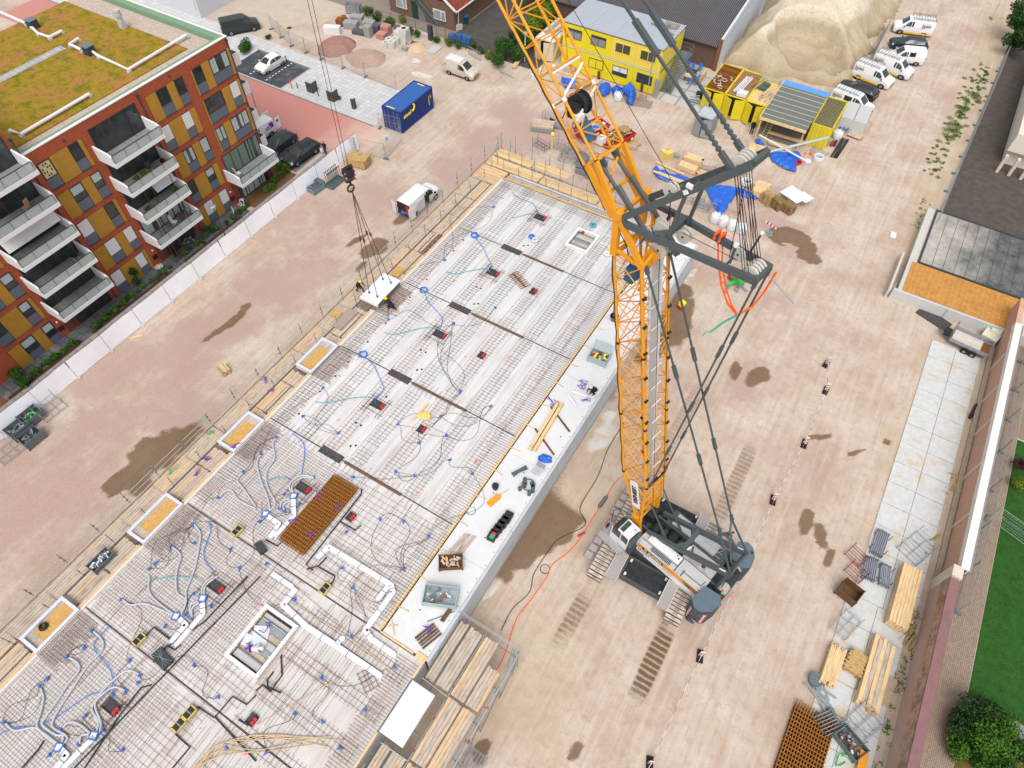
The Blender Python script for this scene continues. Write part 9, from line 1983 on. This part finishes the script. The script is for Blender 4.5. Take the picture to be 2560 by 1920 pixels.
mb=MB();[mb.path([(-.5+.12*i,.4,.1),(-.35+.12*i,0,.25),(-.55+.12*i,-.6,.08)],.05,5)for i in range(6)];put(mb,'grey_hose_bundle',m_flex,tuple(Q(2,2,250,740,S)),0,'bundle of pale grey hoses beside the blue bag','hose bundle');mb=MB();[mb.cyl((gr.uniform(-.5,.5),gr.uniform(-.5,.5)),.14,0,.3,10)for i in range(9)];mb.torus((0,0,.35),.45,.05,18,5);put(mb,'pipe_fittings',M('fit_dark',(.08,.11,.12,1),.6),tuple(Q(2,2,140,890,S)),0,'group of dark pipe fittings with a pale hose ring','fittings')
pallet('weathered pallet under a purple strap at the strip end',Q(1,3,1485,520,S),D(70),1,None,m_w_yd,1.4,.9);stack('timber_beam','two short beams beside the scrap box at the strip edge','beam',1,3,(1610,390),(1680,290),.25,.2,m_w_yd,S,.12,.1,.1,None,False);put(MB().tube((-.9,0,.03),(.9,0,.03),.03,5),'steel_rod',m_galvd,tuple(Q(1,3,1600,350,S)),D(52),'grey steel rod beside the scrap box','rod')
put(MB().box((0,0,.06),(1.9,.35,.1)).box((.3,.3,.06),(.3,1.2,.1)),'white_profile',m_white,tuple(Q(2,1,1390,540,S)),D(-20),'white plastic profiles at the far end of the pale strip','profile')
gm=T('drill_rig','small green site machine with grey stabiliser feet below the crane strut','machine',tuple(Q(2,1,1940,800)),D(-30));mb=MB();mb.box((-.35,0,.9),(.6,.8,.5));mb.box((.35,0,.9),(.6,.8,.5));mb.build('green_cover',m_green,gm);mb=MB();mb.box((0,-.7,.55),(.22,1.2,.2));mb.build('mast',m_green,gm);mb=MB();mb.box((0,0,.3),(1.2,.6,.3));[mb.box((x,y,.08),(.5,.25,.12))for x,y in((-.6,-.9),(.6,-.6),(.2,-1.5),(.9,.2))];mb.tube((0,-.7,.4),(.2,-1.5,.1),.06,6);mb.build('stabiliser',m_galv,gm);mb=MB();mb.box((-.8,-.1,.5),(.4,.6,.5));mb.build('engine',m_red,gm)
yp=T('site_pump','small yellow and red pump on the wet sand beside the concrete wall','pump',tuple(Q(2,1,1462,1000)),D(-20));mb=MB();mb.box((0,0,.55),(.5,.5,.4));mb.build('housing',m_ylet,yp);mb=MB();mb.box((0,-.1,.2),(.5,.5,.3));mb.build('motor',m_red,yp);mb=MB();[mb.tube((x,-.3,.0),(x,.3,.6),.025,5)for x in(-.25,.25)];mb.build('frame',m_black,yp)
def ground_run(name,label,pts,r_,mat,cat):
 P=[V(p)for p in pts];out=[]
 for i in range(len(P)-1):
  p0,p1,p2,p3=P[max(i-1,0)],P[i],P[i+1],P[min(i+2,len(P)-1)]
  for k in range(6):t_=k/6;out.append(.5*((2*p1)+(p2-p0)*t_+(2*p0-5*p1+4*p2-p3)*t_*t_+(3*p1-p0-3*p2+p3)*t_**3))
 return tag(MB().path(out+[P[-1]],r_,5).build(name,mat),label,cat)
ground_run('orange_hose','thin orange hose running over the sand past the crane',[Q(2,2,970,795,.03),Q(2,2,900,840,.03),Q(2,2,780,1030,.03),Q(2,2,690,1170,.03),Q(2,2,600,1320,.03),Q(2,2,500,1440,.03),Q(2,2,350,1560,.03),Q(2,3,300,10,.03),Q(2,3,160,210,.03),Q(2,3,50,350,.03),Q(2,3,0,480,.03),Q(1,3,2170,620,.03),Q(1,3,2100,780,.03),Q(1,3,2000,870,.03)],.035,m_orange,'hose')
ground_run('orange_hose','second thin orange hose between the boom foot and the cab',[Q(2,2,1000,900,.03),Q(2,2,880,1080,.03),Q(2,2,790,1240,.03)],.03,m_orange,'hose')
ground_run('black_cable','thin black cable on the sand along the concrete wall',[Q(2,2,970,330,.03),Q(2,2,830,560,.03),Q(2,2,740,800,.03),Q(2,2,590,1060,.03),Q(2,2,635,1190,.03),Q(2,2,590,1250,.03),Q(2,2,400,1340,.03),Q(2,2,310,1450,.03),Q(2,2,190,1640,.03),Q(2,3,150,140,.03),Q(2,3,0,290,.03),Q(1,3,2120,470,.03)],.028,m_black,'cable')
put(MB().torus((0,0,.03),.33,.025,20,5),'cable_ring',m_black,tuple(Q(2,2,285,1600)),0,'loop of black cable on the sand near the hose','ring');m,L,az=AX(2,2,(765,1050),(800,1000));put(MB().tube((-.45,0,.15),(.45,0,.15),.15,10).tube((-.6,0,.15),(.6,0,.15),.07,8),'hose_coupling',m_galvd,tuple(m),az,'grey hose coupling on the orange hose','coupling')
put(MB().tube((-.3,0,.1),(.3,.1,.1),.08,8),'red_coupling',m_red,tuple(Q(2,2,600,1308)),.9,'small red plug on the orange hose','plug')
def tubes(label,c_,r_,a,b,w,n,mat,group=None,z=.08):
 m,L,az=AX(c_,r_,a,b,z);r=T('tube_bundle',label,'tube bundle',tuple(m),az,group)
 for i in range(n):
  mb=MB();y=-w/2+w*((i%7)+.5)/7;zz_=.12+.1*(i//7);mb.tube((-L/2+gr.uniform(-.08,.08),y,zz_),(L/2+gr.uniform(-.08,.08),y,zz_),.03,6);mb.cur=1;mb.tube((L/2-.12,y,zz_),(L/2-.04,y,zz_),.05,6);mb.tube((-L/2+.04,y,zz_),(-L/2+.12,y,zz_),.05,6);mb.build('tube',[mat,m_galvd],r)
 for x in(-L*.3,L*.3):
  for s_ in(-1,1):mb=MB();mb.tube((x,s_*w*.55,0),(x,s_*w*.55,.75),.03,6);mb.build('post',m_galvd,r)
m_tubew=M('tube_bright',C(206,212,222),.35,.4,var=.25,scale=5)
tubes('bundle of bright galvanised props, topmost on the right slabs',3,2,(990,1285),(920,1490),.9,21,m_tubew);tubes('bundle of bright galvanised props, left of the lower pair',3,2,(890,1510),(855,1700),.9,21,m_tubew);tubes('bundle of bright galvanised props, right of the lower pair',3,2,(1010,1570),(990,1760),.75,18,m_tubew);tubes('bundle of dull grey tubes beside the round tub',3,3,(430,1310),(590,1240),1.3,28,m_galv)
rack('wide grey scaffold storage rack behind the bright props',*Q(3,2,1270,1430)[:2],D(65),2.2,1.6,1.2,m_galv,z=.08);rack('grey scaffold rack at the right slabs beside the rubble box',*Q(3,3,790,1280)[:2],D(65),2.0,1.5,1.3,m_galv,z=.08);rack('pale open frame on the slabs below the wooden crate',*Q(3,3,660,430)[:2],D(70),1.8,1.1,.8,m_tubew,z=.08)
m_rack=M('rack_red',(.22,.022,.02,1),.6)
for i,(x,y)in enumerate(((750,1500),(745,1640))):rack(('dark red stacking frame left of the bright props, upper one','dark red stacking frame left of the bright props, lower one')[i],*Q(3,2,x,y)[:2],D(-22),1.2,.9,.8,m_rack,z=.06,frames=1)
crate('empty brown wooden crate below the red stacking frames',Q(3,3,680,160,.05),D(-15),1.3,1.1,.9,m_w_yd,None,None,'wooden_crate')
stack('timber_stack','long neat stack of new pale timber along the edge of the right slabs','timber stack',3,3,(1205,-40),(1075,460),1.25,.8,m_w_n,.08,.21,.16,.04);stack('timber_stack','long stack of planks with a grey stripe and green dots on the right slabs','timber stack',3,3,(985,575),(825,1150),1.35,.55,None,.08,.27,.14,.12,None,True,[m_w_n,m_w_x,m_w_yo,m_w_n]);stack('timber_stack','short bundle of new battens left of the long plank stack','timber stack',3,3,(595,625),(490,945),.95,.4,m_w_n,.08,.1,.1,.2);stack('timber_stack','bundle of weathered battens lying crosswise between the timber piles','timber stack',3,3,(670,710),(820,810),1.5,.4,m_w_p,.08,.1,.1,.15)
stack('yellow_beam','yellow level beam between the batten bundles','beam',3,3,(640,730),(595,830),.16,.18,m_cyel,.08,.16,.18,0,None,False);stack('yellow_beam','bright yellow steel beam cut by the lower picture edge','beam',3,3,(815,1520),(770,1740),.5,.4,m_cyel,.08,.5,.4,0,None,False)
put(MB().tube((0,0,0),(0,0,.45),.34,16,.42).torus((0,0,.45),.42,.03,16,5),'round_tub',m_galvd,tuple(Q(3,3,393,910)),0,'round grey tub with water on the sand beside the battens','tub');put(MB().cyl((0,0),.38,.36,.38,16),'water_surface',M('tub_water',C(170,170,160),.15),tuple(Q(3,3,393,910)),0,'cloudy water in the round grey tub','water')
for i in range(10):put(MB().box((0,0,.04+.02*i),(gr.uniform(1.0,1.8),.12,.06)),'steel_profile',m_galv,(Q(3,3,440,1010)+V((gr.gauss(0,.25),gr.gauss(0,.2),0)))[:],D(gr.uniform(-70,0)),'grey steel profile in the loose pile below the round tub','profile','loose steel profiles');
box_open('grey steel box full of broken metal and wood at the bottom right',3,3,690,1450,D(-28),1.7,1.1,.6,m_galvd,[m_w_yd,m_bag,m_rebar,m_galv],.08,'rubble_box')
pallet('single wooden pallet leaning near the old brick wall',Q(3,3,1255,580),D(75),1,None,m_w_p,1.2,1.0)
for i in range(14):put(MB().box((0,0,.03),(gr.uniform(.5,1.2),.07,.05)),'lath',m_w_p,(Q(3,3,1240,320)+V((gr.gauss(0,.3),gr.gauss(0,.8),.02*i%.1)))[:],gr.uniform(0,3),'thin timber offcut strewn beside the long pale timber stack','lath','timber offcuts by the wall')
for i,(x,y,a)in enumerate(((1600,780,20),(1640,800,85),(1595,890,80),(1620,885,85),(1430,1330,60),(1455,1330,60))):put(MB().box((0,0,.05),(.95,.14,.08)),'plank_offcut',m_w_p,tuple(Q(3,2,x,y)),D(a),'plank offcut lying in the soil at the edge of the right slabs','plank','plank offcuts by the slabs')
for i in range(40):put(MB().ball((0,0,.03),gr.uniform(.05,.14),6,4,(1,1,.6),.3),'stone',m_conc if i%3 else m_pink,(16.0+gr.gauss(0,.3),gr.uniform(27,52),0),gr.uniform(0,3),'broken stone in the debris strip at the foot of the old wall','stone','stones along the old wall')
mm_,L,az=AX(3,2,(1795,185),(1735,300));put(MB().tube((-L/2,0,.12),(L/2,0,.12),.13,10).box((.3,.2,.1),(.5,.2,.15)),'black_roll',m_black,tuple(mm_),az,'black rubber roll in the soil right of the slabs','roll');gsm=MB();q0=V((0,0,.05));gp_=[q0]
for k in range(14):q0=q0*.6+V((gr.uniform(-.4,.4),gr.uniform(-.5,.5),gr.uniform(.02,.1)));gp_.append(q0)
put(gsm.path(gp_,.035,4),'green_net',m_green,tuple(Q(3,3,665,1610,.08)),0,'bright green tangled strap at the bottom edge on the right','strap')
put(MB().box((0,0,.04),(2.9,1.3,.08)),'steel_plate',M('plate_dark',(.075,.072,.07,1),.6,.2,var=.3,dirt=.3),tuple(Q(3,1,1430,1095)),D(-20),'dark steel road plate lying before the pale concrete wall','steel plate');put(MB().box((0,0,.4),(1.3,1.6,.8)).box((.1,.3,.9),(.8,.6,.2)),'foam_pack',M('foam_cream',C(244,238,214),.7,var=.06),tuple(Q(3,1,1900,1270)),D(-14),'cream wrapped foam pack leaning at the pale wall behind the trailer','pack');put(MB().box((0,0,.3),(.3,.8,.6)),'blue_crate',m_tarp,tuple(Q(3,1,1955,1300)),D(-14),'small blue bin beside the foam pack','bin')
ladder('pale wooden ladder leaning at the left end of the concrete wall',tuple(Q(3,1,1035,915,.05)),(7.3,56.6,.9),.5,m_w_n);put(MB().box((0,0,.05),(.5,.9,.1)),'white_block',m_white,tuple(Q(3,1,1080,375)),.1,'single white block lying on the sand','block')
stack('sheet_metal','large grey sheet leaning between the parked vans and the heap','sheet',3,0,(1020,265),(900,500),.08,1.6,m_galvd,0,.08,.4,0,None,False);rack('small grey frame lying against the leaning grey sheet',*Q(3,0,880,450)[:2],D(70),1.6,.6,.5)
def folding_chair(label,loc,rz,mat):
 r=T('garden_chair',label,'chair',loc,rz);mb=MB();mb.box((0,0,.45),(.45,.45,.03));mb.build('seat',mat,r);mb=MB();mb.box((-.25,0,.8),(.04,.45,.75),M=MX.Rotation(-.2,3,'Y'));mb.build('backrest',mat,r)
 for x in(-.2,.2):
  for y in(-.2,.2):mb=MB();mb.tube((x,y,0),(-x,y,.45),.015,4);mb.build('leg',m_white,r)
bz=lambda k:.02+2.92*k+.19
folding_chair('wooden folding chair on the upper left balcony',(-52.4,16.0,bz(4)),D(200),m_w_p);folding_chair('dark folding chair on the second balcony of the middle stack',(-52.5,26.2,bz(3)),D(160),m_dark);folding_chair('white chair on the lowest middle balcony, left one',(-52.4,26.0,bz(1)),D(30),m_white);folding_chair('white chair on the lowest middle balcony, right one',(-52.4,27.5,bz(1)),D(190),m_galv);folding_chair('white lounge chair on the balcony at the right end',(-52.6,34.4,bz(1)),D(80),m_white);folding_chair('dark chair on the second lowest left balcony',(-52.6,16.9,bz(2)),D(190),m_black)
tb=T('balcony_table','round wooden table between white chairs on the lowest middle balcony','table',(-52.4,26.8,bz(1)),0);mb=MB();mb.cyl((0,0),.35,.7,.74,16);mb.build('table_top',m_w_yd,tb);mb=MB();mb.cyl((0,0),.05,0,.7,8);mb.build('leg',m_dark,tb)
for i,(y,k,m_,lb)in enumerate([(24.6,3,m_lfb,'green potted plant on the second middle balcony, left one'),(25.4,3,m_lfy,'small yellowish pot plant on the second middle balcony'),(27.4,3,m_lfr,'pink flowering plant at the right end of the second middle balcony'),(27.3,2,m_lfb,'large green pot plant on the third middle balcony'),(24.2,2,m_lf,'small pot plant at the left of the third middle balcony')]):
 b_=bush('potted_plant',lb,'plant',[((-52.1,y,bz(k)+.5),.32)],m_,1500,.1,None,2);mb=MB();mb.cyl((0,0),.16,bz(k),bz(k)+.3,10);mb.build('pot',m_pink,b_)
bk=T('bicycle','dark bicycle parked on the terrace before the middle apartment','bicycle',tuple(Q(0,1,1640,455,.02)),D(60));
for x in(-.5,.5):mb=MB();mb.torus((x,0,.34),.33,.03,18,5,'Y');w=mb.build('wheel',m_black,bk);mb=MB();[mb.tube((x,0,.34),(x+.32*math.cos(a),0,.34+.32*math.sin(a)),.006,3)for a in[i*PI/4 for i in range(8)]];mb.build('spoke',m_galv,w)
mb=MB();mb.path([(-.5,0,.34),(0,0,.30),(.35,0,.78),(-.15,0,.8),(0,0,.3)],.02,5);mb.path([(-.15,0,.8),(-.5,0,.34)],.015,5);mb.tube((.5,0,.34),(.35,0,.95),.02,5);mb.build('frame',m_white,bk);mb=MB();mb.tube((.35,-.25,1.0),(.35,.25,1.0),.018,5);mb.build('handlebar',m_black,bk);mb=MB();mb.box((-.18,0,.92),(.26,.14,.06));mb.build('saddle',m_black,bk)
pf=T('framed_picture','picture board in a white frame leaning at the apartment entrance','picture',(-52.2,31.9,.03),D(-30));mb=MB();mb.box((0,0,.5),(.8,.04,1.0),M=MX.Rotation(-.3,3,'X'));mb.build('frame',m_white,pf);mb=MB();mb.box((0,-.03,.5),(.62,.02,.8),M=MX.Rotation(-.3,3,'X'));mb.build('picture',M('poster_violet',C(150,140,190),.6,var=.3,scale=3),pf)
